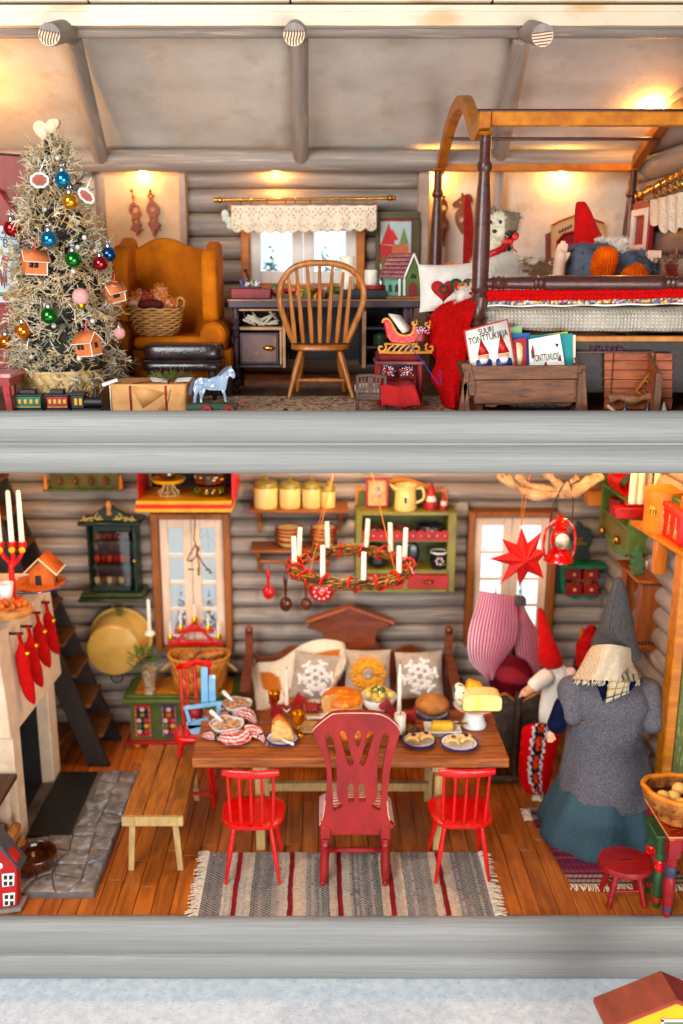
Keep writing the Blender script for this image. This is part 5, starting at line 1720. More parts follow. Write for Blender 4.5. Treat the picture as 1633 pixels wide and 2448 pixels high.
t=thing('butter_dish',(c.x,c.y,ZT1),'white rectangular butter dish in front of the rye loaf','dish')
g=G()
for(a,b,z0,z1)in((.11,.065,0,.008),):g.box(c.x-a,c.x+a,c.y-b,c.y+b,ZT1,ZT1+.008)
vs=[(c.x+sx*(.11+.03*k),c.y+sy*(.065+.025*k),ZT1+.004+.042*k)for k in(0,1)for sx,sy in((-1,-1),(1,-1),(1,1),(-1,1))]
g.add(vs,[(i,(i+1)%4,4+(i+1)%4,4+i)for i in range(4)])
g.o('tray',PORC,t,thick=.010,bev=.003)
g=G().obox((c.x-.0,c.y+.005,ZT1+.05),(.175,.085,.078),(0,0,-.08))
tag(g.o('butter',mat('butter_yellow',K(240,196,80),K(248,216,120),.35,6,bump=.08,sss=.15),sm=60,bev=.028,bseg=4),'block of yellow butter lying in the white dish','butter')
t=thing('butter_knife',(c.x+.15,c.y+.03,ZT1+.05),'brass handled butter knife resting on the rim of the butter dish','knife')
g=G().tube([(c.x+.08,c.y+.03,ZT1+.058),(c.x+.16,c.y+.035,ZT1+.062),(c.x+.2,c.y+.035,ZT1+.06)],.008,6);g.o('handle',BRASS,t)
g=G().box(c.x+.10,c.x+.21,c.y+.015,c.y+.028,ZT1+.048,ZT1+.052);g.o('blade',SILV,t)
PAS=mat('puff_pastry',K(246,220,168),K(226,184,116),.5,14,bump=.2,bscale=70)
JAM=mat('plum_jam',K(60,20,20),K(40,12,14),.2,10,coat=.5)
for(x,y,r,n_,lab1,lab2,sd)in((1112,340,.125,2,'blue rimmed plate with two star pastries, left of the other pastry plate','left pastry plate',3),(1295,350,.142,2,'blue rimmed plate with star pastries at the right front of the table','plate at the right front',5)):
 c=tp_(x,y)
 plate_at(c,r,lab1)
 for k in range(n_):
  p=Vector((c.x+(-.045 if k==0 else .055),c.y+(-.01 if k==0 else .015),ZT1+.035))
  t=thing('pastry',p,('left' if k==0 else 'right')+' one of two star shaped puff pastries on the '+lab2,'pastry','star pastries')
  for j in range(4):
   a=j*pi/2+.5+k*.4
   g=G()
   d=Vector((cos(a),sin(a),0));s_=Vector((-d.y,d.x,0))
   g.surf(lambda u,v:tuple(p+d*(.002+.068*u)+s_*((v-.5)*.062*(1-u*.85))+Vector((0,0,.012+.016*sin(pi*v)*(1-u)+.014*sin(pi*u)))),7,7)
   g.o('point',PAS,t,sm=180,thick=.016)
  g=G().ball(p+Vector((0,0,.045)),(.018,.018,.012),9,6,fn=lambda d:1+.2*nz(d.x*4,d.y*4,k));g.o('jam',JAM,t)
c=tp_(1030,298)
plate_at(Vector((c.x+.03,c.y+.02,0)),.115,'dark plate of straw under the small block candle',m=mat('dark_ceramic',K(36,34,40),rough=.3),rim=None,h=.02)
g=G()
rs=random.Random(9)
for k in range(60):
 a=rs.uniform(0,2*pi);r_=rs.uniform(.03,.1)
 p=Vector((c.x+.03+r_*cos(a),c.y+.02+r_*sin(a)*.8,ZT1+.03+rs.uniform(0,.015)))
 d=Vector((rs.uniform(-1,1),rs.uniform(-1,1),rs.uniform(-.2,.4)))*.03
 g.tube([p-d,p+Vector((0,0,.008)),p+d],.0028,4)
tag(g.o('straw_nest',STRAW),'nest of straw round the small block candle','straw',kind=ST)
c2=tp_(1024,300)
t=thing('candle',(c2 .x,c2 .y,ZT1+.022),'short thick cream candle with black wick beside the carved chair','candle','candles on the dining table')
g=G().lathe([(.045,0),(.046,.15),(.042,.158),(.0,.15)],(c2 .x,c2 .y,ZT1+.022),20);g.o('wax',WAX,t,sm=60)
g=G().tube([(c2 .x,c2 .y,ZT1+.17),(c2 .x+.002,c2 .y,ZT1+.19),(c2 .x+.01,c2 .y,ZT1+.195)],.003,5);g.o('wick',BLACK,t)
c=tp_(800,335)
t=thing('pie',(c.x,c.y,ZT1),'golden baked pie in a woven bowl behind the carved chair','pie')
g=G().lathe([(.13,0),(.16,.05),(.185,.10),(.19,.11),(.17,.105),(0,.1)],(c.x,c.y,ZT1),32);g.o('bowl',BENW,t)
g=G().lathe([(.182,.10),(.18,.125),(.15,.14),(.08,.15),(0,.148)],(c.x,c.y,ZT1),32);g.o('crust',CRUST,t)
# SETTLE WITH CUSHIONS
ysf=2.62
q=pl(L2,ysf)
SOF=mat('settle_wood',K(142,76,46),K(108,54,34),.4,6,(1,4,4),.15,30,coat=.15)
t=thing('settle',(q(770,1480)[0],2.35,0),'long reddish wooden settle with gabled carved back behind the table','settle')
o=[(185,1170),(240,1178),(300,1175),(350,1142),(400,1115),(440,1115),(480,1140),(560,1150),(615,1100),(622,1060),(598,1030),(560,1010),(508,1000),(545,965),(770,868),(1010,960),(1035,995),(985,1000),(945,1030),(932,1070),(950,1110),(990,1140),(1050,1140),(1110,1112),(1160,1104),(1200,1125),(1240,1155),(1360,1165),(1360,1560),(185,1560)]
g=G().prism([q(*p)for p in o],ysf,ysf+.04);g.o('back',SOF,t,sm=30,bev=.006)
g=G()
for pa,pb in(((500,942),(768,850)),((768,850),(1052,945))):
 a,b=q(*pa),q(*pb)
 g.prism([a,(a[0],a[1]-.03),(b[0],b[1]-.035),b],ysf-.05,ysf+.05)
g.o('gable_moulding',mat('moulding_light',K(176,108,74),K(150,86,56),.4,6),t,bev=.006)
zseat=.44
xa,xb=q(150,1300)[0],q(1385,1300)[0]
g=G().box(xa,xb,2.0,ysf,zseat-.05,zseat);g.o('seat',SOF,t,bev=.008)
g=G().box(xa+.04,xb-.04,2.03,2.06,.1,zseat-.05);g.o('front_board',SOF,t)
for x,s in((xa,-1),(xb,1)):
 zt_=q(0,1030)[1]
 g=G().box(x-.035,x+.035,ysf-.02,ysf+.05,0,zt_);g.ball((x,ysf+.015,zt_+.03),.04,12,8);g.o('back_post',SOF,t,sm=40)
 g=G().turned((x,2.03,0),(x,2.03,.76),[(0,.03),(.3,.036),(.55,.036),(.57,.028),(.62,.036),(.68,.026),(.8,.034),(.95,.028),(1,.03)],12);g.o('front_post',SOF,t)
 g=G().obox((x,2.31,.80),(.085,.66,.04),(.12,0,0));g.o('armrest',SOF,t,bev=.01)
LIN=mat('linen',K(224,208,190),K(206,188,170),.9,20,bump=.5,weave=34)
CRO=mat('white_crochet',K(250,247,242),K(240,236,230),.9,30,bump=.6,bscale=90)
MUS=mat('mustard_crochet',K(252,186,24),K(236,164,14),.85,30,bump=.6,bscale=90)
yp=2.36
def cushion(cxp,cyp,w,tilt,kind,label):
 qq=pl(L2,yp)
 cx_,cz_=qq(cxp,cyp)
 t=thing('cushion',(cx_,yp,cz_-w/2),label,'cushion','linen cushions on the settle')
 M=Euler((-.28,tilt,0)).to_matrix()
 g=G();pillow(g,(cx_,yp,cz_),w,w,.17,M,18);g.o('cover',LIN,t,sm=180)
 g=G();n=Vector((0,-1,0))
 def sp(x,z):
  e=(max(0,1-(2*abs(x)/w)**2.4)*max(0,1-(2*abs(z)/w)**2.4))**.5
  return Vector((cx_,yp,cz_))+M@Vector((x,-(.17/2*e+.006),z))
 r=.155
 if kind=='snow':
  for k in range(6):
   a=k*pi/3+.2
   d=(cos(a),sin(a));s_=(-d[1],d[0])
   g.tube([sp(d[0]*r*.15,d[1]*r*.15),sp(d[0]*r*.6,d[1]*r*.6),sp(d[0]*r,d[1]*r)],.019,6)
   for kk in(.55,.85):
    for sg in(-1,1):
     g.tube([sp(d[0]*r*kk,d[1]*r*kk),sp(d[0]*r*(kk+.14)+s_[0]*sg*.045,d[1]*r*(kk+.14)+s_[1]*sg*.045)],.017,6)
   g.tube([sp(r*.5*cos(a),r*.5*sin(a)),sp(r*.62*cos(a+pi/6),r*.62*sin(a+pi/6)),sp(r*.5*cos(a+pi/3),r*.5*sin(a+pi/3))],.018,6)
   g.tube([sp(r*.3*cos(a),r*.3*sin(a)),sp(r*.3*cos(a+pi/3),r*.3*sin(a+pi/3))],.014,6)
  g.o('crochet_snowflake',CRO,t)
 else:
  for rr_,ww in((.075,.018),(.095,.014)):
   g.tube([sp(rr_*cos(2*pi*k/24),rr_*sin(2*pi*k/24))for k in range(24)],ww,6,closed=True)
  for k in range(12):
   a=2*pi*k/12
   ce=(cos(a)*.135,sin(a)*.135)
   g.tube([sp(ce[0]+.024*cos(b),ce[1]+.024*sin(b))for b in[2*pi*j/9 for j in range(9)]],.0125,5,closed=True)
  g.o('crochet_flower',MUS,t)
  g=G().tube([sp(.03*cos(2*pi*k/16),.03*sin(2*pi*k/16))for k in range(16)],.026,6,closed=True);g.ball(sp(0,0),(.03,.012,.03),10,6);g.o('flower_centre',mat('beige_crochet',K(196,176,150),rough=.9,bump=.5,bscale=80),t)
cushion(560,1300,.43,.14,'snow','beige linen cushion with white crochet snowflake, left of the yellow flower cushion')
cushion(885,1275,.42,0,'flower','beige cushion with a mustard yellow crochet flower in the middle of the settle')
cushion(1208,1290,.43,-.04,'snow','beige linen cushion with white crochet snowflake, right of the yellow flower cushion')
FUR=mat('goat_fur',(1,1,1,1),(.86,.86,.86,1),.95,30,bump=.4,bscale=60,vcol=True)
t=thing('fur_throw',(q(420,1300)[0],2.4,.45),'white and brown goatskin thrown over the left half of the settle','fur throw')
g=G()
qa=[(170,1250),(200,1215),(330,1200),(480,1100),(600,1068),(720,1085),(745,1120)]
qb=[(200,1500),(260,1500),(400,1500),(520,1480),(620,1430),(700,1300),(745,1200)]
A,B=crv(qa,4),crv(qb,4)
def furp(u,v):
 k=u*(len(A)-1);i=min(int(k),len(A)-2);f=k-i
 a=[A[i][e]*(1-f)+A[i+1][e]*f for e in(0,1)];b=[B[i][e]*(1-f)+B[i+1][e]*f for e in(0,1)]
 pt=(a[0]*(1-v)+b[0]*v,a[1]*(1-v)+b[1]*v)
 return P(L2(*pt),2.60-.32*v-.03*sin(pi*v))
def furc(u,v):
 k=nz(u*3.2,v*2.6,4)
 return k3(196,120,60)if(k>.02 and .15<u<.85 and v>.2)else k3(240,228,208)
g.surf(furp,40,30,cf=furc);g.o('hide',FUR,t,sm=180,thick=.02)
g=G();rs=random.Random(17)
for k in range(3800):
 u,v=rs.random(),rs.random()**.9
 p=furp(u,v);c=furc(u,v)
 L=rs.uniform(.025,.055)
 d=Vector((rs.uniform(-.6,.6),-.45,-.8+rs.uniform(-.3,.3))).normalized()*L
 w_=Vector((.0032,0,0))
 f=rs.uniform(.8,1.15)
 p=p+Vector((0,-.008,0))
 g.add([p-w_,p+w_,p+d+Vector((0,-.012,0))],[(0,1,2)],[tuple(x*f for x in c)]*3)
g.o('fur',FUR,t,kind=ST)
# HANGING ADVENT WREATH
yw=1.55
q=pl(L2,yw)
cl,cr_=P(L2(400,620),yw),P(L2(1165,620),yw)
zc=P(L2(780,610),yw).z
CW=Vector(((cl.x+cr_.x)/2,yw,zc));RW=(cr_.x-cl.x)/2
t=thing('hanging_wreath',CW,'hanging twig wreath bound with red ribbon carrying eight white candles','wreath')
g=G();rs=random.Random(14)
g.col=k3(110,74,40);g.ring(CW,RW*.93,.03,n=40,k=8)
for k in range(640):
 a=rs.uniform(0,2*pi);L=rs.uniform(.12,.4)
 an_=rs.uniform(0,6.3);ro,zo=.042*cos(an_),.036*sin(an_)
 pts=[]
 for j in range(4):
  b=a+L*j/3
  rr_=RW*.93+ro+rs.uniform(-.012,.012)
  pts.append(CW+Vector((rr_*cos(b),rr_*sin(b)*1.0,zo+rs.uniform(-.01,.01))))
 g.col=rs.choice((k3(176,124,60),k3(120,78,40),k3(150,102,48),k3(200,150,80),k3(84,58,36)))
 g.tube(pts,rs.uniform(.003,.0065),4)
for k in range(70):
 a=rs.uniform(0,2*pi);p=CW+Vector((RW*cos(a),RW*sin(a),rs.uniform(-.03,.02)))
 d=Vector((cos(a+rs.uniform(.3,1.2)),sin(a+rs.uniform(.3,1.2)),rs.uniform(-.4,.3)))*rs.uniform(.03,.08)
 g.tube([p,p+d],.003,4,r2=.0015)
g.o('twigs',mat('coloured_twig',(1,1,1,1),(.7,.7,.7,1),.7,40,vcol=True),t,kind=ST)
for k in range(15):
 a=2*pi*k/15+.1
 g=G();pts=[]
 for j in range(9):
  b=2*pi*j/8;rr_=.062
  aa=a+.07*(j/8-.5)*2.2
  pts.append(CW+Vector(((RW*.93+rr_*cos(b))*cos(aa),(RW*.93+rr_*cos(b))*sin(aa),rr_*.95*sin(b))))
 g.tube(pts,.011,5);g.o('ribbon',RED,t)
CANP=[((428,455),597,425),((468,560),560,385),((645,560),525,368),((618,600),630,432),((862,600),640,470),((880,520),510,340),((1020,540),540,366),((1068,600),625,460),((1102,560),572,390)]
angs=[]
for(x,_),yb_,yt_ in[(c_[0],c_[1],c_[2])for c_ in CANP]:
 pt=L2(x,yb_)
 best=None
 for i in range(180):
  a=2*pi*i/180
  w_=CW+Vector((RW*.93*cos(a),RW*.93*sin(a),.035))
  dx,dy,dz=w_.x,w_.y-CAMY,w_.z-CAMZ
  zc_=dy*CPI-dz*SPI
  sx,sy=768+FPX*dx/zc_,1224-FPX*(dy*SPI+dz*CPI)/zc_
  e=hypot(sx-pt[0],sy-pt[1])
  if best is None or e<best[0]:best=(e,w_,zc_)
 w_,zc_=best[1],best[2]
 H=(yb_-yt_)*.3827*zc_/FPX*1.02
 lean=random.Random(x).uniform(-.05,.05)
 g=G().lathe([(.0,-.012),(.05,-.012),(.056,-.002),(.048,-.004),(0,-.004)],w_,16);g.o('drip_tray',mat('tin',K(120,104,100),K(90,80,78),.35,8,metal=.8),t)
 g=G();top=w_+Vector((H*lean,0,H));g.cyl(w_,top,.0215,.020,12);g.ball(top,(.02,.02,.009),12,5)
 cd_=g.o('candle',WAX,t,sm=50)
 g=G().cyl(top,top+Vector((0,0,.028)),.0025,n=5);g.o('wick',BLACK,cd_)
g=G()
TOPS=[((700,40),(600,500)),((728,40),(640,430)),((868,40),(965,520)),((882,40),(1042,600))]
hk=P(L2(790,-40),yw)
for i,(a,b)in enumerate(((2.35,-.05),(3.9,-.03),(.75,.04),(-.75,.07))):
 e=CW+Vector((RW*.93*cos(a),RW*.93*sin(a),.03))
 g=G().tube([e,Vector((CW.x+(-.06 if cos(a)<0 else .07)+.0*b,CW.y,3.12))],.003,5);g.o('cord',mat('orange_cord',K(214,126,60)),t)
# RIGHT SIDE OF THE LOWER ROOM
KNG=mat('grey_tweed',K(106,104,112),K(74,78,92),.95,80,bump=1,bscale=110,wear=K(138,132,130),wearw=(.5,.6),spec=.1)
SKRT=mat('slate_wool',K(78,98,106),K(66,86,96),.95,70,bump=.7,bscale=110,spec=.1)
NAVY=mat('navy_knit',K(22,28,62),K(14,18,44),.95,20,bump=.6,bscale=120,spec=.1)
GHAT=mat('grey_jersey',K(96,92,90),K(74,74,78),.95,16,(6,6,.8),.6,50,spec=.1)
GAUZE=mat('cream_gauze',K(250,232,206),K(236,214,186),.95,30,bump=.7,weave=26,spec=.1)
SKIN=mat('doll_skin',K(226,176,146),K(214,160,130),.6,8,bump=.05,sss=.1)
PLAID=mat('plaid_cloth',(1,1,1,1),(.9,.9,.9,1),.9,30,bump=.4,weave=30,vcol=True)
YG=1.06
t=thing('gnome_doll',(2.12,YG,0),'large standing gnome doll seen from behind in grey hat, tweed tunic and long skirt','doll')
g=G()
z0y=1085
loft(g,L6,YG,[(560,640,1040),(760,520,1075),(900,445,1112),(1000,398,1128),(1050,385,1135),(z0y+2,392,1130)],dr=.98,n=90,wob=.03,wf=7)
g.o('skirt',SKRT,t,sm=180)
g=G()
s0=P(L6(886,920),YG-.36)
pts=[]
for k in range(26):
 y=915+k*9.2
 v=P(L6(886-k*.5,y),YG-.37-.0035*k)
 pts.append(v)
g.tube([p+Vector((.003*(-1)**i,-.0,0))for i,p in enumerate(pts)],.004,4);g.o('seam',mat('navy_thread',K(30,50,80)),t)
g=G()
loft(g,N1,YG,[(790,760,1140),(840,690,1190),(900,625,1250),(1000,610,1290),(1120,625,1240),(1250,625,1215),(1290,612,1205),(1330,605,1225),(1450,590,1265),(1600,565,1305),(1700,550,1320),(1745,552,1322),(1760,560,1316)],dr=.9,n=72,wob=.012,wf=7,caps=False)
zs_=[v[2]for v in g.v]
zb_=min(zs_)
g.v=[(x,y,z-(.014*(1+sin(x*9))*max(0,1-(z-zb_)/.25)))for x,y,z in g.v]
g.o('tunic',KNG,t,sm=180,thick=.012)
g=G();rs=random.Random(3)
cxg=P(N1(935,1760),YG)
for k in range(180):
 a=rs.uniform(pi,2*pi)
 x=cxg.x+.375*cos(a)*1.0*.98;y=YG+.30*sin(a)*.98
 z=zb_-.014*(1+sin(x*9))+.006
 g.tube([(x,y,z),(x+rs.uniform(-.006,.006),y-.004,z-rs.uniform(.008,.022))],.0018,3)
g.o('frayed_hem',mat('frayed_thread',K(150,150,160)),t,kind=ST)
for pr,nm in((('l',P(N1(650,935),YG-.05),P(N1(650,1130),YG-.12),.115,.085),'sleeve'),(('l',P(N1(1265,950),YG-.05),P(N1(1310,1190),YG-.1),.115,.095),'sleeve')):
 blob(nm,[pr],.014,KNG,t)
blob('arm',[('l',P(N1(585,1060),YG-.07),P(N1(520,1220),YG-.12),.075,.072)],.013,NAVY,t)
blob('arm',[('l',P(N1(1330,1180),YG),P(N1(1425,1245),YG-.06),.06,.05)],.013,NAVY,t)
for(cx_,cy_,s)in((472,1305,1),(1452,1265,-1)):
 h=P(N1(cx_,cy_),YG-.14)
 pr=[('b',h,(.03,.024,.036))]
 for k in range(4):
  pr.append(('l',h+Vector((-.018+.012*k,-.004,-.02)),h+Vector((-.022+.013*k,-.012,-.055+.004*abs(k-1.5))),.0075,.006))
 pr.append(('l',h+Vector((.022*s,-.006,.0)),h+Vector((.034*s,-.016,-.03)),.008,.0065))
 blob('hand',pr,.0045,SKIN,t,smooth_it=3)
g=G()
loft(g,N1,YG,[(470,900,1120),(560,860,1130),(680,800,1130),(770,740,1130),(840,720,1130)],dr=.8,n=30)
g.o('head',SKIN,t,sm=180)
g=G()
loft(g,N1,YG-.02,[(-2,1022,1042),(12,1002,1064),(60,984,1088),(150,955,1110),(300,908,1138),(430,868,1160),(520,828,1182),(590,812,1204),(640,850,1214),(655,900,1210)],dr=.9,n=44,wob=.012,wf=4)
g.o('hat',GHAT,t,sm=180)
g=G()
g.tube([P(N1(*p),YG-.20+.0002*(300-p[1])-.06*(p[1]/600))for p in crv([(1035,40),(1010,150),(975,300),(958,430),(950,545)],4)],.004,5);g.o('hat_seam',mat('navy_thread',K(30,50,80)),t)
g=G()
A=crv([(820,568),(780,620),(740,700),(690,780),(650,840)],5)
B=crv([(1142,590),(1150,640),(1160,720),(1195,790),(1212,850)],5)
def scarf(u,v):
 k=v*(len(A)-1);i=min(int(k),len(A)-2);f=k-i
 a=[A[i][e]*(1-f)+A[i+1][e]*f for e in(0,1)];b=[B[i][e]*(1-f)+B[i+1][e]*f for e in(0,1)]
 x=a[0]*(1-u)+b[0]*u;y=a[1]*(1-u)+b[1]*u-22*sin(pi*u)*(1-v)+30*sin(pi*u)*v*.3
 return P(N1(x,y),YG-.04-(.34+.06*v)*sin(pi*u)**.5-.026*sin(u*17+v*3)*v)
g.surf(scarf,60,40);g.o('scarf',GAUZE,t,sm=180,thick=.006)
g=G()
for k in range(90):
 u=rs.random();p=scarf(u,1)
 d=Vector((rs.uniform(-.02,.01),-.012,-rs.uniform(.02,.045)))
 g.tube([p,p+d*.5+Vector((.004,0,0)),p+d],.002,3)
g.o('scarf_fringe',mat('gauze_thread',K(240,224,196),rough=.9),t,kind=ST)
yk=YG-.365
def patch(pts,Y,cf,name,m,bulge=.02,n=14):
 g=G();p=[Vector((*N1(*q_),0))for q_ in pts]
 def fn(u,v):
  q_=p[0].lerp(p[1],u).lerp(p[3].lerp(p[2],u),v)
  return P((q_.x,q_.y),Y-bulge*sin(pi*u)*sin(pi*v))
 g.surf(fn,n,n,cf=cf)
 return g.o(name,m,t,sm=180,thick=.006)
patch([(820,800),(985,800),(975,900),(905,1035)],yk+.02,None,'navy_collar',NAVY)
patch([(1120,880),(1190,850),(1150,920),(1110,955)],yk+.05,None,'navy_collar',NAVY)
yk-=.05
PCF=lambda u,v:k3(226,206,174)if(int(u*14)%5 and int(v*16)%6)else(k3(60,60,70)if v>.6 else k3(180,150,100))
patch([(960,850),(1130,870),(1095,965),(915,1045)],yk+.012,PCF,'plaid_kerchief',PLAID,n=40)
patch([(845,770),(1180,800),(1190,860),(900,830)],yk+.035,lambda u,v:k3(170,150,120)if int(u*20)%3 else k3(40,44,70),'plaid_kerchief',PLAID,n=40)
g=G();a,b=P(N1(690,1195),YG-.345),P(N1(748,1182),YG-.345);g.tube([a,a.lerp(b,.5)+Vector((0,-.008,0)),b],.005,6);g.o('pin',BRASS,t)
g=G();a,b=P(N1(1118,880),yk-.01),P(N1(1114,960),yk-.01);g.tube([a,b],.005,6);g.o('pin',SILV,t)
# seated gnome in white with red hat
YR=1.72
t=thing('gnome_doll',(P(N1(460,1250),YR).x,YR,P(N1(460,1260),YR).z),'small gnome doll in white clothes and tall red felt hat sitting behind the cradle','doll')
bw_=[]
g=G();loft(g,N1,YR,[(700,440,560),(745,425,600),(800,400,625),(880,400,600),(960,395,585),(1060,380,570),(1160,375,560),(1230,390,540),(1262,410,500)],dr=.75,n=32,wob=.02)
g.o('clothes',WCLOTH,t,sm=180)
blob('arm',[('l',P(N1(430,830),YR-.08),P(N1(340,890),YR-.16),.075,.06)],.013,WCLOTH,t)
blob('arm',[('l',P(N1(600,800),YR),P(N1(640,790),YR-.02),.055,.05)],.013,mat('pale_pink_cloth',K(236,206,200),K(222,186,180),.9,20,bump=.3,bscale=100),t)
h0,h1_=P(N1(320,915),YR-.17),P(N1(258,955),YR-.2)
pr=[('l',h0,h1_,.04,.034)]
for k in range(4):pr.append(('l',h1_+Vector((-.02+.006*k,-.01,-.02+.012*k)),h1_+Vector((-.048+.004*k,-.02,-.03+.014*k)),.008,.007))
pr.append(('l',h1_+Vector((.0,-.02,.02)),h1_+Vector((-.02,-.03,.045)),.009,.007))
blob('hand',pr,.006,SKIN,t,smooth_it=3)
g=G();loft(g,N1,YR,[(620,430,540),(680,420,550),(730,430,545)],dr=.9,n=22);g.o('head',SKIN,t,sm=180)
g=G();loft(g,N1,YR-.02,[(256,378,396),(266,368,408),(330,363,432),(420,365,465),(520,368,505),(600,364,540),(670,365,570),(715,380,568),(742,410,530)],dr=.85,n=36,wob=.018,wf=3)
g.o('hat',RCLOTH,t,sm=180)
# half hidden gnome in red knit
YK=2.0
t=thing('knitted_cap',(P(N1(780,740),YK).x,YK,P(N1(780,740),YK).z),'pointed red knitted cap half hidden behind the large gnome','cap')
g=G().surf(lambda u,v:(lambda y,xl,xr:P(N1(xl+(xr-xl)*u+9*(sin(y*.35)*(1-u)),y),YK-.09*sin(pi*u)+.01*sin(y*.35)))(400+340*v,790-100*min(1,v*2.2),830+70*sin(pi*min(1,v*1.2))),24,60)
g.o('cap',STK,t,sm=180,thick=.02)
g=G().cyl(P(N1(735,420),YK+.03),P(N1(712,740),YK+.03),.022);g.o('stick',OAK,t)
g=G().ball(P(N1(850,530),YK),(.05,.04,.06),12,8);g.o('face',SKIN,t)
# cradle with dark rustic frame, quilt and striped canopy
YC=1.84
q=pl(N1,YC)
DKR=mat('dark_bark_wood',K(66,48,36),K(40,30,24),.65,10,(1,1,3),.4,40,wear=K(150,110,64),wearw=(.62,.7))
t=thing('cradle',(q(100,1500)[0],2.2,0),'dark rustic wooden cradle with bark edged rim under the striped canopy','cradle')
o=[q(*p)for p in((-130,1150),(-60,1060),(10,1020),(60,985),(105,975),(150,1010),(185,1030),(240,1035),(300,1000),(385,965),(400,1000),(390,1420),(120,1420),(-130,1400))]
g=G().prism(o,YC,YC+.03);g.o('head_panel',DKR,t,bev=.004)
g=G().tube([Vector((x,YC+.012,z+.004))for x,z in crv(o[:11],3)],.012,6);g.o('bark_rim',OAK,t)
p=q(205,945)
g=G().turned((p[0],YC-.03,.04),(p[0],YC-.03,p[1]),[(0,.026),(.3,.03),(.6,.026),(.92,.03),(.97,.036),(1,.03)],10);g.o('post',DKR,t)
g=G().obox((p[0]-.0,YC-.05,.05),(.50,.07,.06),(0,0,0));g.o('rocker',DKR,t,bev=.02)
g=G().box(q(-130,0)[0],q(-130,0)[0]+.03,YC+.03,2.6,.25,.62);g.o('side_panel',DKR,t)
g=G().box(q(390,0)[0]-.03,q(390,0)[0],YC+.03,2.6,.25,.62);g.o('side_panel',DKR,t)
g=G().box(q(-130,0)[0]+.03,q(390,0)[0]-.03,YC+.03,2.6,.25,.28);g.o('base',DKR,t)
QD=mat('dark_red_quilt',K(124,28,44),K(90,18,32),.9,6,bump=.4,bscale=60,spec=.15)
g=G();loft(g,L3,2.2,[(1275,340,440),(1310,305,500),(1380,270,540),(1460,262,545),(1540,290,548),(1580,330,520)],dr=.6,n=40,wob=.05,wf=4)
tag(g.o('quilt',QD,sm=180),'dark red quilt bulging from the cradle below the striped canopy','quilt')
g=G();loft(g,L3,2.12,[(1340,330,420),(1375,300,470),(1420,300,530),(1445,330,530)],dr=.6,n=30)
tag(g.o('pillow',mat('brighter_red_cloth',K(150,34,50),K(124,26,40),.9,8,bump=.3),sm=180),'folded red cloth roll lying on the dark red quilt','pillow')
CAN=mat('canopy_stripe_cloth',(1,1,1,1),(.95,.95,.95,1),.85,30,bump=.2,bscale=100,vcol=True,spec=.15)
t=thing('striped_canopy',(P(L3(330,830),2.15).x,2.15,P(L3(330,1430),2.15).z),'pink and white striped cloth canopy gathered over the cradle','canopy')
def drape(L,R,Y,bulge,rib,ns,thick=.008,tilt=0):
 A,B=crv(L,6),crv(R,6)
 def fn(u,v):
  k=v*(len(A)-1);i=min(int(k),len(A)-2);f=k-i
  a=[A[i][e]*(1-f)+A[i+1][e]*f for e in(0,1)];b=[B[i][e]*(1-f)+B[i+1][e]*f for e in(0,1)]
  return P(L3(a[0]*(1-u)+b[0]*u,a[1]*(1-u)+b[1]*u),Y+tilt*u-bulge*sin(pi*u)*(.4+.6*sin(pi*min(1,v*.9+.1)))-.009*cos(2*pi*u*ns))
 g=G()
 g.surf(fn,ns*8,40,cf=lambda u,v:k3(182,80,110)if(u*ns)%1>.55 or(u*ns)%1<.08 else k3(244,222,224))
 return g.o('drape',CAN,t,sm=180,thick=thick)
drape([(190,828),(160,950),(125,1060),(108,1180),(125,1300),(200,1390),(262,1432)],[(436,868),(446,960),(450,1060),(435,1170),(380,1260),(320,1340),(276,1432)],2.15,.18,1,15)
drape([(440,880),(455,960),(438,1100),(430,1200),(445,1290),(480,1400),(520,1475)],[(474,895),(512,980),(560,1060),(590,1130),(595,1250),(598,1370),(550,1478)],2.28,.05,1,9,tilt=.05)
g=G();bxq(g,pl(L3,2.1),432,884,506,935,2.1,2.2);g.o('clip',mat('dark_olive',K(66,66,54)),t,bev=.01)
g=G();v=P(L3(470,900),2.25);g.cyl((v.x,2.4,.3),(v.x,2.4,v.z),.02);g.o('pole',DKR,t)
# kilim hanging from the cradle
t=thing('kilim_blanket',(P(N1(370,1700),1.5).x,1.5,.1),'shaggy red woven blanket with black, orange and white zigzag bands hanging beside the gnome','blanket')
A=crv([(300,1225),(240,1262),(226,1400),(214,1560),(222,1680),(262,1760),(318,1790)],6)
B=crv([(520,1240),(545,1300),(520,1400),(500,1500),(480,1600),(455,1720),(446,1830)],6)
def kf(u,v):
 k=v*(len(A)-1);i=min(int(k),len(A)-2);f=k-i
 a=[A[i][e]*(1-f)+A[i+1][e]*f for e in(0,1)];b=[B[i][e]*(1-f)+B[i+1][e]*f for e in(0,1)]
 wv=10*sin(v*34)*sin(pi*u)
 return P(N1(a[0]*(1-u)+b[0]*u+wv*.4,a[1]*(1-u)+b[1]*u-18*sin(pi*u)),1.58-.16*v-.05*sin(pi*u)+.012*nz(u*14,v*20))
def kc(u,v):
 z=.018*(1 if int(v*26)%2 else-1)
 u=u+z
 if .27<u<.345:return k3(214,208,214)
 if .345<=u<.42 or .54<u<.60:return k3(28,24,30)
 if .42<=u<=.54:return k3(206,76,26)if int(v*20)%4 else k3(34,26,28)
 if .60<=u<.66:return k3(214,208,214)
 return k3(196,14,26)
g=G().surf(kf,70,90,cf=kc);g.o('weave',mat('shaggy_wool',(1,1,1,1),(.8,.8,.8,1),.95,40,bump=.8,bscale=120,vcol=True,spec=.1),t,sm=180,thick=.02)
g=G()
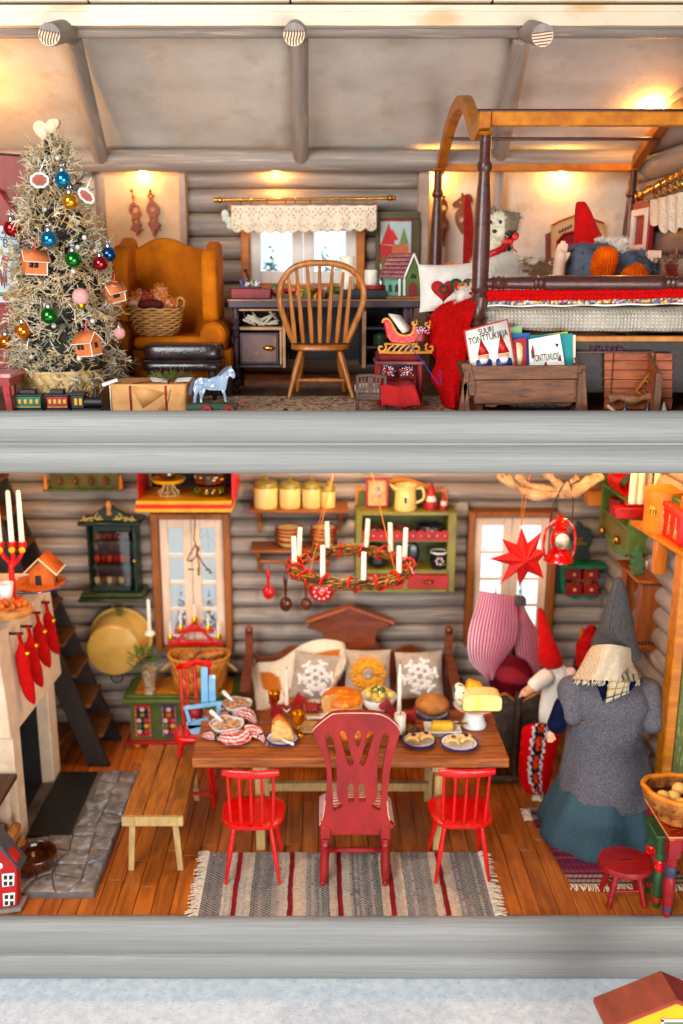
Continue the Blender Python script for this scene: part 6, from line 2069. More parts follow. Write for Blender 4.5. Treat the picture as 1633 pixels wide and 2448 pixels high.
for k in range(2600):
 u,v=rs.random(),rs.random();c=kc(u,v);p=kf(u,v)
 d=Vector((rs.uniform(-.014,.014),-.016,rs.uniform(-.016,.008)));w_=Vector((.003,0,0))
 p=p+Vector((0,-.01,0))
 g.add([p-w_,p+w_,p+d],[(0,1,2)],[c]*3)
g.o('shag',MATS['shaggy_wool'],t,kind=ST)
g=G()
for k in range(26):
 p=kf(.05+.9*k/25,1)
 g.tube([p,p+Vector((rs.uniform(-.01,.01),-.01,-.03)),p+Vector((rs.uniform(-.02,.02),-.02,-.055))],.005,4)
g.o('fringe',MATS['fringe_cotton'],t,kind=ST)
t=thing('dark_rail_bench',(2.5,1.5,0),'dark wooden rail with worn edge running along the right wall beside the green door','rail')
a,b=P(N1(1400,985),1.5),P(N1(1600,1320),.88)
g=G().tube([a,b],.035,8);g.o('rail',DKR,t)
g=G().tube([a+Vector((0,0,-.14)),b+Vector((0,0,-.14))],.02,8);g.o('lower_rail',DKR,t)
g=G().box(2.30,2.56,1.55,2.5,.0,.85);g.o('seat_box',DKR,t,bev=.01)
# red stool
t=thing('round_stool',(2.11,.24,0),'small round oxblood stool with four splayed legs standing before the gnome','stool')
zs_=P(L6(940,1262),.24).z
STL=mat('stool_red',K(166,30,42),K(136,20,32),.4,7,(1,6,6),.35,30,coat=.2,wear=K(104,20,28),wearw=(.62,.7))
r=.188
g=G().lathe([(r*.88,-.052),(r*.98,-.045),(r,-.02),(r*.97,-.004),(r*.9,.0),(0,.0)],(2.115,.24,zs_),40,sy=.9);g.o('seat',STL,t,sm=50)
g=G().box(2.07,2.16,.235,.245,zs_-.001,zs_+.0015);g.o('hand_slot',BLACK,t)
for sx,sy in((-1,-1),(1,-1),(-1,1),(1,1)):
 g=G().turned((2.115+sx*.125,.24+sy*.095,.0),(2.115+sx*.07,.24+sy*.055,zs_-.045),[(0,.017),(.5,.021),(1,.022)],12);g.o('leg',STL,t)
for sx in(-1,1):
 g=G().cyl((2.115+sx*.098,.17,.11),(2.115+sx*.098,.31,.11),.010);g.o('stretcher',STL,t)
g=G().cyl((2.02,.165,.12),(2.21,.165,.12),.011);g.o('stretcher',STL,t)
# nested painted tables
c=L6(1240,1082)
zt_=P(c,.06).z
TR=mat('red_stain',K(176,60,40),K(140,36,34),.4,7,(1,4,4),.2,40,wear=K(205,110,50),wearw=(.52,.66))
TRS=mat('table_red',K(160,38,46),K(130,28,36),.42,7,bump=.2,bscale=40)
xa_=P(c,.06).x-.015
t=thing('painted_table',(xa_+.4,.3,0),'taller oxblood painted side table with turned legs at the right edge','table')
yfr=F(L6(1068,858),zt_).y
g=G().box(xa_,xa_+.9,.0,yfr,zt_-.028,zt_);g.o('top',TR,t,bev=.006)
g=G().tube([(xa_,.004,zt_-.001),(xa_,yfr,zt_-.001)],.005,5);g.tube([(xa_,.002,zt_),(xa_+.9,.002,zt_)],.005,5);g.o('worn_edge',mat('pale_worn',K(222,170,130)),t,kind=ST)
g=G().box(xa_+.03,xa_+.86,.03,yfr-.02,zt_-.12,zt_-.028);g.o('apron',TRS,t)
LEGP=[(0,.020),(.05,.024),(.08,.028),(.12,.03),(.16,.026),(.2,.032),(.45,.040),(.62,.038),(.68,.028),(.70,.036),(.74,.036),(.76,.028),(.78,.038),(.83,.038),(.85,.03),(.87,.04),(1,.04)]
for lx,ly in((xa_+.055,.05),(xa_+.055,yfr-.06),(xa_+.8,.05),(xa_+.8,yfr-.06)):
 g=G().turned((lx,ly,0),(lx,ly,zt_-.17),LEGP,14);lg=g.o('leg',TRS,t)
 g=G().box(lx-.042,lx+.042,ly-.042,ly+.042,zt_-.17,zt_-.0285);g.o('leg_block',TRS,lg,bev=.004)
 g=G().turned((lx,ly,(zt_-.17)*.675),(lx,ly,(zt_-.17)*.85),[(0,.034),(.15,.039),(.35,.039),(.42,.032),(.5,.04),(.85,.041),(1,.034)],14);g.o('blue_band',mat('band_blue',K(64,66,92)),lg)
 g=G().turned((lx,ly,.055),(lx,ly,.09),[(0,.03),(.5,.032),(1,.03)],14);g.o('blue_band',MATS['band_blue'],lg)
xb_=F(L6(1160,1585),0).x
z2=P(L6(1208,1100),.13).z
yf2=F(L6(1062,965),z2).y
t=thing('painted_table',(xb_+.3,.3,0),'smaller green side table with red banded legs nested under the oxblood table','table')
xg=P(L6(1208,1100),.13).x-.05
g=G().box(xg,xg+.6,.11,yf2,z2-.025,z2);g.o('top',DGREEN if 0 else mat('nest_green',K(62,96,60),K(46,76,50),.45,7,bump=.2),t,bev=.006)
g=G().box(xg+.02,xg+.58,.13,yf2-.02,z2-.1,z2-.025);g.o('apron',MATS['nest_green'],t)
for lx,ly in((xg+.06,.155),(xg+.06,yf2-.05),(xg+.5,.155)):
 g=G().turned((lx,ly,0),(lx,ly,z2-.14),LEGP,14);lg=g.o('leg',MATS['nest_green'],t)
 g=G().box(lx-.036,lx+.036,ly-.036,ly+.036,z2-.14,z2-.0255);g.o('leg_block',MATS['nest_green'],lg,bev=.004)
 g=G().turned((lx,ly,(z2-.14)*.675),(lx,ly,(z2-.14)*.87),[(0,.034),(.15,.041),(.35,.041),(.42,.034),(.5,.042),(.85,.043),(1,.034)],14);g.o('red_band',RED,lg)
 g=G().turned((lx,ly,.055),(lx,ly,.09),[(0,.03),(.5,.034),(1,.03)],14);g.o('red_band',RED,lg)
c=F(L6(1285,905),zt_)
cx_,cy_=P(L6(1310,800),.22).x,.22
t=thing('walnut_bowl',(cx_,cy_,zt_),'footed walnut shell bowl full of small eggs on the oxblood table','bowl')
WAL=mat('walnut_shell',K(190,128,72),K(134,80,42),.55,12,bump=.9,bscale=30,wear=K(110,62,34),wearw=(.58,.66))
s=.235
g=G()
def wal(u,v):
 a=2*pi*u
 k=sin(v*pi/2)**.7
 r_=s*(.22+.78*k)*(1+.02*sin(9*a)+.025*nz(cos(a)*5,sin(a)*5,v*6))
 z=.05+.19*v**1.4
 return(cx_+r_*cos(a),cy_+.8*r_*sin(a),zt_+z+(.014*cos(2*a)*v))
g.surf(wal,60,22,cu=True);g.o('shell',WAL,t,sm=180,thick=.012)
g=G().lathe([(.1,0),(.12,.012),(.09,.035),(.06,.06)],(cx_,cy_,zt_+.001),24);g.o('foot',WAL,t)
g=G().tube([Vector(wal(k/48,1))for k in range(48)],.017,8,closed=True);g.o('rim',mat('walnut_rim',K(226,150,72),K(204,122,50),.5,12,bump=.2),t)
g=G()
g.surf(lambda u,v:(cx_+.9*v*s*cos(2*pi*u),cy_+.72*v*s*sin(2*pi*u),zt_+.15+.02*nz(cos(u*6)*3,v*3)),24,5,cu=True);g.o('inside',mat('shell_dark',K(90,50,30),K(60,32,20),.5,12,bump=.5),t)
EGG=mat('egg_shell',K(244,200,130),K(236,186,112),.35,8,bump=.03,sss=.1)
for i,(dx,dy,dz,lab)in enumerate(((-.12,-.05,.20,'egg nearest the left rim of the walnut bowl'),(-.045,-.04,.195,'egg second from the left in the walnut bowl'),(.07,-.04,.20,'egg toward the right of the walnut bowl'),(-.02,-.12,.185,'egg lying lowest at the front of the walnut bowl'),(.02,.05,.20,'egg at the back of the walnut bowl'))):
 g=G().ball((cx_+dx,cy_+dy,zt_+dz),(.05,.046,.044),16,12,rot=(.3*i,.4,i))
 tag(g.o('egg',EGG,sm=180),lab,'egg')
# toy house at the bottom right corner, on the cloth
YB=-1.15
C_=P(L6(1302,2188),YB)
B_=None
for k in range(60):
 y=YB+.02*k;v=P(L6(1190,1998),y)
 if B_ is None or abs(v.z-C_.z)<abs(B_.z-C_.z):B_=v
D_=P(L6(838,2372),YB)
A_=D_+(B_-C_)
t=thing('toy_house',(C_.x,YB+.2,-.475),'yellow toy house with brownish red roof in the bottom right corner','toy house')
E_=Vector((2*C_.x-D_.x,D_.y,D_.z));E2=E_+(B_-C_)
ROOFR=mat('red_brown_roof',K(160,70,52),K(128,48,38),.45,4,(.8,.8,4),.2,30)
g=G()
th=Vector((0,0,-.03))
for quad in((D_,C_,B_,A_),(C_,E_,E2,B_)):
 n=[Vector(v)for v in quad]
 g.add(n+[v+th for v in n],[(0,1,2,3),(7,6,5,4),(0,4,5,1),(1,5,6,2),(2,6,7,3),(3,7,4,0)])
g.o('roof',ROOFR,t)
ins=.06
dn=(B_-C_)*.12
zb_=-.475
pC=C_+dn+Vector((0,0,-.035));pD=D_+dn+Vector((.10,0,-.0));pE=E_+dn+Vector((-.10,0,0))
m_=(C_.z-D_.z)/(C_.x-D_.x)
pD=Vector((D_.x+.12,pC.y,C_.z-m_*(C_.x-D_.x-.12)-.04));pE=Vector((2*C_.x-pD.x,pC.y,pD.z))
back=(B_-C_)*.78
g=G();fr=[Vector((pD.x,pD.y,zb_)),Vector((pE.x,pE.y,zb_)),pE,pC,pD]
bk=[v+Vector((back.x,back.y,0))for v in fr]
g.add(fr+bk,[(0,1,2,3,4),(9,8,7,6,5),(0,5,6,1),(1,6,7,2),(2,7,8,3),(3,8,9,4),(4,9,5,0)])
g.o('wall',mat('bright_yellow',K(230,190,30),K(216,170,20),.4,8,bump=.1),t)
g=G();w_=.10
v=pC+Vector((0,-.004,-.11))
g.box(v.x-.05,v.x+.12,v.y-.004,v.y+.0,v.z-.25,v.z-.02);g.o('shutter',mat('grey_green',K(120,118,96)),t)
g=G().box(v.x-.066,v.x-.051,v.y-.006,v.y,v.z-.25,v.z-.0);g.box(v.x-.066,v.x+.13,v.y-.006,v.y,v.z-.019,v.z-.004);g.o('window_frame',WHITE,t)
# red paper star
YS=1.6
ctr=P(L3(487,605),YS)
t=thing('paper_star',ctr,'red folded paper star with eight points hanging before the right window','star')
tips=[(472,395),(612,422),(640,565),(625,745),(457,802),(325,787),(250,612),(338,475)]
T3=[P(L3(*p),YS)for p in tips]
PAP=mat('red_paper',K(196,26,46),K(186,20,40),.6,8,bump=.1,bscale=120)
for i in range(8):
 tp0=T3[i];n0=T3[(i+1)%8];p0=T3[i-1]
 def inner(a,b):
  da,db=(a-ctr).normalized(),(b-ctr).normalized()
  d=(da+db).normalized();return ctr+d*.125
 a,b=inner(p0,tp0),inner(tp0,n0)
 f,bk_=ctr+Vector((0,-.10,0)),ctr+Vector((0,.10,0))
 rd=ctr+(tp0-ctr)*.3
 g=G().add([tp0,a,b,f,bk_],[(0,3,1),(0,2,3),(0,1,4),(0,4,2)]);g.o('point',PAP,t)
g=G().tube([T3[0],Vector((T3[0].x-.02,YS,3.12))],.0025,4);g.tube([T3[0],Vector((T3[0].x+.08,YS,3.12))],.0025,4);g.o('cord',MATS['orange_cord'],t)
# red storm lantern
YLn=1.7
q=pl(L3,YLn)
cx_,zb_=q(722,630)
s_=.3527*7.7/2250
LR=mat('lantern_red',K(206,16,28),K(190,12,22),.18,8,bump=.02,coat=.7)
t=thing('storm_lantern',(cx_,YLn,zb_),'glossy red storm lantern hanging by a wire beside the right window','lantern')
g=G().lathe([(.10,0),(.118,.01),(.115,.035),(.095,.055),(.09,.085),(.05,.10),(0,.10)],(cx_,YLn,zb_),28);g.o('tank',LR,t,sm=50)
g=G().lathe([(.05,.10),(.07,.14),(.075,.19),(.06,.25),(.045,.275)],(cx_,YLn,zb_),24)
g.o('globe',LR,t,sm=60)
g=G().lathe([(.0,-.02),(.055,-.018),(.06,0),(.0,.002)],(cx_,YLn-.066,zb_+.19),24,axis='y',sy=1.15);g.o('lens',mat('lens_silver',K(196,186,160),K(120,100,80),.15,14,bump=0,metal=.7),t,sm=50)
g=G().lathe([(.05,.275),(.062,.29),(.04,.32),(.045,.335),(.02,.36),(.03,.375),(.0,.385)],(cx_,YLn,zb_),20);g.o('chimney_cap',LR,t,sm=50)
for s in(-1,1):
 g=G().tube(crv([(cx_+s*.105,YLn,zb_+.03),(cx_+s*.125,YLn,zb_+.13),(cx_+s*.11,YLn,zb_+.26),(cx_+s*.06,YLn,zb_+.335),(cx_+s*.02,YLn,zb_+.35)],5),.011,8);g.o('side_tube',LR,t)
g=G();h=q(745,80)
g.tube(crv([(cx_-.085,YLn,zb_+.30),(cx_-.07,YLn,zb_+.46),(cx_+.03,YLn,h[1]),(cx_+.085,YLn,zb_+.5),(cx_+.085,YLn,zb_+.30)],6),.0045,6);g.o('bail',IRON,t)
# pale driftwood wreath under the ceiling
YD=1.75
t=thing('driftwood_wreath',P(L3(660,190),YD),'pale twisted root wreath hanging under the ceiling above the right window','wreath')
DW=mat('bleached_root',K(210,176,138),K(160,128,96),.8,10,(1,1,1),.6,30,wear=K(120,90,64),wearw=(.6,.72))
for pts,r in((((330,40),(400,95),(480,150),(580,180),(680,178),(800,165),(900,125),(1010,50)),.040),(((440,45),(500,100),(600,130),(700,140),(760,120),(850,60)),.026),(((640,30),(700,90),(770,140),(860,165)),.03),(((820,150),(900,90),(960,60),(1000,20)),.032)):
 g=G();C_s=crv([tuple(P(L3(*p),YD+.03*sin(p[0]*.02)))for p in pts],5)
 g.tube(C_s,lambda k:r*(1+.25*sin(k*19)),10);g.o('root',DW,t)
# teal heart and drawer rack on the back wall
YH=2.72
q=pl(L3,YH)
t=thing('spice_rack',(q(885,890)[0],YH,q(885,890)[1]),'teal green wall rack with four little red drawers and heart shaped top','rack')
g=G().prism([q(*p)for p in crv([(815,625),(830,560),(818,480),(840,410),(870,362),(905,400),(955,430),(962,500),(935,560),(950,625)],3)],YH+.03,YH+.06);g.o('top_board',DGREEN,t,bev=.005)
g=G().prism([q(*p)for p in((735,640),(1032,640),(1025,660),(745,660))],YH-.09,YH+.1);g.o('shelf',TEAL,t,bev=.004)
g=G().prism([q(*p)for p in((742,660),(775,660),(775,850),(1000,850),(985,880),(930,892),(880,870),(840,892),(780,870),(745,830))],YH+.02,YH+.05);g.o('frame',TEAL,t,bev=.004)
g=G().box(q(770,0)[0],q(1005,0)[0],YH+.051,YH+.1,q(0,860)[1],q(0,660)[1]);g.o('back',DGREEN,t)
for(x,y)in((822,706),(935,706),(825,810),(937,810)):
 a,b=q(x-48,y-40),q(x+48,y+40)
 g=G().box(a[0],b[0],YH-.04,YH+.02,b[1],a[1]);d=g.o('drawer',mat('drawer_dark_red',K(150,22,36),K(126,16,28),.4,6),t,bev=.006)
 g=G().ball(((a[0]+b[0])/2,YH-.055,(a[1]+b[1])/2),.017,10,7);g.o('knob',mat('pale_knob',K(226,170,120)),d)
g=G()
rs=random.Random(5)
for k in range(30):
 a=q(880+rs.uniform(-60,60),755+rs.uniform(-10,12));g.ball((a[0],YH-.03,a[1]),(.012,.008,.009),6,4)
for k in range(16):
 a=q(885+rs.uniform(-35,35),490+rs.uniform(-30,30));g.ball((a[0],YH+.022,a[1]),(.014,.006,.012),6,4)
g.o('sprigs',mat('moss_green',K(96,120,50),K(140,40,40),.6,60),t,kind=ST)
# green shelf with drawers on the right wall
XF=2.47
def rx(T,x,y,X):
 a,b,c=ray(T(x,y));tt=X/a
 return Vector((X,CAMY+b*tt,CAMZ+c*tt))
e1=rx(N4,655,1390,XF);e0=rx(N4,215,1090,XF)
y_near,y_far=e1 .y,min(e0 .y,2.78)
zb_=e1 .z;zd=rx(N4,655,1055,XF).z;zs2=rx(N4,655,560,XF).z
SG=mat('shelf_green',K(112,132,68),K(94,114,58),.45,6,bump=.12,bscale=30)
t=thing('green_wall_shelf',(XF+.1,(y_near+y_far)/2,zb_),'green painted wall shelf with two brass knobbed drawers on the right log wall','shelf')
g=G().box(XF,XR+.05,y_near,y_near+.03,zb_,3.1);g.o('side',SG,t,bev=.006)
g=G().box(XF,XR+.05,y_far,y_far+.03,zb_+.0,3.1);g.o('side',SG,t,bev=.006)
for z in(zb_,zd+.02,zs2):
 g=G().box(XF,XR+.05,y_near+.03,y_far,z,z+.03);g.o('shelf',SG,t,bev=.004)
g=G().box(XF+.005,XF+.03,y_near+.035,y_far-.005,zb_+.035,zd+.015);d=g.o('drawer',mat('olive_drawer',K(128,112,56),K(108,92,44),.5,6),t)
for x,y in((240,1000),(465,1150)):
 v=rx(N4,x,y,XF-.03);g=G()
 g.ball((XF-.02,v.y,v.z),(.025,.05,.04),12,8);g.o('handle',BRASS,d)
g=G().prismx([(y_near+.05,zb_),(y_near+.1,zb_-.05),((y_near+y_far)/2,zb_-.09),(y_far-.1,zb_-.03),(y_far,zb_)],XF+.02,XF+.04);g.o('apron',SG,t)
v=rx(N4,480,300,XF)
t=thing('red_rope_coil',(XF+.06,v.y,zs2+.035),'coil of thick glossy red rope on the upper green shelf','rope')
g=G()
for k in range(6):g.ring((XF+.06+.0*k,v.y+.08-.05*k,zs2+.13),.095,.014,'y',18,6)
g.o('coil',RED,t)
v=rx(N4,230,690,XF-.08)
g=G().box(XF-.11,XF+.1,2.58,2.74,zd+.052,zd+.18)
tag(g.o('wooden_box',OCHRE,bev=.006),'small orange wooden box sticking out at the far end of the green shelf','box')
v=rx(N4,440,730,XF+.02)
t=thing('dark_red_tin',(XF+.08,v.y,zd+.052),'dark red round tin between the orange box and the red candle tray','tin')
g=G().lathe([(.07,0),(.075,.01),(.075,.14),(.06,.145)],(XF+.06,v.y,zd+.052),20);g.o('body',OXR,t)
yb_=1.62
a,b=P(N4(485,640),yb_),P(N4(930,815),yb_)
t=thing('candle_tray',(a.x+.1,yb_,b.z),'red wooden tray holding four tall cream candles in the upper right','tray')
g=G().box(a.x,b.x+.08,yb_,yb_+.12,b.z,a.z);g.o('tray',REDM,t,bev=.006)
g=G().box(P(N4(670,600),yb_).x,b.x+.06,yb_+.02,yb_+.1,a.z,a.z+.035);g.o('candle_base',OXR,t,bev=.01)
for i,x in enumerate((738,862,1003,1155)):
 v=P(N4(x,600),yb_+.05)
 g=G();H=.44;r=.031
 g.lathe([(r,0),(r*.96,H*.5),(r*.9,H*.9),(r*.3,H)],(v.x,yb_+.04+.05*(i>1),a.z+.03),14);g.o('candle',WAX,t)
XS=2.38
v0,v1=P(N4(712,835),1.55),P(N4(1600,1390),.95)
t=thing('orange_shelf',(2.5,1.1,v0 .z-.3),'orange brown bracket shelf on the right wall carrying the round box and the red box','shelf')
zsh=v0 .z
g=G();p_=[v0,F(N4(1568,1360),zsh)]
xn=max(p_[1].x,v0 .x)
yn_=p_[1].y
g.prismz([(v0 .x,1.55),(p_[1].x,yn_),(p_[1].x+.1,yn_-.3),(2.75,yn_-.3),(2.75,1.55)],zsh-.035,zsh);g.o('board',OCHRE,t,bev=.006)
g=G();a=P(N4(1125,1215),1.25);b=P(N4(1265,1690),1.25)
g.box(a.x,b.x,1.22,1.3,b.z,zsh-.036);g.o('bracket',mat('orange_wood',K(212,130,20),K(190,110,16),.4,5,(4,4,.6),.15,30),t,bev=.006)
a,b=P(N4(928,900),1.28),P(N4(1610,900),1.28)
r=(b.x-a.x)/2
t=thing('round_box',((a.x+b.x)/2,1.28,zsh),'orange bentwood lidded round box with a paper label on the orange shelf','box')
H=P(N4(1240,330),1.28).z-zsh
OB=mat('orange_board',K(226,142,24),K(206,122,18),.5,5,bump=.08)
g=G().lathe([(r*.97,0),(r*.97,H*.72)],((a.x+b.x)/2,1.28,zsh),44);g.o('body',OB,t)
g=G().lathe([(r,H*.72),(r,H),(r*.98,H+.004),(0,H+.004)],((a.x+b.x)/2,1.28,zsh),44);g.o('lid',OB,t,sm=50)
lv=P(N4(985,690),1.28-r*.62)
g=G();lb=[]
for k in range(5):
 an=-2.72+.33*k/4
 for z in(-.045,.04):lb.append(((a.x+b.x)/2+r*.99*cos(an),1.28+r*.99*sin(an),lv.z+z))
g.add(lb,[(2*i,2*i+2,2*i+3,2*i+1)for i in range(4)]);lab_=g.o('label',mat('label_paper',K(236,172,90),rough=.7),t,thick=.002)
an=-2.45
text('rn',((a.x+b.x)/2+r*1.006*cos(an-.06),1.28+r*1.006*sin(an-.06),lv.z),.07,BLACK,t,rot=(pi/2,0,an-.06+pi/2),ext=.0006)
yr=F(N4(1500,1260),zsh).y
a,b,c_=F(N4(1105,980),zsh),F(N4(1495,1260),zsh),None
hB=P(N4(1495,690),b.y).z-zsh
t=thing('red_box',(b.x,b.y,zsh),'red box printed with glittering gold fir trees on the orange shelf','box')
RB=mat('bright_red_box',K(226,36,34),K(206,26,30),.45,6,bump=.06)
dirv=(b-a);dirv.z=0
dl=dirv.length;dirn=dirv.normalized();nr=Vector((-dirn.y,dirn.x,0))
if nr.x<0:nr=-nr
fp_=[a,b,b+nr*.45,a+nr*.45]
g=G().prismz([(p.x,p.y)for p in fp_],zsh+.001,zsh+hB*.86);g.o('body',RB,t)
ex=[a-dirn*.012-nr*.012,b+dirn*.012-nr*.012,b+dirn*.012+nr*.46,a-dirn*.012+nr*.46]
g=G().prismz([(p.x,p.y)for p in ex],zsh+hB*.86,zsh+hB);g.o('lid',mat('orange_red_lid',K(232,84,44),K(220,60,36),.45,6),t,bev=.003)
g=G();rs=random.Random(2)
for k in range(4):
 f=.06+.26*k
 base=a.lerp(b,min(f,.97))-nr*.003
 for j in range(120):
  h=rs.random();w_=(.028*(1-h))
  g.col=rs.choice((k3(236,200,100),k3(170,150,70),k3(120,110,60),k3(240,220,160)))
  p=base+dirn*rs.uniform(-w_,w_)+Vector((0,0,hB*(.12+.62*h)))
  g.ball(p,.0035 if j%5 else .005,5,3)
g.o('glitter_trees',mat('glitter',(1,1,1,1),(.8,.8,.8,1),.25,40,vcol=True,metal=.6,bump=0),t,kind=ST)
c0_=F(N4(1265,430),zsh+hB)
t=thing('green_tray',(c0_.x+.1,c0_.y-.1,zsh+hB+.002),'small green and yellow tray lying on top of the red box','frame')
zz=zsh+hB+.002
p0=a.lerp(b,.25)+nr*.06;p1=a.lerp(b,.85)+nr*.06;p2=p1+nr*.3;p3=p0+nr*.3
for u_,v_ in((p0,p1),(p1,p2),(p2,p3),(p3,p0)):
 g=G();d_=(v_-u_);an=atan2(d_.y,d_.x);m_=(u_+v_)/2
 g.obox((m_.x,m_.y,zz+.018),(d_.length+.03,.03,.036),(0,0,an));g.o('bar',MGREEN,t,bev=.004)
g=G().prismz([(p.x,p.y)for p in(p0,p1,p2,p3)],zz,zz+.012);g.o('panel',YELL,t)
# brown dovetailed box hung on the wall
Yb_=1.5
q=pl(L3,Yb_)
a,b=q(1290,775),q(1438,1195)
bx0,bx1,bz0,bz1=a[0],q(1440,775)[0],b[1],a[1]
vfar=P(L3(1190,690),1.9)
BB=mat('box_brown',K(170,96,46),K(140,74,34),.45,6,(4,4,.7),.12,30)
t=thing('wall_box',((bx0+bx1)/2,1.7,bz0-.1),'brown dovetailed open box hanging on the right log wall below the orange shelf','wall box')
Yfar=1.98
g=G().box(bx0,bx1,Yb_,Yb_+.025,bz0,bz1);g.o('near_side',BB,t,bev=.004)
g=G().box(bx0,bx1,Yfar,Yfar+.025,bz0,bz1);g.o('far_side',BB,t,bev=.004)
g=G().box(bx0+.001,bx0+.02,Yb_+.026,Yb_+.09,bz0,bz1);g.box(bx0+.001,bx0+.02,Yfar-.07,Yfar-.001,bz0,bz1);g.o('front_stile',BB,t,kind=ST)
g=G().box(bx1-.02,bx1,Yb_+.026,Yfar-.001,bz0,bz1);g.o('back',BLACK,t)
g=G().box(bx0-.05,bx1+.03,Yb_-.04,Yfar+.05,bz1+.001,bz1+.028);g.o('top',BB,t,bev=.008)
g=G().box(bx0-.03,bx1+.02,Yb_-.02,Yfar+.03,bz0-.06,bz0-.001);g.o('base',BB,t,bev=.01)
g=G()
for z in(bz1-.03,bz0+.005):
 for k in range(6):
  x=bx0+.012+(bx1-bx0-.02)*k/6
  g.box(x,x+.012,Yb_-.002,Yb_-.0005,z,z+.026)
g.o('dovetails',DKWOOD,t,kind=ST)
q=pl(N4,1.62)
zt_=bz1+.03
o=[(855,1140),(905,1190),(890,1215),(935,1260),(905,1290),(945,1370),(910,1400),(955,1480),(915,1500),(940,1600),(925,1612),(745,1612),(770,1540),(715,1500),(770,1450),(730,1420),(790,1340),(760,1310),(815,1230),(800,1200)]
g=G();pts=[q(*p)for p in o];zlow=min(z for x,z in pts)
t=thing('wooden_fir',(q(850,1600)[0],1.62,zt_),'flat green wooden fir tree cutout with red dots standing on the brown wall box','wooden tree')
g.prism([(x,z-zlow+zt_)for x,z in pts],1.60,1.66);g.o('board',mat('fir_green',K(74,110,66),K(56,90,54),.5,8,bump=.15),t,bev=.004)
g=G()
for x,y in((790,1320),(800,1440),(820,1520),(900,1330)):
 a=q(x,y);g.ball((a[0],1.598,a[1]-zlow+zt_),(.008,.003,.008),8,5)
g.o('dots',REDM,t,kind=ST)
g=G();v=P(N4(1000,1490),1.75);w_=P(N4(1090,1660),1.7)
g.tube(crv([tuple(v),tuple(v.lerp(w_,.5)+Vector((-.01,0,-.01))),tuple(w_)],4),.018,8)
tag(g.o('china_handle',PORC),'curved white china handle behind the orange bracket','handle piece')
# UPPER ROOM
def fu(T,x,y):return F(T(x,y),ZUP)
Z0=ZUP
# flat woven rug on the upper floor
t=thing('woven_rug',(0,.1,Z0),'beige rag rug with red flecks on the upper floor beneath the desk chair','rug')
rs=random.Random(41)
g=G()
rc_={}
def urc(u,v):
 key=(int(u*110),int(v*20))
 if key not in rc_:
  rc_[key]=tuple(c*rs.uniform(.8,1.1)for c in rs.choice((k3(206,182,150),k3(190,164,132),k3(216,196,168),k3(160,134,110),k3(170,60,50)if rs.random()<.5 else k3(200,176,146))))
 return rc_[key]
g.surf(lambda u,v:(-.95+2.0*u,.10+1.0*v,Z0+.008+.006*sin(u*700)*sin(v*120)+.003*nz(u*30,v*20)),160,60,cf=urc)
g.o('weave',MATS['rug_wool'],t,sm=180)
g=G()
for k in range(140):
 x=-.93+1.96*k/140;g.tube([(x,.11,Z0+.012),(x+rs.uniform(-.01,.01),.09,Z0+.02),(x+rs.uniform(-.02,.02),.055,Z0+.01)],.005,4)
g.o('fringe',MATS['fringe_cotton'],t,kind=ST)
# red cabinet with the christmas calendar
Yc=1.15
q=pl(U3,Yc)
CABR=mat('cabinet_red',K(160,62,36),K(134,48,28),.5,4,(3,3,1),.15,30)
t=thing('red_cabinet',(q(90,1900)[0],1.4,Z0),'tall brownish red cupboard at the left edge carrying the christmas calendar','cupboard')
g=G().prism([q(-420,300),q(200,345),q(200,1775),q(-420,1775)],Yc,Yc+.5);g.o('body',CABR,t,bev=.008)
g=G().prism([q(-430,292),q(204,338),q(204,348),q(-430,303)],Yc-.02,Yc+.5);g.o('top',DKWOOD,t)
for x in(60,110):
 g=G();a=q(x,1775);g.box(a[0]-.02,a[0]+.02,Yc+.02+.3*(x>80),Yc+.06+.3*(x>80),Z0,a[1]);g.o('leg',CABR,t)
yk=Yc-.02
q=pl(U3,yk)
t=thing('christmas_calendar',(q(20,1340)[0],yk,q(20,1340)[1]),'red framed christmas calendar print with a deer hanging on the red cupboard','calendar')
g=G().prism([q(-260,782),q(135,782),q(135,1345),q(-260,1345)],yk,yk+.015);g.o('frame',REDM,t)
g=G().prism([q(-240,812),q(128,812),q(128,1325),q(-240,1325)],yk-.004,yk-.001);g.o('print',mat('print_paper',K(214,222,222),K(190,206,208),.6,5,bump=0),t)
g=G();rs=random.Random(7)
def dab(x,y,w,h,c,yy=None):
 a=q(x,y);g.col=c
 g.ball((a[0],(yy if yy is not None else yk-.006),a[1]),(w*.00095,.003,h*.00095),10,6)
for(x,y,w,h,c)in((30,1085,26,50,k3(150,70,36)),(40,1035,30,26,k3(170,84,44)),(48,1030,9,12,k3(240,236,228)),(10,1160,9,60,k3(140,62,34)),(42,1160,8,60,k3(140,62,34)),(28,1180,7,55,k3(150,70,36)),(20,1090,14,40,k3(232,220,206)),(-40,1000,30,40,k3(120,60,40)),(90,1225,26,14,k3(190,40,50)),(40,1295,22,18,k3(200,40,50)),(10,1270,40,14,k3(90,120,80)),(90,1280,30,12,k3(60,80,120)),(105,1000,16,50,k3(120,150,110)),(110,1180,14,60,k3(220,190,180))):
 dab(x,y,w,h,c)
for s in(-1,1):
 for k in range(3):
  a,b=q(40+s*14,1010),q(40+s*(30+10*k),950+16*k);g.col=k3(196,150,100);g.tube([(a[0],yk-.006,a[1]),(b[0],yk-.006,b[1])],.004,4)
g.o('painted_scene',VCP,t,kind=ST)
for body,x,y,sz in(('4',30,858,.085),('Christmas',22,893,.04),('8',38,932,.08),('5',108,995,.07),('9',84,1068,.08),('24',75,1105,.05)):
 a=q(x,y);text(body,(a[0],yk-.0065,a[1]),sz,mat('ink_blue',K(40,44,80)),t)
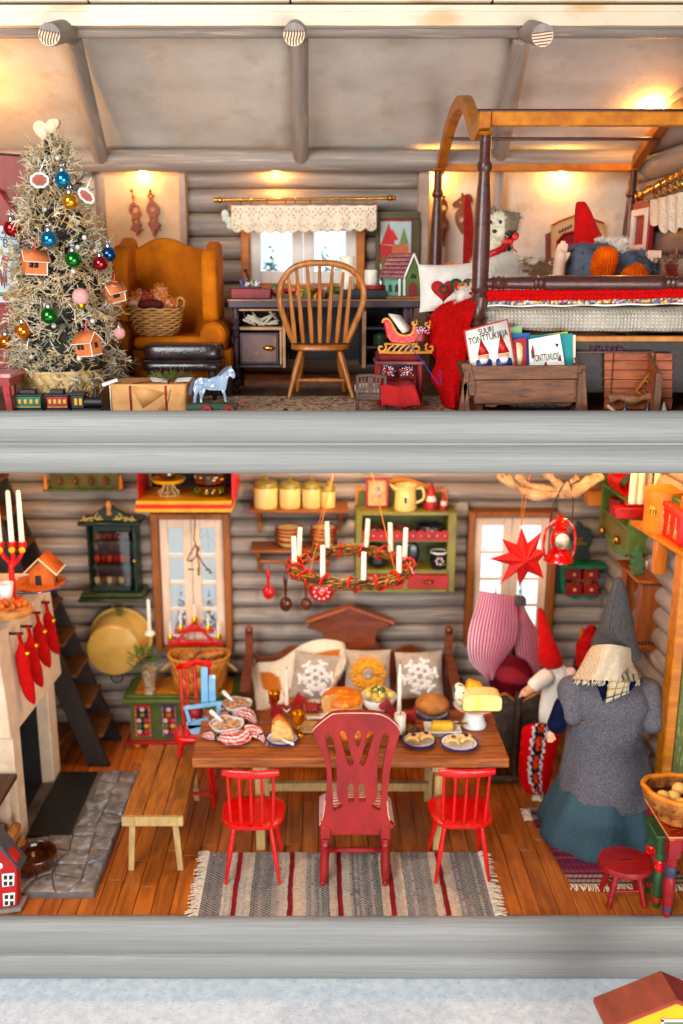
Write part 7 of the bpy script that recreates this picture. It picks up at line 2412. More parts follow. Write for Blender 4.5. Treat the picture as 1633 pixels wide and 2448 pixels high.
g=G();a,b=q(10,590),q(120,735);g.tube([(q(-20,560)[0],yk-.02,q(-20,560)[1]),(a[0],yk-.03,a[1]),(b[0],yk-.03,b[1])],.008,6);g.ball((a[0],yk-.03,a[1]+.01),.016,8,6);g.o('hanging_cord',REDM,t)
# little red stool at the left edge
v=fu(U3,90,2040)
q=pl(U3,.2)
t=thing('little_stool',(q(30,2040)[0],.25,Z0),'small red stool with pale worn top at the lower left of the upper room','stool')
a=q(98,1822)
g=G().box(a[0]-.35,a[0],.12,.42,a[1]-.0,a[1]+.025);g.o('seat',mat('pink_worn',K(206,160,158),K(180,90,96),.5,14),t,bev=.004)
g=G().box(a[0]-.34,a[0]-.012,.135,.4,a[1]-.05,a[1]-.001);g.o('apron',OXR,t)
for x in(a[0]-.04,a[0]-.30):
 g=G().prism([(x-.02,a[1]-.05),(x+.02,a[1]-.05),(x+.035,Z0),(x,Z0)],.14,.17);g.o('leg',REDM,t)
# christmas tree
YT=.72
bs=P(U3(450,1990),YT)
TX=bs.x
zb0=Z0
q=pl(U3,YT)
rowsT=[(215,300,385),(300,262,440),(400,215,480),(520,195,520),(700,165,590),(850,140,650),(1000,125,690),(1200,110,740),(1400,100,765),(1600,105,800),(1720,120,820),(1800,150,790)]
t=thing('christmas_tree',(TX,YT,Z0),'small pale lichen covered christmas tree hung with glass balls in a birch basket','tree')
RT=[]
for y,a,b in rowsT:
 p0,p1=q(a,y),q(b,y);RT.append((p0[1],(p0[0]+p1[0])/2,(p1[0]-p0[0])/2))
def tree_r(z):
 if z>=RT[0][0]:return RT[0][1],RT[0][2]
 for i in range(len(RT)-1):
  if RT[i+1][0]<=z<=RT[i][0]:
   f=(RT[i][0]-z)/(RT[i][0]-RT[i+1][0])
   return RT[i][1]*(1-f)+RT[i+1][1]*f,RT[i][2]*(1-f)+RT[i+1][2]*f
 return RT[-1][1],RT[-1][2]
ztop,zbot=RT[0][0],RT[-1][0]
g=G().cyl((TX,YT,Z0+.05),(tree_r(ztop)[0],YT,ztop-.02),.035,.01,8);g.o('trunk',TWIG,t)
g=G()
for k in range(24):
 z=zbot+(ztop-zbot)*k/24;cx_,r_=tree_r(z)
 if k==0:pass
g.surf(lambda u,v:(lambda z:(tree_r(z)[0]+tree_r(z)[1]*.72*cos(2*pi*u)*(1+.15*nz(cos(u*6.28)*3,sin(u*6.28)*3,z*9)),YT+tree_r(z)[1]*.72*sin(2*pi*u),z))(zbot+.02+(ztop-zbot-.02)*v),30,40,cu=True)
g.o('shade_core',mat('tree_inner',K(66,60,46),K(34,34,28),.9,20,bump=.8,bscale=60),t)  # dark cone inside the twigs, the shade of the gaps put into its colour
rs=random.Random(77)
g=G()
palT=[k3(236,218,190),k3(228,208,176),k3(244,232,212),k3(218,198,162),k3(196,180,150),k3(232,212,180),k3(222,188,140),k3(212,202,180)]
palL=[k3(196,196,182),k3(164,160,136),k3(206,200,178),k3(120,120,104),k3(216,200,166),k3(190,164,118)]
def strand(p,d,L,r,col,segs=3,curl=.5):
 d=d.normalized();up=d.cross(Vector((rs.uniform(-1,1),rs.uniform(-1,1),rs.uniform(-1,1)))).normalized()
 pts=[p];dd=d
 for s in range(segs):
  dd=(dd+up*curl*rs.uniform(.2,.6)).normalized();pts.append(pts[-1]+dd*(L/segs))
 x=d.cross(up).normalized();y=up
 n0=len(g.v);k=len(pts)
 vs=[]
 for i,pp in enumerate(pts):
  rr=r*(1-.55*i/(k-1))
  for a in(0,2.094,4.189):vs.append(pp+x*(cos(a)*rr)+y*(sin(a)*rr))
 fs=[(i*3+j,i*3+(j+1)%3,(i+1)*3+(j+1)%3,(i+1)*3+j)for i in range(k-1)for j in range(3)]+[((k-1)*3,(k-1)*3+1,(k-1)*3+2)]
 g.add(vs,fs,[col]*len(vs))
 return pts
NT=1750
for i in range(NT):
 h=rs.random()**1.25
 z=zbot-.03+(ztop-zbot+.03)*h
 cx_,r_=tree_r(z)
 a=rs.uniform(pi*.96,2.04*pi)if rs.random()<.8 else rs.uniform(0,pi)
 rad=Vector((cos(a),sin(a),0))
 p=Vector((cx_,YT,z))+rad*r_*rs.uniform(.62,.98)
 if nz(p.x*9,p.y*9,p.z*9)<-.16:continue
 low=h<.28
 col=rs.choice(palL if(rs.random()<(.55 if low else .14))else palT)
 f=rs.uniform(.8,1.12)
 col=tuple(c*f for c in col)
 tang=Vector((-sin(a),cos(a),0))
 d=rad*rs.uniform(.5,1)+tang*rs.uniform(-.9,.9)+Vector((0,0,rs.uniform(-.9,.75)))
 L=rs.uniform(.06,.105)*(1.0 if h<.8 else .75)
 st=strand(p,d,L,.0056,col,3,.3)
 for k in range(rs.randint(5,8)):
  b=st[rs.randint(0,len(st)-1)]
  d2=d.normalized()+Vector((rs.uniform(-1,1),rs.uniform(-1,.5),rs.uniform(-1,1)))*.95
  pts=strand(b,d2,rs.uniform(.025,.06),.0046,col,2,.7)
  if rs.random()<.5:
   strand(pts[-2],d2+Vector((rs.uniform(-1,1),rs.uniform(-1,1),rs.uniform(-1,1))),.025,.0026,col,1,.5)
g.o('lichen_twigs',mat('lichen',(1,1,1,1),(.86,.86,.86,1),.85,60,vcol=True,bump=0,spec=.2),t,sm=180,kind=ST)
g=G()
for i in range(260):
 h=rs.choice((rs.uniform(0,.24),rs.uniform(.5,.62),rs.uniform(0,1)));z=zbot+(ztop-zbot)*h;cx_,r_=tree_r(z)
 a=rs.uniform(pi,2*pi);rad=Vector((cos(a),sin(a),0))
 p=Vector((cx_,YT,z))+rad*r_*.82
 strand(p,rad+Vector((rs.uniform(-1,1),0,rs.uniform(-.6,.6))),.08,.0022,rs.choice((k3(60,78,72),k3(90,110,104),k3(190,196,196),k3(40,50,44))),2,.2)
g.o('wire_needles',MATS['lichen'],t,kind=ST)
zrim=P(U3(450,1795),.45).z
rb0,rb1=.235,.262
t2=thing('tree_basket',(TX,.66,Z0),'pale woven birch bark basket holding the lichen christmas tree','basket')
BW=mat('pale_birch',K(222,196,150),K(196,164,116),.55,7,bump=.25,bscale=40,rnd=.08,wear=K(170,130,84),wearw=(.6,.75))
YBk=.62
for s in(1,-1):
 for k in range(18):
  g=G();vs=[]
  for v in(0,.33,.66,1):
   for du in(-.026,.026):
    a=2*pi*(k/18+s*.12*v+du);r_=(rb0+(rb1-rb0)*v)*(1 if s>0 else .993)
    vs.append((TX+r_*cos(a),YBk+.85*r_*sin(a),Z0+(zrim-Z0)*v))
  g.add(vs,[(2*i,2*i+1,2*i+3,2*i+2)for i in range(3)]);g.o('strip',BW,t2,sm=180,thick=.005)
g=G().lathe([(rb0*.98,0),(rb1*.975,zrim-Z0)],(TX,YBk,Z0),30,sy=.85);g.o('lining',STRAW,t2)
g=G().ring((TX,YBk,zrim),rb1,.01,n=32,sy=.85);g.o('rim',BW,t2)
YH_=YT-.02
qh=pl(U3,YH_)
t=thing('tree_top_heart',(qh(315,245)[0],YH_,qh(315,245)[1]),'cream stone heart on the tip of the christmas tree','heart')
g=G().prism([qh(*p)for p in crv([(298,245),(262,215),(232,175),(232,135),(256,110),(290,112),(315,128),(330,105),(365,95),(398,102),(403,130),(385,165),(345,205),(298,245)],3)[:-1]],YH_-.03,YH_+.03);g.o('heart',mat('cream_stone',K(234,210,180),K(222,192,158),.6,9,bump=.3,bscale=40),t,sm=40,bev=.016,bseg=3)
BALLM={}
def ballmat(nm,c,rough=.12):
 return mat('glass_ball_'+nm,c,tuple(v*.85 for v in c[:3])+(1,),rough,5,bump=.04,bscale=20,metal=.85,coat=.6)
ZS={}
for(x,y,r,nm,c,lab)in((421,498,55,'blue',K(30,150,200),'blue glass ball highest on the tree, right of the cloud cookie'),(469,646,55,'gold',K(250,180,20),'gold glass ball high on the tree under the top blue one'),(80,828,57,'red',K(200,14,34),'red glass ball hanging far out on the left side of the tree'),(328,900,56,'blue',K(30,150,200),'blue glass ball above the left gingerbread house'),(490,1036,56,'green',K(10,140,50),'green glass ball in the middle of the tree'),(728,1000,50,'darkblue',K(16,90,150),'dark blue glass ball at the right edge of the tree'),(672,1062,50,'crimson',K(180,10,50),'crimson glass ball just left of the dark blue one'),(540,1285,56,'pink',K(226,150,150),'pink sugared ball with gold cap in the middle of the tree'),(330,1412,57,'green',K(10,140,50),'green glass ball low on the left of the tree'),(152,1512,57,'amber',K(240,150,10),'amber glass ball low at the left side of the tree'),(42,1592,54,'amber',K(240,150,10),'amber glass ball lowest and farthest left on the tree'),(800,1530,40,'pink',K(226,150,150),'pink sugared ball at the lower right edge of the tree')):
 p0=P(U3(x,y),YT);cx_,r_=tree_r(p0 .z)
 off=max(-1,min(1,(p0 .x-cx_)/max(r_,.05)))
 Y=YT-r_*sqrt(max(0,1-off*off))*.98-.10
 c_=P(U3(x,y),Y);R=r*.3571*((Y-CAMY)*CPI-(c_.z-CAMZ)*SPI)/FPX
 pink=nm=='pink'
 t=thing('glass_ball',(c_.x,c_.y,c_.z),lab,'bauble','balls on the christmas tree')
 g=G().ball(c_,R,22,16,fn=(lambda d:1+.04*nz(d.x*14,d.y*14,d.z*14))if pink else None)
 g.o('ball',mat('sugared_pink',K(222,150,146),K(236,184,176),.7,60,bump=.8,bscale=120)if pink else ballmat(nm,c),t,sm=180)
 s=-1 if(pink and x<700)else 1
 cp=c_+Vector((0,0,s*R*.98))
 g=G().lathe([(R*.45,-s*.006),(R*.46,s*R*.2),(R*.3,s*R*.42),(R*.12,s*R*.46)],cp,12);g.o('cap',GOLD if s<0 else SILV,t,sm=60)
 g=G().ring(cp+Vector((0,0,s*R*.62)),R*.18,R*.05,'y',10,4);g.tube([cp+Vector((0,0,R*.7)),cp+Vector((.005,0,R*1.2))],.0022,4);g.o('loop',SILV,t,kind=ST)
for(x,y,rx_,ry_,rot,lab)in((268,507,58,44,0,'white edged brown cloud cookie high on the left of the tree'),(580,612,58,34,-.7,'tilted brown cloud cookie with white edge on the right of the tree')):
 Y=YT-.27 if x<400 else YT-.2
 c_=P(U3(x,y),Y);s=.3571*5.3/FPX
 t=thing('cookie_ornament',c_,lab,'ornament','cloud cookies on the tree')
 M=Matrix.Rotation(-rot,3,'Y')
 pts=[]
 for k in range(48):
  a=2*pi*k/48;w_=1+.10*abs(sin(a*4))
  v=M@Vector((rx_*s*w_*cos(a),0,ry_*s*w_*sin(a)));pts.append((c_.x+v.x,c_.z+v.z))
 g=G().prism(pts,c_.y-.008,c_.y+.008);g.o('biscuit',mat('cookie_brown',K(164,96,76),K(146,80,62),.7,12),t)
 g=G().tube([(x_,c_.y-.008,z_)for x_,z_ in pts[::2]],.0075,6,closed=True);g.tube([(c_.x,c_.y-.01,c_.z+ry_*s),(c_.x+.02,c_.y,c_.z+ry_*s+.05),(c_.x+.03,c_.y+.02,c_.z+ry_*s+.08)],.004,5);g.o('icing_edge',WHITE,t)
GB=mat('terracotta_cookie',K(214,134,88),K(196,116,74),.7,12,bump=.15)
for(x,y,s,rz,lab,rt)in((232,1075,1.0,.55,'gingerbread house ornament with two windows on the left of the tree',.05),(590,1620,1.02,-.55,'snow dusted gingerbread house ornament low on the tree',-.08),(772,1275,.78,.75,'small gingerbread house ornament at the right edge of the tree',-.2)):
 p0=P(U3(x,y),YT);cx_,r_=tree_r(p0 .z);off=max(-1,min(1,(p0 .x-cx_)/r_));Y=YT-r_*sqrt(max(.0,1-off*off))-.10
 c_=P(U3(x,y),Y)
 t=thing('gingerbread_ornament',c_,lab,'ornament','gingerbread houses on the tree')
 W,D,H=.13*s,.085*s,.085*s
 M=Matrix.Translation(c_)@Euler((.12,rt,rz)).to_matrix().to_4x4()
 def LX(g_,vs,fs):g_.add([M@Vector(v)for v in vs],fs)
 hw,hd=W/2,D/2
 g=G();vs=[(-hw,-hd,-H*.6),(hw,-hd,-H*.6),(hw,hd,-H*.6),(-hw,hd,-H*.6),(-hw,-hd,H*.4),(hw,-hd,H*.4),(hw,hd,H*.4),(-hw,hd,H*.4),(-hw,0,H*.95),(hw,0,H*.95)]
 LX(g,vs,[(3,2,1,0),(0,1,5,4),(2,3,7,6),(1,2,6,9,5),(3,0,4,8,7)]);g.o('wall',GB,t)
 g=G();ow=hw*1.18;od=hd*1.3
 LX(g,[(-ow,-od,H*.30),(ow,-od,H*.30),(ow,0,H),(-ow,0,H),(ow,od,H*.3),(-ow,od,H*.3)],[(0,1,2,3),(3,2,4,5)]);g.o('roof',GB,t,thick=.010)
 g=G()
 for e in((((-ow,-od,H*.3),(ow,-od,H*.3))),((ow,-od,H*.3),(ow,0,H)),((ow,0,H),(ow,od,H*.3)),((-ow,0,H),(ow,0,H)),((-ow,-od,H*.3),(-ow,0,H)),((-hw,-hd,-H*.6),(hw,-hd,-H*.6)),((hw,-hd,-H*.6),(hw,hd,-H*.6)),((hw,-hd,-H*.6),(hw,-hd,H*.4))):
  g.tube([M@Vector(e[0]),M@Vector(e[1])],.0035,5)
 g.o('icing',WHITE,t,kind=ST)
 for wx in(-.5,-.05):
  g=G();LX(g,[(hw*wx-.011,-hd-.002,-H*.12),(hw*wx+.013,-hd-.002,-H*.12),(hw*wx+.013,-hd-.002,H*.22),(hw*wx-.011,-hd-.002,H*.22)],[(0,1,2,3)]);g.o('window',BLACK,t,thick=.002)
 g=G();LX(g,[(hw+.002,-.011,-H*.1),(hw+.002,.013,-H*.1),(hw+.002,.013,H*.26),(hw+.002,-.011,H*.26)],[(0,1,2,3)]);g.o('window',BLACK,t,thick=.002)
 g=G().tube([M@Vector((0,0,H)),M@Vector((0,0,H))+Vector((.01,0,.07))],.004,5);g.ball(M@Vector((0,0,H*1.1)),.01,8,6);g.o('red_thread',RED,t)
for(x,y)in((385,360),(298,700),(520,955),(492,1115),(305,1345),(360,1480),(640,985),(565,890),(210,1690),(530,1700),(620,1450)):
 p0=P(U3(x,y),YT);cx_,r_=tree_r(p0 .z);off=max(-1,min(1,(p0 .x-cx_)/r_));c_=P(U3(x,y),YT-r_*sqrt(1-off*off)-.03)
 g=G().ball(c_,(.016,.014,.016),8,6)
 tag(g.o('glass_bead',mat('pearl',K(226,216,206),K(200,190,180),.2,20,coat=.6),sm=180),'small pale bead hung among the tree twigs','bead','pale beads on the tree')
# toy train
YTR=.24
q=pl(U3,YTR)
zg=Z0+.004
s=.3571*5.6/FPX
def X(x):return q(x,2000)[0]
def wagon(xa,xb,c,label,kind):
 a,b=X(xa),X(xb)
 H=.115
 t=thing(kind,((a+b)/2,YTR,zg),label,'toy train')
 L=b-a
 if kind=='toy_wagon':
  g=G().box(a,b,YTR-.045,YTR+.045,zg+.028,zg+.045);g.o('chassis',BLACK,t,bev=.004)
  g=G().box(a+.01,b-.012,YTR-.04,YTR+.04,zg+.0455,zg+.118);g.o('body',c,t,bev=.003)
  g=G().box(a,b,YTR-.045,YTR+.045,zg+.1185,zg+.132);g.box(a+L*.2,b-L*.25,YTR-.03,YTR+.03,zg+.1325,zg+.158);g.o('roof',BLACK,t,bev=.003,kind=ST)
  n=4 if L>.14 else 2
  for k in range(n):
   xx=a+L*(.2+.6*k/max(1,n-1))
   g=G().box(xx-.008,xx+.008,YTR-.0425,YTR-.0405,zg+.075,zg+.10);g.o('window',YELL if n==4 else WHITE,t)
  g=G().box(a+.012,b-.014,YTR-.0415,YTR-.0403,zg+.052,zg+.056);g.o('yellow_line',YELL,t)
 else:
  g=G().box(a,b,YTR-.04,YTR+.04,zg+.028,zg+.045);g.o('chassis',BLACK,t,bev=.004)
  g=G().cyl((a+L*.4,YTR,zg+.078),(b,YTR,zg+.078),.033,n=16);g.o('boiler',BLACK,t)
  g=G().box(a,a+L*.42,YTR-.038,YTR+.038,zg+.0455,zg+.125);g.o('cab',BLACK,t,bev=.003)
  g=G().box(a-.012,a+L*.48,YTR-.045,YTR+.045,zg+.1255,zg+.14);g.o('roof',BLACK,t,bev=.003)
  g=G().cyl((a+L*.78,YTR,zg+.105),(a+L*.78,YTR,zg+.160),.011,.014,12);g.o('chimney',BLACK,t)
  for k in range(2):
   g=G().box(a+L*(.10+.16*k),a+L*(.2+.16*k),YTR-.0405,YTR-.0385,zg+.065,zg+.105);g.o('window',YELL,t)
 for k in range(3):
  xx=a+L*(.2+.3*k)
  for yy in(-1,1):
   g=G().cyl((xx,YTR+yy*.036,zg+.02),(xx,YTR+yy*.052,zg+.02),.021,n=16);g.o('wheel',BLACK,t)
 g=G().cyl((b,YTR,zg+.035),(b+.014,YTR,zg+.035),.005);g.o('coupling',IRON,t)
wagon(108,300,mat('train_green',K(40,112,80),K(30,92,66),.45,12,bump=.2),'dark green toy railway carriage with yellow windows, last in the little train','toy_wagon')
wagon(315,478,mat('train_red',K(150,40,44),K(124,30,36),.45,12,bump=.2),'dark red toy goods van in the middle of the little train','toy_wagon')
wagon(490,685,None,'black toy locomotive at the head of the little train','toy_locomotive')
# brown paper parcel
KR=mat('kraft_paper',K(214,168,116),K(196,146,96),.6,5,bump=.35,bscale=12)
q=pl(U3,.3)
a,b=q(745,1900),q(1250,1900)
hz=P(U3(1000,1875),.3).z-Z0
t=thing('paper_parcel',((a[0]+b[0])/2,.45,Z0),'large parcel in brown paper tied with red string and fir sprigs','parcel')
g=G()
def pf(u,v):
 aa=2*pi*u;e=.16
 ca,sa=cos(aa),sin(aa)
 sg=lambda x:1 if x>0 else-1
 w_=(b[0]-a[0])/2*(1+.035*v);d_=.19
 x=(a[0]+b[0])/2+w_*abs(ca)**e*sg(ca);y=.47+d_*abs(sa)**e*sg(sa)
 n_=.006*nz(x*14,y*14,v*4)
 return(x+n_,y+n_,Z0+.004+hz*v)
g.surf(pf,72,8,cu=True)
top=[pf(i/72,1)for i in range(72)]
g.add(top,[tuple(range(72))]);g.o('wrapping',KR,t,sm=25)
g=G();yf_=.47-.192
for(p0,p1,p2)in(((900,1870),(1120,1935),(1010,2045)),):
 v=[q(*p0),q(*p1),q(*p2)]
 pts=[(x,yf_-.003,z)for x,z in v]
 g.add([(q(870,1875)[0],yf_-.0015,Z0+hz),(q(1105,1925)[0],yf_-.008,q(1105,1925)[1]),(q(960,2030)[0],yf_-.0015,q(960,2030)[1])],[(0,2,1)])
g.add([(q(1150,1900)[0],yf_-.0015,q(1150,1900)[1]),(q(1110,2040)[0],yf_-.006,q(1110,2040)[1]),(q(1060,2040)[0],yf_-.001,q(1060,2040)[1])],[(0,1,2)])
g.o('folded_flap',KR,t,thick=.003,kind=ST)
for x in(875,1112,1245):
 xx=q(x,1900)[0]
 if x>1200:pts=[(xx+.0,.31,Z0),(xx+.005,.31,Z0+hz),(q(1060,0)[0],.55,Z0+hz+.006)]
 else:pts=[(xx,yf_-.006,Z0),(xx,yf_-.008,Z0+hz-.01),(xx+.02,yf_+.02,Z0+hz+.006),(q(1000,0)[0],.47,Z0+hz+.008)]
 g=G().tube(pts,.0055,6);g.o('string',REDM,t)
g=G();rs=random.Random(19)
for i in range(420):
 c_=rs.choice(((1000,.45),(1120,.5),(1010,.42)))
 xx=q(c_[0],0)[0];p=Vector((xx+rs.uniform(-.05,.05),c_[1]+rs.uniform(-.04,.04),Z0+hz+.012+rs.uniform(0,.02)))
 d=Vector((rs.uniform(-1.6,1.6),rs.uniform(-.8,.4),rs.uniform(.0,.9))).normalized()*rs.uniform(.03,.075)
 g.col=rs.choice((k3(96,110,60),k3(70,90,50),k3(150,130,76),k3(120,120,70)))
 g.tube([p,p+d],.0016,3,r2=.0008)
g.o('fir_sprig',VC,t,kind=ST)
for(x,yy,rr)in((975,.36,.5),(1150,.38,-.3)):
 g=G().obox((q(x,0)[0],yy,Z0+hz+.022),(.10,.05,.004),(.35,.25*rr,rr));g.o('gift_tag',WHITE,t)
g=G();p=P(U3(735,1860),.32);g.obox((p.x,.32,p.z),(.10,.035,.02),(0,-.3,.3));g.cyl((p.x,.32,Z0),(p.x,.32,p.z),.004)
tag(g.o('glitter_tag',WHITE,bev=.004),'small white glittering sprig sticking out behind the parcel','sprig')
# wooden horse on wheels
YHs=.26
q=pl(U4,YHs)
zc0=q(100,1462)[1]
t=thing('toy_horse',(q(100,1500)[0],YHs,Z0),'dapple grey wooden pull along horse on a green board with red wheels','toy horse')
dz=(Z0+.03)-q(50,1495)[1]+.006
o=[(-48,1455),(-45,1420),(-38,1400),(-48,1370),(-38,1325),(-20,1300),(0,1297),(50,1303),(100,1288),(122,1262),(150,1240),(175,1225),(190,1222),(196,1240),(212,1262),(216,1288),(212,1300),(200,1302),(188,1288),(172,1292),(166,1330),(160,1362),(152,1380),(160,1420),(166,1448),(150,1448),(140,1400),(128,1378),(60,1376),(32,1370),(20,1400),(10,1430),(14,1455),(-4,1455),(-6,1410),(-14,1385),(-24,1410),(-26,1455)]
g=G().prism([(x,z+dz)for x,z in[q(*p)for p in o]],YHs-.013,YHs+.013)
g.o('body',mat('dapple_grey',K(152,168,186),K(120,136,156),.45,20,bump=.05,wear=K(206,214,222),wearw=(.56,.6)),t,bev=.003)
g=G()
pts=[(188,1224),(170,1224),(146,1238),(120,1262),(108,1286),(126,1284),(146,1262),(172,1244)]
g.prism([(x,z+dz)for x,z in[q(*p)for p in pts]],YHs-.0155,YHs-.0135);g.o('mane',mat('slate_paint',K(70,80,98),K(50,60,78)),t)
g=G();pts=[(-38,1300),(-60,1320),(-72,1360),(-74,1400),(-62,1412),(-52,1380),(-46,1340),(-30,1312)];g.prism([(x,z+dz)for x,z in[q(*p)for p in pts]],YHs-.008,YHs+.008);g.o('tail',MATS['slate_paint'],t)
g=G();a=q(198,1262);g.ball((a[0],YHs-.014,a[1]+dz),.004,6,4);g.o('eye',BLACK,t)
a,b=q(-88,1458),q(228,1458)
g=G().box(a[0],b[0],YHs-.035,YHs+.035,Z0+.038,a[1]+dz+.001);g.o('board',mat('board_green',K(40,84,66),K(30,66,52),.45,10),t,bev=.003)
for x in(42,182,-10+0):
 if x<0:continue
 for s in(-1,1):
  a=q(x,1490)
  g=G().cyl((a[0],YHs+s*.038,Z0+.036),(a[0],YHs+s*.055,Z0+.036),.034,n=24);w=g.o('wheel',REDM,t,bev=.003)
  g=G().cyl((a[0],YHs+s*.0555,Z0+.036),(a[0],YHs+s*.060,Z0+.036),.010,n=10);g.o('hub',IRON,w)
g=G();P4=[(228,1465),(262,1440),(285,1428),(298,1445),(302,1500),(380,1505),(460,1508),(512,1512)]
g.tube([(q(*p)[0],YHs-.01,max(Z0+.016,q(*p)[1]+dz))for p in P4],.0032,5);cd_=g.o('pull_cord',mat('cord_red',K(196,50,40)),t)
a=q(530,1512);g=G().ball((a[0],YHs-.01,Z0+.026),.018,12,8);g.o('cord_bead',IRON,t)
# wing armchair
q=pl(U3,1.3)
AC=mat('mustard_velvet',K(200,124,38),K(166,94,26),.8,5,bump=.25,bscale=80,spec=.15)
yA0,yA1=1.1,1.85
t=thing('wing_armchair',(q(1130,1700)[0],1.45,Z0),'mustard velvet wing armchair behind the dark footstool','armchair')
qb=pl(U3,1.62)
o=crv([(790,1640),(790,1300),(800,1080),(850,985),(940,950),(1010,910),(1080,892),(1150,900),(1230,935),(1330,965),(1380,1010),(1400,1300),(1400,1640)],3)
g=G().prism([qb(*p)for p in o],1.60,1.78);g.o('back',AC,t,sm=40,bev=.03,bseg=3)
for xa,xb,tp_y,s in((745,870,930,-1),(1335,1470,955,1)):
 g=G()
 qf=pl(U3,1.28)
 a,b=qf(xa,1460),qf(xb,tp_y)
 x0_,x1_=min(a[0],b[0]),max(a[0],b[0])
 zt_=b[1];zl_=a[1]
 pts=[(1.30,zl_),(1.24,zl_+.15),(1.26,zt_-.12),(1.34,zt_-.02),(1.5,zt_+.0),(1.72,zt_+.02),(1.76,zl_)]
 xm=(x0_+x1_)/2
 g.prismx(crv(pts,3),xm-.055,xm+.055);g.o('wing',AC,t,sm=40,bev=.03,bseg=3)
 g=G();xo=qf(1435 if s>0 else 800,1500)[0]
 zc_=P(U3(1430,1510),1.1).z
 g.box(xo-.085,xo+.085,1.12,1.7,Z0+.12,zc_-.03);g.o('arm_panel',AC,t,bev=.03,bseg=3)
 g=G().cyl((xo+s*.01,1.08,zc_-.035),(xo+s*.01,1.7,zc_-.035),.088,n=22);g.o('arm_roll',AC,t,bev=.02)
a,b=pl(U3,1.1)(800,1640),pl(U3,1.1)(1520,1545)
g=G().box(pl(U3,1.1)(812,0)[0],pl(U3,1.1)(1425,0)[0],1.08,1.6,a[1]-.0,b[1]-.01);g.o('seat_cushion',AC,t,sm=60,bev=.045,bseg=4)
g=G().box(pl(U3,1.1)(800,0)[0],pl(U3,1.1)(1500,0)[0],1.13,1.6,Z0+.12,a[1]-.005);g.o('front_rail',AC,t,bev=.01)
for x in(800,1490):
 xx=pl(U3,1.15)(x,0)[0];g=G().turned((xx,1.17,Z0),(xx,1.17,Z0+.12),[(0,.018),(.5,.03),(1,.036)]);g.o('leg',DKWOOD,t)
Yb_=1.25
c_=P(U3(1050,1530),Yb_);s=.3571*6.9/FPX
zc=b[1]-.008
t=thing('wicker_basket',(c_.x,Yb_,zc),'oval wicker basket with looped handles standing on the mustard armchair','basket')
WK=mat('wicker',K(196,150,100),K(160,116,70),.6,18,bump=.3)
R0,R1,Hh=.135,.19,.175
g=G()
for r_ in range(11):
 v=r_/10;R=R0+(R1-R0)*v**.7
 pts=[(c_.x+R*cos(a),Yb_+.75*R*sin(a),zc+.008+Hh*v+.004*sin(a*11+r_*pi))for a in[2*pi*k/66 for k in range(66)]]
 pts=[(c_.x+(p[0]-c_.x)*(1+.035*cos(k*pi*22/66*1.0+r_*pi)),Yb_+(p[1]-Yb_)*(1+.035*cos(k*pi*22/66+r_*pi)),p[2])for k,p in enumerate(pts)]
 g.tube(pts,.0088,5,closed=True)
g.o('weave',WK,t,sm=180)
g=G().lathe([(R0*.93,0),(R1*.93,Hh)],(c_.x,Yb_,zc),24,sy=.75);g.o('lining',STRAW,t)
for s_ in(-1,1):
 g=G().tube(crv([(c_.x+s_*R1*.98,Yb_+.03,zc+Hh),(c_.x+s_*R1*1.05,Yb_,zc+Hh+.065),(c_.x+s_*R1*.85,Yb_-.02,zc+Hh+.08),(c_.x+s_*R1*.8,Yb_-.05,zc+Hh)],4),.009,6);g.o('handle',WK,t)
DOL=[(1075,1268,.055,k3(226,140,60),'golden haired doll head on top of the dolls in the basket'),(1140,1340,.05,k3(220,130,60),'small doll lying at the right in the basket'),(990,1300,.045,k3(190,70,40),'red haired doll lying at the left in the basket'),(930,1280,.035,k3(200,120,60),'little doll at the back left of the basket')]
for x,y,r_,cc,lab in DOL:
 p=P(U3(x,y),Yb_)
 t=thing('rag_doll',p,lab,'doll','dolls in the wicker basket')
 g=G().ball(p,(r_,r_*.9,r_),14,10);g.ball(p+Vector((-.02,.0,-.06)),(.06,.05,.045),14,10,rot=(0,.4,0));g.o('body',SKIN,t,sm=180,kind=ST)
 g=G()
 for k in range(90):
  d=Vector((rs.gauss(0,1),rs.gauss(0,1),rs.gauss(.2,1))).normalized();pp=p+d*r_
  g.col=tuple(c*rs.uniform(.7,1.15)for c in cc)
  g.tube([pp,pp+d*.014+Vector((rs.uniform(-.02,.02),0,rs.uniform(-.02,.01))),pp+Vector((rs.uniform(-.03,.03),-.01,rs.uniform(-.03,.01)))],.004,4)
 g.o('hair',VC,t,kind=ST)
g=G();p=P(U3(1010,1340),Yb_-.05);g.ball(p,(.09,.05,.04),16,10,fn=lambda d:1+.15*nz(d.x*4,d.y*4,d.z*4));tag(g.o('doll_clothes',mat('maroon_cloth',K(110,34,26),K(80,24,20),.9,12),sm=180),'maroon cloth bundle among the dolls in the basket','cloth')
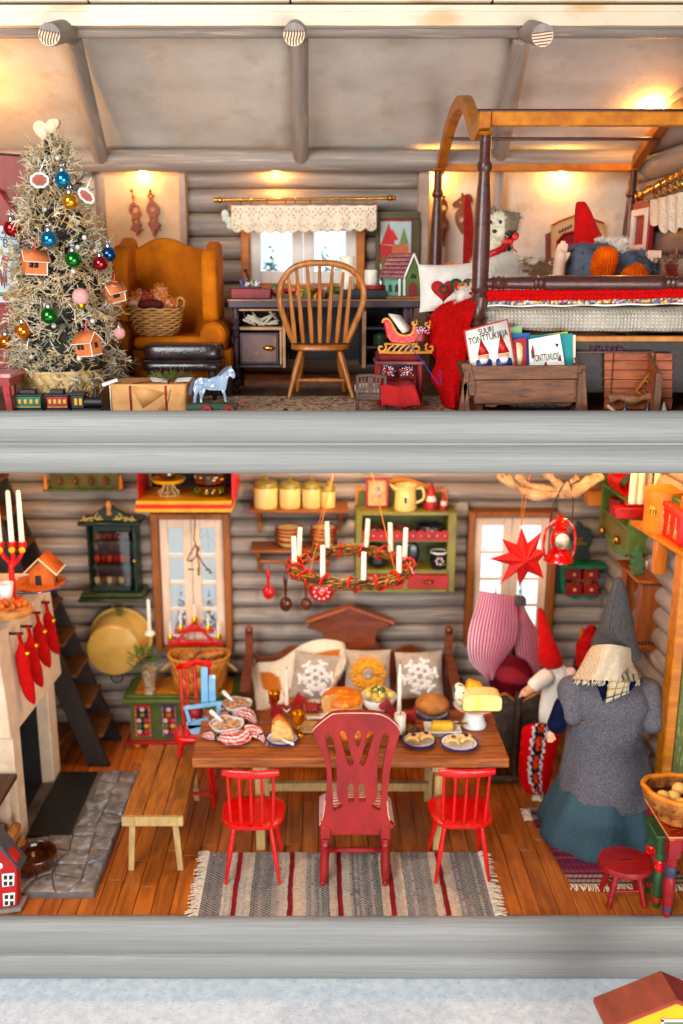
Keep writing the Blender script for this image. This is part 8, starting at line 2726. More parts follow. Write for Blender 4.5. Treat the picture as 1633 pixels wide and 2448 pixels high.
# leather footstool
YO=.85
q=pl(U3,YO)
LE=mat('black_leather',K(60,44,44),K(42,30,32),.25,10,bump=.25,bscale=50,coat=.3)
a,b=q(935,1700),q(1480,1640)
cx_=(a[0]+b[0])/2;w_=(b[0]-a[0])/2
t=thing('footstool',(cx_,1.0,Z0),'shiny dark leather footstool before the mustard armchair','footstool')
zt_,zm,zl_=q(0,1605)[1],q(0,1720)[1],q(0,1790)[1]
def rb(g,x0,x1,y0,y1,z0,z1,e=.3,n=48,dome=0.0):
 vs=[];m_=8
 for j in range(m_+1):
  ph=-pi/2+pi*j/m_
  k=max(.0,cos(ph))**.35;zz=(z0+z1)/2+(z1-z0)/2*sin(ph)
  for i in range(n):
   a_=2*pi*i/n;ca,sa=cos(a_),sin(a_)
   vs.append(((x0+x1)/2+(x1-x0)/2*abs(ca)**e*(1 if ca>0 else-1)*(.75+.25*k),(y0+y1)/2+(y1-y0)/2*abs(sa)**e*(1 if sa>0 else-1)*(.75+.25*k),zz))
 fs=[(j*n+i,j*n+(i+1)%n,(j+1)*n+(i+1)%n,(j+1)*n+i)for j in range(m_)for i in range(n)]
 fs+=[tuple(range(n-1,-1,-1)),tuple(range(m_*n,(m_+1)*n))]
 g.add(vs,fs)
 return g
g=G();rb(g,cx_-w_*.95,cx_+w_*.98,.86,1.22,zm,zt_);g.o('cushion',LE,t,sm=60)
g=G();rb(g,cx_-w_,cx_+w_,.84,1.24,zl_,zm-.001);g.o('base',LE,t,sm=60)
g=G().tube([(cx_+w_*.99*(abs(cos(a_))**.3)*(1 if cos(a_)>0 else-1),1.04+.2*(abs(sin(a_))**.3)*(1 if sin(a_)>0 else-1),zm)for a_ in[2*pi*k/48 for k in range(48)]],.008,6,closed=True);g.o('piping',LE,t)
for x in(-1,1):
 for y in(.9,1.18):
  g=G().turned((cx_+x*w_*.8,y,Z0),(cx_+x*w_*.75,y,zl_),[(0,.012),(.5,.022),(1,.03)]);g.o('leg',DKWOOD,t)
# carved wall ornaments
def carving(T,Y,pts,holes,label,m):
 q=pl(T,Y)
 ps=[q(*p)for p in crv(pts+pts[:1],3)[:-1]]
 t=thing('carved_ornament',(sum(p[0]for p in ps)/len(ps),Y,min(p[1]for p in ps)),label,'wall ornament','carved wall ornaments')
 g=G()
 hh=[[q(x+r*cos(a),y+r*1.1*sin(a))for a in[2*pi*k/12 for k in range(12)]]for x,y,r in holes]
 plate_holes(g,ps,hh,Y,Y+.02);g.o('fretwork',m,t,bev=.003)
 g=G();a=q(pts[0][0],pts[0][1]);g.ball((a[0],Y+.0,a[1]+.01),.014,8,6);g.o('finial',m,t)
 return t
CW_=mat('carved_wood',K(166,92,36),K(130,66,26),.5,9,bump=.2)
carving(U3,2.54,[(882,585),(900,620),(893,645),(925,680),(942,730),(925,760),(942,800),(932,825),(955,830),(930,850),(915,885),(905,850),(872,835),(888,800),(878,770),(885,750),(862,720),(868,675),(888,650),(880,620),(878,590)][:-1],[(903,706,20),(908,783,15)],'left pierced wooden wall ornament above the armchair',CW_)
carving(U3,2.54,[(1005,585),(1035,610),(1020,635),(1050,670),(1060,715),(1045,745),(1050,780),(1072,800),(1060,815),(1068,840),(1045,835),(1030,890),(1012,840),(985,800),(1000,780),(995,745),(978,715),(985,670),(1000,645),(985,610)],[(1018,700,19),(1020,770,14),(1008,612,8)],'right pierced wooden wall ornament above the armchair',CW_)
CW2=mat('brown_fretwork',K(140,92,56),K(104,66,40),.5,9)
carving(U5,2.64,[(195,585),(215,610),(218,650),(205,680),(222,720),(222,760),(205,790),(200,860),(192,860),(185,795),(172,760),(170,700),(182,680),(168,650),(168,605)],[(195,640,14),(197,740,14)],'brown fretwork ornament beside the rear bed post',CW2)
carving(U5,2.64,[(300,570),(345,560),(362,600),(335,620),(315,640),(312,690),(330,730),(318,780),(300,790),(280,760),(262,720),(262,670),(285,640),(255,640),(245,615),(275,590)],[(292,705,16),(292,610,8)],'curled fretwork ornament next to the long red knitted hanging',CW2)
q=pl(U5,2.5)
g=G();loft(g,U5,2.5,[(565,318,335),(620,308,352),(750,308,368),(900,304,380),(1000,302,384)],dr=.35,n=18)
tag(g.o('red_hanging',mat('brick_knit',K(168,44,30),K(140,34,26),.95,20,bump=.5,bscale=90),sm=180),'long brick red knitted hanging behind the bed post','hanging')
# writing desk
YD0,YD1=1.30,1.85
q=pl(U4,YD0)
DK=mat('desk_paint',K(78,58,66),K(56,42,50),.5,4,(1,1,1),.15,30,wear=K(160,124,96),wearw=(.64,.74))
WR=mat('desk_worn',K(198,160,122),K(150,112,86),.6,8)
t=thing('writing_desk',(q(770,1400)[0],1.5,Z0),'dark distressed writing desk with spindle legs under the upper window','desk')
zt_=q(0,828)[1];z_b=q(0,880)[1];z_c=q(0,1255)[1]
xL,xR_=q(148,0)[0],q(1392,0)[0]
g=G().box(xL,xR_,YD0,YD1,z_b,zt_);g.o('top',DK,t,bev=.008)
g=G().tube([(xL,YD0-.001,zt_-.002),(xR_,YD0-.001,zt_-.002)],.005,5);g.o('worn_edge',WR,t)
def boxat(xa,ya,xb,yb,y0,y1,nm,m,par=None,bev=.004):
 g=G();bxq(g,q,xa,ya,xb,yb,y0,y1);return g.o(nm,m,par or t,bev=bev)
for xa,xb in((215,530),(1010,1290)):
 boxat(xa,880,xa+22,1258,YD0+.04,YD1-.02,'side',DK)
 boxat(xb-22,880,xb,1258,YD0+.04,YD1-.02,'side',DK)
 boxat(xa+22,1236,xb-22,1256,YD0+.045,YD1-.02,'bottom',DK)
 boxat(xa+22,885,xb-22,1235,YD1-.05,YD1-.03,'back',BLACK)
boxat(237,1000,508,1020,YD0+.045,YD1-.06,'shelf',WR)
d=boxat(240,1035,486,1232,YD0+.03,YD0+.05,'door',DK)
boxat(252,1047,474,1220,YD0+.022,YD0+.0295,'door_panel',mat('door_panel_worn',K(140,106,92),K(84,62,68),.55,3,wear=K(176,140,110),wearw=(.52,.7)),par=d)
g=G();a=q(425,1130);g.ball((a[0],YD0+.015,a[1]),(.045,.02,.02),12,8);g.o('cup_handle',BRASS,d)
boxat(490,1020,508,1236,YD0+.04,YD0+.06,'worn_stile',WR)
boxat(508,900,530,1256,YD0+.034,YD0+.0395,'worn_stile',WR)
boxat(1010,900,1032,1256,YD0+.034,YD0+.0395,'worn_stile',WR)
boxat(234,885,488,898,YD0+.034,YD0+.0395,'worn_rail',WR)
for y in(1000,1120):boxat(1033,y,1267,y+16,YD0+.045,YD1-.06,'shelf',DK)
boxat(530,884,1010,1240,YD1-.04,YD1-.02,'modesty_panel',BLACK)
sp_=[(0,.014),(.06,.02),(.1,.014)]
for x in(192,1340):
 xx=q(x,0)[0]
 pr=[(0,.016),(.03,.022),(.06,.014)]+[(.1+.05*k,.018 if k%2 else .028)for k in range(5)]+[(.36,.016)]+[(.38,.02),(.55,.026),(.6,.016)]+[(.64+.04*k,.034 if k%2 else .014)for k in range(7)]+[(.93,.018),(1,.022)]
 for yy in(YD0+.05,YD1-.05):
  g=G().turned((xx,yy,Z0),(xx,yy,z_b),pr,12);g.o('leg',DK,t)
rs=random.Random(23)
for k in range(16):
 a=q(rs.uniform(275,450),rs.uniform(925,985));g=G();d_=Vector((rs.uniform(-1,1),rs.uniform(-.3,.3),rs.uniform(-.35,.35))).normalized()*.05
 c_=Vector((a[0],YD0+.12,a[1]));g.cyl(c_-d_,c_+d_,.009,n=8);tag(g.o('paper_roll',mat('old_paper',K(206,196,176),K(170,160,144),.7,14)),'rolled sheet of paper in the open desk compartment','paper roll','paper rolls in the desk')
c_=q(1130,1120);g=G().lathe([(.05,0),(.055,.01),(.055,.07),(.04,.075),(.02,.09)],(c_[0],YD0+.15,q(0,1118)[1]),18);tag(g.o('green_pot',mat('pot_green',K(70,92,64),K(50,70,50),.3,8,coat=.4)),'dark green lidded pot on the desk shelf behind the sleigh','pot')
zT=zt_+.002
def dx(x,Y=1.5):return pl(U4,Y)(x,0)[0]
g=G().box(dx(178),dx(432),1.40,1.6,zT,zT+.075)
tag(g.o('red_box',mat('box_wine',K(150,34,40),K(124,26,32),.5,7),bev=.006),'flat wine red box at the left end of the desk','box')
t=thing('pencil_tray',(dx(300),1.5,zT+.076),'dark tray of little paint tubes and brushes on the red box','tray')
g=G().box(dx(228),dx(368),1.44,1.56,zT+.076,zT+.088);g.o('tray',BLACK,t)
for k in range(14):
 g=G();g.col=rs.choice((k3(220,180,40),k3(60,110,180),k3(210,60,50),k3(230,220,210),k3(80,140,90)))
 x=dx(rs.uniform(240,355));g.cyl((x,1.5,zT+.09),(x+rs.uniform(-.03,.03),1.5,zT+.10+rs.uniform(.01,.05)),.007);g.o('paint_tube',VCP,t)
g=G().tube([(dx(305),1.5,zT+.09),(dx(268),1.5,zT+.2)],.006,5);g.ball((dx(268),1.5,zT+.2),.013,8,6);g.o('brush',BLACK,t)
t=thing('sewing_things',(dx(620),1.5,zT),'heap of small coloured things and papers on the desk behind the chair back','clutter')
for k in range(26):
 g=G();g.col=rs.choice((k3(200,30,50),k3(226,196,90),k3(110,130,60),k3(236,226,214),k3(206,150,110),k3(90,60,110),k3(170,60,60)))
 x,y=dx(rs.uniform(440,880)),rs.uniform(1.42,1.72)
 g.obox((x,y,zT+.02+rs.uniform(0,.05)),(rs.uniform(.03,.1),rs.uniform(.02,.06),rs.uniform(.015,.07)),(rs.uniform(-.3,.3),rs.uniform(-.3,.3),rs.random()*3));g.o('small_item',VCP,t,bev=.004)
g=G().ball((dx(455),1.5,zT+.06),(.03,.02,.045),10,8);tag(g.o('green_pebble',GREEN),'olive green oval ornament beside the chair back on the desk','ornament')
g=G().box(dx(880),dx(1168),1.42,1.6,zT,zT+.065)
tag(g.o('black_box',BLACK,bev=.004),'low black box on the right of the desk','box')
g=G().lathe([(.085,0),(.09,.005),(.09,.03),(.0,.03)],(dx(1090),1.51,zT+.066),24);tag(g.o('red_tin',REDM),'flat red tin under the thick candle on the desk','tin')
H=P(U4(0,645),1.51).z-(zT+.097)
g=G().lathe([(.046,0),(.047,H),(.04,H+.006),(0,H)],(dx(1072),1.51,zT+.097),20);tag(g.o('pillar_candle',WAX,sm=60),'thick white pillar candle on the red tin beside the birdhouse','candle')
H=P(U4(0,560),1.66).z-zT
g=G().lathe([(.055,0),(.056,H),(.05,H+.004),(0,H)],(dx(918,1.66),1.66,zT),20);tag(g.o('pillar_candle',WAX,sm=60),'taller cream pillar candle before the right window pane on the desk','candle')
g=G().lathe([(.014,0),(.018,.02),(.01,.04),(.014,.055),(0,.07)],(dx(1135),1.48,zT+.097),12);tag(g.o('small_figure',SILV),'tiny pale figurine beside the birdhouse','figurine')
# birdhouse
YBh=1.45
q=pl(U4,YBh)
zb_=zT
t=thing('birdhouse',(q(1260,800)[0],1.55,zT),'green painted miniature cottage with pinkish shingle roof on the right of the desk','birdhouse')
k_=q(0,800)[1];dzb=zb_+.02-k_
Q=lambda x,y:(q(x,y)[0],q(x,y)[1]+dzb)
fr=[Q(1270,798),Q(1385,798),Q(1382,690),Q(1330,560),Q(1275,665)]
g=G().box(Q(1130,0)[0],Q(1392,0)[0],YBh-.02,YBh+.26,zb_,zb_+.02);g.o('base',OAK,t,bev=.003)
g=G().prism(fr,YBh,YBh+.2);g.o('gable_wall',mat('moss_paint',K(104,128,56),K(80,104,46),.5,10,bump=.2),t)
g=G().prism([Q(1150,798),Q(1268,798),Q(1270,680),Q(1150,685)],YBh+.03,YBh+.2);g.o('side_wall',mat('mint_paint',K(130,180,156),K(104,156,134),.5,10),t)
SH=mat('pink_shingle',K(190,130,128),K(156,98,100),.6,10,bump=.2,rnd=.14)
e0,e1,r0,r1=Q(1112,685),Q(1262,690),Q(1185,535),Q(1335,532)
nr_,nc=6,8
for j in range(nr_):
 for i in range(nc):
  def S(u,v):
   x=(e0[0]*(1-u)+e1[0]*u)*(1-v)+(r0[0]*(1-u)+r1[0]*u)*v
   z=(e0[1]*(1-u)+e1[1]*u)*(1-v)+(r0[1]*(1-u)+r1[1]*u)*v
   return(x,YBh-.03+.13*v,z)
  u0,u1=(i+.03)/nc,(i+.97)/nc;v0,v1=j/nr_,(j+1.15)/nr_
  lift=.006
  pts=[Vector(S(u0,v0))+Vector((0,-lift,lift)),Vector(S(u1,v0))+Vector((0,-lift,lift)),Vector(S(u1,v1)),Vector(S(u0,v1))]
  g=G().add(pts,[(0,1,2,3)]);g.o('shingle',SH,t,thick=.005)
g=G().add([(r0[0],YBh+.1,r0[1]-.005),(r1[0],YBh+.1,r1[1]-.005),(r1[0]+.06,YBh+.24,e1[1]),(r0[0]+.03,YBh+.24,e0[1])],[(0,1,2,3)]);g.o('roof_back',SH,t,thick=.01)
g=G()
for a,b in((Q(1268,690),Q(1332,535)),(Q(1332,535),Q(1392,690))):
 g.tube([(a[0],YBh-.012,a[1]),(b[0],YBh-.012,b[1])],.009,4)
g.o('white_bargeboard',WHITE,t,kind=ST)
boxd=Q(1300,798),Q(1355,715)
g=G().prism([Q(1298,798),Q(1352,798),Q(1352,735),Q(1325,708),Q(1298,735)],YBh-.006,YBh-.001);g.o('door',OXR,t)
g=G().prism([Q(1312,690),Q(1345,690),Q(1345,670),Q(1328,655),Q(1312,670)],YBh-.004,YBh-.001);g.o('window',BLACK,t)
for x in(1185,1225):
 g=G().prism([Q(x-10,775),Q(x+10,775),Q(x+10,735),Q(x,722),Q(x-10,735)],YBh+.024,YBh+.029);g.o('window',BLACK,t)
g=G()
for x in(1238,1268,1384):g.prism([Q(x-4,798),Q(x+10,798),Q(x+10,690),Q(x-4,690)],YBh-.008,YBh-.001)
g.o('corner_post',WHITE,t,kind=ST)
# picture on the log wall
Yp=2.5
q=pl(U4,Yp)
t=thing('framed_picture',(q(1230,690)[0],Yp,q(1230,690)[1]),'olive framed picture of red and green pointed hats beside the upper window','picture')
g=G()
for e in((1095,275,1365,322),(1095,640,1365,690),(1095,322,1118,640),(1322,322,1365,640)):bxq(g,q,*e,Yp,Yp+.04)
g.o('frame',mat('olive_frame',K(100,88,44),K(78,68,34),.45,6),t,bev=.004)
g=G();bxq(g,q,1118,322,1322,640,Yp+.015,Yp+.03);g.o('red_mount',REDM,t)
g=G();bxq(g,q,1124,338,1310,636,Yp+.010,Yp+.0145);pr=g.o('print',mat('pale_blue_print',K(200,216,210),K(180,196,186),.6,5),t)
g=G();q2=lambda x,y:q(x,y)
for pts,c in((((1175,345),(1125,480),(1215,485)),k3(206,40,40)),(((1195,380),(1170,470),(1235,450)),k3(220,60,56)),(((1270,375),(1238,485),(1300,480)),k3(140,150,84)),(((1120,480),(1118,600),(1180,610),(1200,490)),k3(196,50,44)),(((1195,480),(1190,560),(1300,560),(1300,485)),k3(210,120,80)),(((1130,560),(1130,635),(1300,635),(1300,560)),k3(120,110,60))):
 g.col=c;k=len(g.f)*.0001;g.prism([q(*p)for p in pts],Yp+.0085-k,Yp+.0095-k)
g.o('painted_shapes',VCP,pr,kind=ST)
# curtain rod and lace valance
Yr=2.36
q=pl(U4,Yr)
t=thing('curtain_rod',(q(650,200)[0],Yr,q(650,200)[1]),'thin brass curtain rod with rings above the upper window','curtain rod')
a,b=q(95,205),q(1205,192)
g=G().cyl((a[0],Yr,a[1]),(b[0],Yr,b[1]),.013,n=12);g.o('rod',BRASS,t)
for p,s in((a,-1),(b,1)):
 for k,r_ in enumerate((.02,.024,.017)):
  g=G().ball((p[0]-s*.03*k,Yr,p[1]),r_,10,8);g.o('finial',BRASS,t)
RX=(248,315,415,530,590,685,790,865,955,1038)
for x in RX:
 c_=q(x,205-(x-95)*.0117+12)
 g=G().ring((c_[0],Yr,c_[1]),.026,.0045,'x',16,5);g.o('ring',BRASS,t)
for x in(180,1095):
 c_=q(x,215);g=G().box(c_[0]-.012,c_[0]+.012,Yr,YU+.1,c_[1]-.07,c_[1]);g.o('bracket',BRF,t)
LACE=mat('lace_cotton',K(244,230,208),K(230,212,188),.85,20,bump=.5,bscale=70)
def lace(g,fn,nu,nv,hole):
 """lacework: a fine grid of little cords with holes left open where hole(i, j)"""
 w=nu+1
 vs=[fn(i/nu,j/nv)for j in range(nv+1)for i in range(w)]
 fs=[(j*w+i,j*w+i+1,(j+1)*w+i+1,(j+1)*w+i)for j in range(nv)for i in range(nu)if not hole(i,j)]
 g.add(vs,fs)
t=thing('lace_valance',(q(650,400)[0],Yr,q(650,400)[1]),'cream crocheted lace valance with scalloped edge over the upper window','valance')
nu,nv=120,18
def lf(u,v):
 x=192+(1098-192)*u;ytop=236+4*abs(sin(u*pi*9));ybot=385+22*abs(sin(u*pi*13))+6*sin(u*5)
 y=ytop+(ybot-ytop)*v
 z=q(x,y)
 return(z[0],Yr+.012*sin(u*40)*(.3+v)-.01,z[1])
def hl(i,j):
 ii,jj=i%11,j
 if j in(2,6)and ii in(3,7):return True
 if j==4 and ii in(1,5,9):return True
 if j==13 and ii in(2,5,8):return True
 if j==15 and ii in(4,7):return True
 if j in(8,10)and i%5==2:return(i*7+j)%3==0
 return False
g=G();lace(g,lf,nu,nv,hl);g.o('lace',LACE,t,sm=180,thick=.006)
g=G()
for(x,y,r_)in((150,290,26),(170,330,24),(180,365,22),(150,320,20)):
 c_=q(x,y);g.ball((c_[0],Yr+.03,c_[1]),(r_*.0012,.015,r_*.0013),10,6)
g.o('side_ruffle',mat('greenish_lace',K(226,236,222),rough=.8),t)
q=pl(U4,YU+.1)
for(xa,xb)in((362,545),(695,850)):
 a,b=q(xa,745),q(xb,662)
 g=G().box(a[0],b[0],YU+.02,YU+.1,a[1]-.03,b[1])
 tag(g.o('window_box',mat('plum_paint',K(120,60,84),K(96,44,66),.5,6),bev=.004),'plum coloured box on the sill '+('behind the left pane' if xa<500 else 'behind the right pane'),'box')
# windsor chair
c_l,c_r=fu(U4,550,1455),fu(U4,952,1455)
YW_=(c_l.y+c_r.y)/2-.1
q=pl(U4,YW_+.12)
t=thing('windsor_chair',((c_l.x+c_r.x)/2,YW_+.3,Z0),'honey coloured hoop back windsor chair at the writing desk','chair')
zs_=q(0,1110)[1]
cx_=q(748,0)[0];w_=(q(945,0)[0]-q(550,0)[0])/2
HON=mat('honey_oak',K(184,122,66),K(146,90,44),.4,7,(4,4,.7),.2,50,coat=.15)
g=G()
n=40;vs=[]
for(k,z)in((.92,-.045),(1,-.035),(1.0,-.012),(.95,-.002),(.8,0),(.4,-.008),(.02,-.01)):
 for i in range(n):
  a=2*pi*i/n;ca,sa=cos(a),sin(a)
  vs.append((cx_+w_*k*abs(ca)**.7*(1 if ca>0 else-1),YW_+.31+.19*k*abs(sa)**.7*(1 if sa>0 else-1),zs_+z))
fs=[tuple(range(n-1,-1,-1)),tuple(range(6*n,7*n))]+[(j*n+i,j*n+(i+1)%n,(j+1)*n+(i+1)%n,(j+1)*n+i)for j in range(6)for i in range(n)]
g.add(vs,fs);g.o('seat',HON,t,sm=50)
hoop=crv([(580,1095),(545,1010),(505,890),(492,800),(510,710),(570,635),(650,603),(750,597),(850,605),(940,640),(1000,710),(1018,800),(1000,890),(955,1000),(915,1095)],5)
qh=pl(U4,YW_+.10)
zq=zs_
def hp(x,y):
 a=qh(x,y);return Vector((a[0],YW_+.135-.13*(a[1]-zs_),a[1]))
g=G().tube([hp(*p)for p in hoop],.021,10);g.o('hoop',HON,t)
for k,(xb,xt,yt)in enumerate(((590,548,705),(640,598,668),(695,665,645),(745,742,638),(796,822,650),(850,890,685),(900,938,712))):
 g=G();a,b=hp(xb,1098),hp(xt,yt-30);g.turned(a,b,[(0,.013),(.25,.017),(.5,.015),(1,.010)],8);g.o('spindle',HON,t)
for(x,y,tx,ty)in((c_l.x,YW_+.12,cx_-w_*.62,YW_+.2),(c_r.x,YW_+.12,cx_+w_*.62,YW_+.2),(c_l.x+.05,YW_+.52,cx_-w_*.6,YW_+.42),(c_r.x-.05,YW_+.52,cx_+w_*.6,YW_+.42)):
 g=G().turned((x,y,Z0+.012),(tx,ty,zs_-.03),[(0,.013),(.1,.016),(.5,.024),(.75,.026),(1,.018)],12);g.o('leg',HON,t)
zq=q(0,1335)[1]
g=G().turned((cx_-w_*.78,YW_+.16,Z0+.13),(cx_+w_*.78,YW_+.16,Z0+.13),[(0,.010),(.5,.018),(1,.010)],10);g.o('stretcher',HON,t)
# THE BED AND WHAT STANDS BEFORE IT
YF,YR_=.42,2.45
BX0,BX1=.965,2.50
qf=pl(U5,YF)
ztop_f=qf(0,178)[1];ztop_r=pl(U5,YR_)(0,432)[1]
z0=(ztop_f+ztop_r)/2
t=thing('canopy_bed',((BX0+BX1)/2,1.4,Z0),'dark brown four poster bed with arched honey wood canopy frame','bed')
PST=[(0,.03),(.12,.03),(.16,.036),(.175,.046),(.19,.036),(.2,.046),(.215,.036),(.28,.040),(.30,.05),(.315,.038),(.33,.05),(.345,.038),(.36,.05),(.375,.038),(.40,.038),(.43,.05),(.445,.040),(.46,.056),(.47,.05),(.60,.052),(.76,.046),(.865,.034),(.875,.034),(.885,.046),(.90,.047),(.915,.034),(.99,.034),(1,.03)]
for x,y in((BX0+.005,YF),(BX1,YF),(BX0-.03,YR_),(BX1-.01,YR_)):
 g=G().turned((x,y,Z0),(x,y,z0-.02),PST,18);g.o('post',BEDW,t)
 g=G().lathe([(.03,-.02),(.045,-.01),(.04,.0)],(x,y,z0-.002),14);g.o('post_cap',CANO,t)
PR=crv([(2.52,.0),(2.36,.07),(2.1,.18),(1.8,.28),(1.45,.315),(1.15,.27),(.92,.16),(.74,.05),(.62,.018),(.5,.03),(.38,.06)],4)
for x in(BX0-.01,BX1-.0):
 g=G()
 up=[(y,z0+h+.045)for y,h in PR];lo=[(y,z0+h-.045)for y,h in PR][::-1]
 n=len(PR)
 vs=[];xa,xb=x-.035,x+.035
 for xx in(xa,xb):
  vs+=[(xx,y,z)for y,z in up]+[(xx,y,z)for y,z in lo[::-1]]
 fs=[]
 for i in range(n-1):
  fs+=[(i,i+1,n+i+1,n+i),(2*n+i+1,2*n+i,3*n+i,3*n+i+1),(i+1,i,2*n+i,2*n+i+1),(n+i,n+i+1,3*n+i+1,3*n+i)]
 fs+=[(0,n,3*n,2*n),(n-1,3*n-1,4*n-1,2*n-1)]
 g.add(vs,fs);g.o('arched_rail',CANO,t,sm=30,bev=.004)
a,b=qf(360,172),qf(360,92)
g=G().box(BX0+.03,BX1+.05,YF-.035,YF+.035,a[1],b[1]);g.o('front_canopy_rail',CANO,t,bev=.006)
qr=pl(U5,YR_)
g=G().box(BX0+.02,BX1-.03,YR_-.03,YR_+.03,qr(0,432)[1],qr(0,386)[1]);g.o('rear_canopy_rail',CANO,t,bev=.006)
for Y,y in((1.95,245),(1.35,84)):
 z=P(U5(800,y),Y).z;g=G().cyl((BX0,Y,z),(BX1,Y,z),.013,n=8);g.o('canopy_rod',BEDW,t)
a=qf(0,1072)[1]
g=G().turned((BX0+.03,YF,a),(BX1-.03,YF,a),[(0,.028),(.03,.03),(.035,.042),(.05,.034),(.06,.042),(.075,.034),(.08,.042),(.09,.034),(.1,.034),(.2,.040),(.205,.034),(.215,.042),(.225,.034),(.235,.042),(.245,.034),(.25,.044),(.27,.046),(.72,.046),(.74,.044),(.75,.034),(.76,.042),(.77,.034),(.78,.042),(.79,.034),(.8,.04),(.97,.03),(1,.028)],18)
g.o('foot_rail',BEDW,t)
zr1,zr0=qf(0,1376)[1],qf(0,1408)[1]
g=G().box(BX0+.03,BX1,YF-.02,YF+.04,zr0,zr1);g.o('bed_rail',CANO,t,bev=.004)
g=G().box(BX0+.035,BX1,YF-.005,YF+.03,Z0+.12,zr0-.001);g.o('base_board',DKWOOD,t)
g=G().box(BX0+.03,BX0+.06,YF+.04,YR_,Z0+.12,zr1);g.o('side_rail',BEDW,t)
zm1=qf(0,1212)[1]
BUR=mat('burlap',K(222,212,198),K(200,190,176),.95,12,bump=.9,weave=13,spec=.1)
def mattf(u,v):
 a_=2*pi*v
 ca,sa=cos(a_),sin(a_)
 e=.35
 Y=.45+1.9*(ca*.5+.5)if 0 else(.45+.97)+.97*abs(ca)**e*(1 if ca>0 else-1)
 zc_,h_=(zr1+zm1)/2,(zm1-zr1)/2
 X=BX0+.03+(BX1-BX0-.04)*u
 return(X,Y-.02*sin(u*26)*(1 if ca<0 else 0)*(abs(sa)<.9)+.01*nz(u*12,v*9),zc_+h_*abs(sa)**e*(1 if sa>0 else-1)+.010*nz(u*9,v*4))
g=G().surf(mattf,90,48,cv=True);g.add([mattf(0,k/48)for k in range(48)],[tuple(range(48))])
g.o('mattress',BUR,t,sm=180)
g=G().surf(lambda u,v:(BX0+.06+1.48*u,.44+.02*sin(u*20)+(0 if v<.5 else(v-.5)*3.8),(zm1+.004+.008*min(1,v*2)+.003*sin(u*35)+.02*u*u)),80,8);g.o('sheet',WHITE,t,sm=180,thick=.008)
rq_=random.Random(3)
QC={}
def qcf(u,v):
 k=(int(u*120),int(v*3))
 if k not in QC:QC[k]=rq_.choice((k3(50,70,120),k3(200,190,150),k3(160,60,60),k3(220,214,200),k3(90,130,150),k3(210,170,80)))
 return QC[k]
g=G().surf(lambda u,v:(BX0+.06+1.48*u,.435+.012*sin(u*33),zm1+.016+.036*v+.004*sin(u*41)+.02*u*u),240,4,cf=qcf);g.o('patchwork_edge',VC,t,sm=180,thick=.012)
zbt=zm1+.075
CRR=mat('red_crochet',K(206,8,18),K(178,4,12),.9,30,bump=.8,bscale=90,spec=.15)
t=thing('red_crochet_blanket',(BX0-.1,.7,Z0),'bright red crocheted blanket spread on the bed and hanging down its left side','blanket')
g=G().surf(lambda u,v:(BX0-.02+(BX1-BX0+.02)*u,.44+1.9*v,zbt+.03*u*u+.008*nz(u*10,v*12)+.004*sin(u*160)),90,50);g.o('top',CRR,t,sm=180,thick=.012)
for r_ in range(2):
 for ph in(0,pi):
  g=G().tube([(BX0+.04+1.52*k/220,.425+.012*cos(k*.9+ph)-.004*r_,zbt-.018+.028*r_+.03*(k/220)**2+.011*sin(k*.9+ph))for k in range(221)],.0115,6);g.o('braided_edge',CRR,t)
A=crv([(372,1150),(270,1165),(190,1195),(130,1250),(104,1330),(110,1450),(150,1520),(120,1620),(160,1700),(190,1790)],6)
B=crv([(376,1165),(372,1185),(365,1230),(345,1310),(330,1420),(318,1500),(300,1580),(285,1650),(278,1730),(272,1792)],6)
def bl(u,v):
 k=v*(len(A)-1);i=min(int(k),len(A)-2);f=k-i
 a=[A[i][e]*(1-f)+A[i+1][e]*f for e in(0,1)];b=[B[i][e]*(1-f)+B[i+1][e]*f for e in(0,1)]
 Y=.40+.55*(1-u)*(1-.5*v)-.10*sin(pi*u)*v
 p=P(U5(a[0]*(1-u)+b[0]*u,a[1]*(1-u)+b[1]*u),Y)
 rib=cos(2*pi*u*16)*.008+sin(2*pi*v*46+(1 if int(u*32)%2 else-1)*1.2)*.007+.03*sin(u*9+v*2)*v
 return p+Vector((0,-rib,rib*.3))
g=G().surf(bl,150,300);g.o('fall',CRR,t,sm=180,thick=.012)
t=thing('white_pillow',(P(U5(210,1225),.95).x,.95,zbt),'white pillow with embroidered red and green hearts at the left of the bed','pillow')
pc=P(U5(212,1098),.95)
M=Euler((-.35,-.03,0)).to_matrix()
g=G();pillow(g,pc,.42*.78+.05,.33,.12,M,18);g.o('cover',WCLOTH,t,sm=180)
g=G()
def hs(cx,cy,s,col,y):
 pts=[]
 for k in range(30):
  a=2*pi*k/30
  x=16*sin(a)**3;z=13*cos(a)-5*cos(2*a)-2*cos(3*a)-cos(4*a)
  v=P(U5(cx+x*s,cy-z*s),y);pts.append(v)
 c_=P(U5(cx,cy),y-.02)
 g.col=col
 g.add(pts+[c_],[(i,(i+1)%30,30)for i in range(30)])
hs(192,1112,4.4,k3(190,30,30),.87)
hs(300,1100,4.6,k3(40,84,44),.865);hs(302,1102,3.2,k3(196,40,40),.855)
for(cx_,cy_)in((192,1108),(302,1095)):
 for k in range(8):
  a=k*pi/4;g.col=k3(40,84,44)if cx_<250 else k3(190,160,60);v=P(U5(cx_+22*cos(a),cy_+22*sin(a)),.845);g.ball(v,.008,6,4)
g.o('embroidery',VC,t,sm=60,kind=ST,thick=.004)
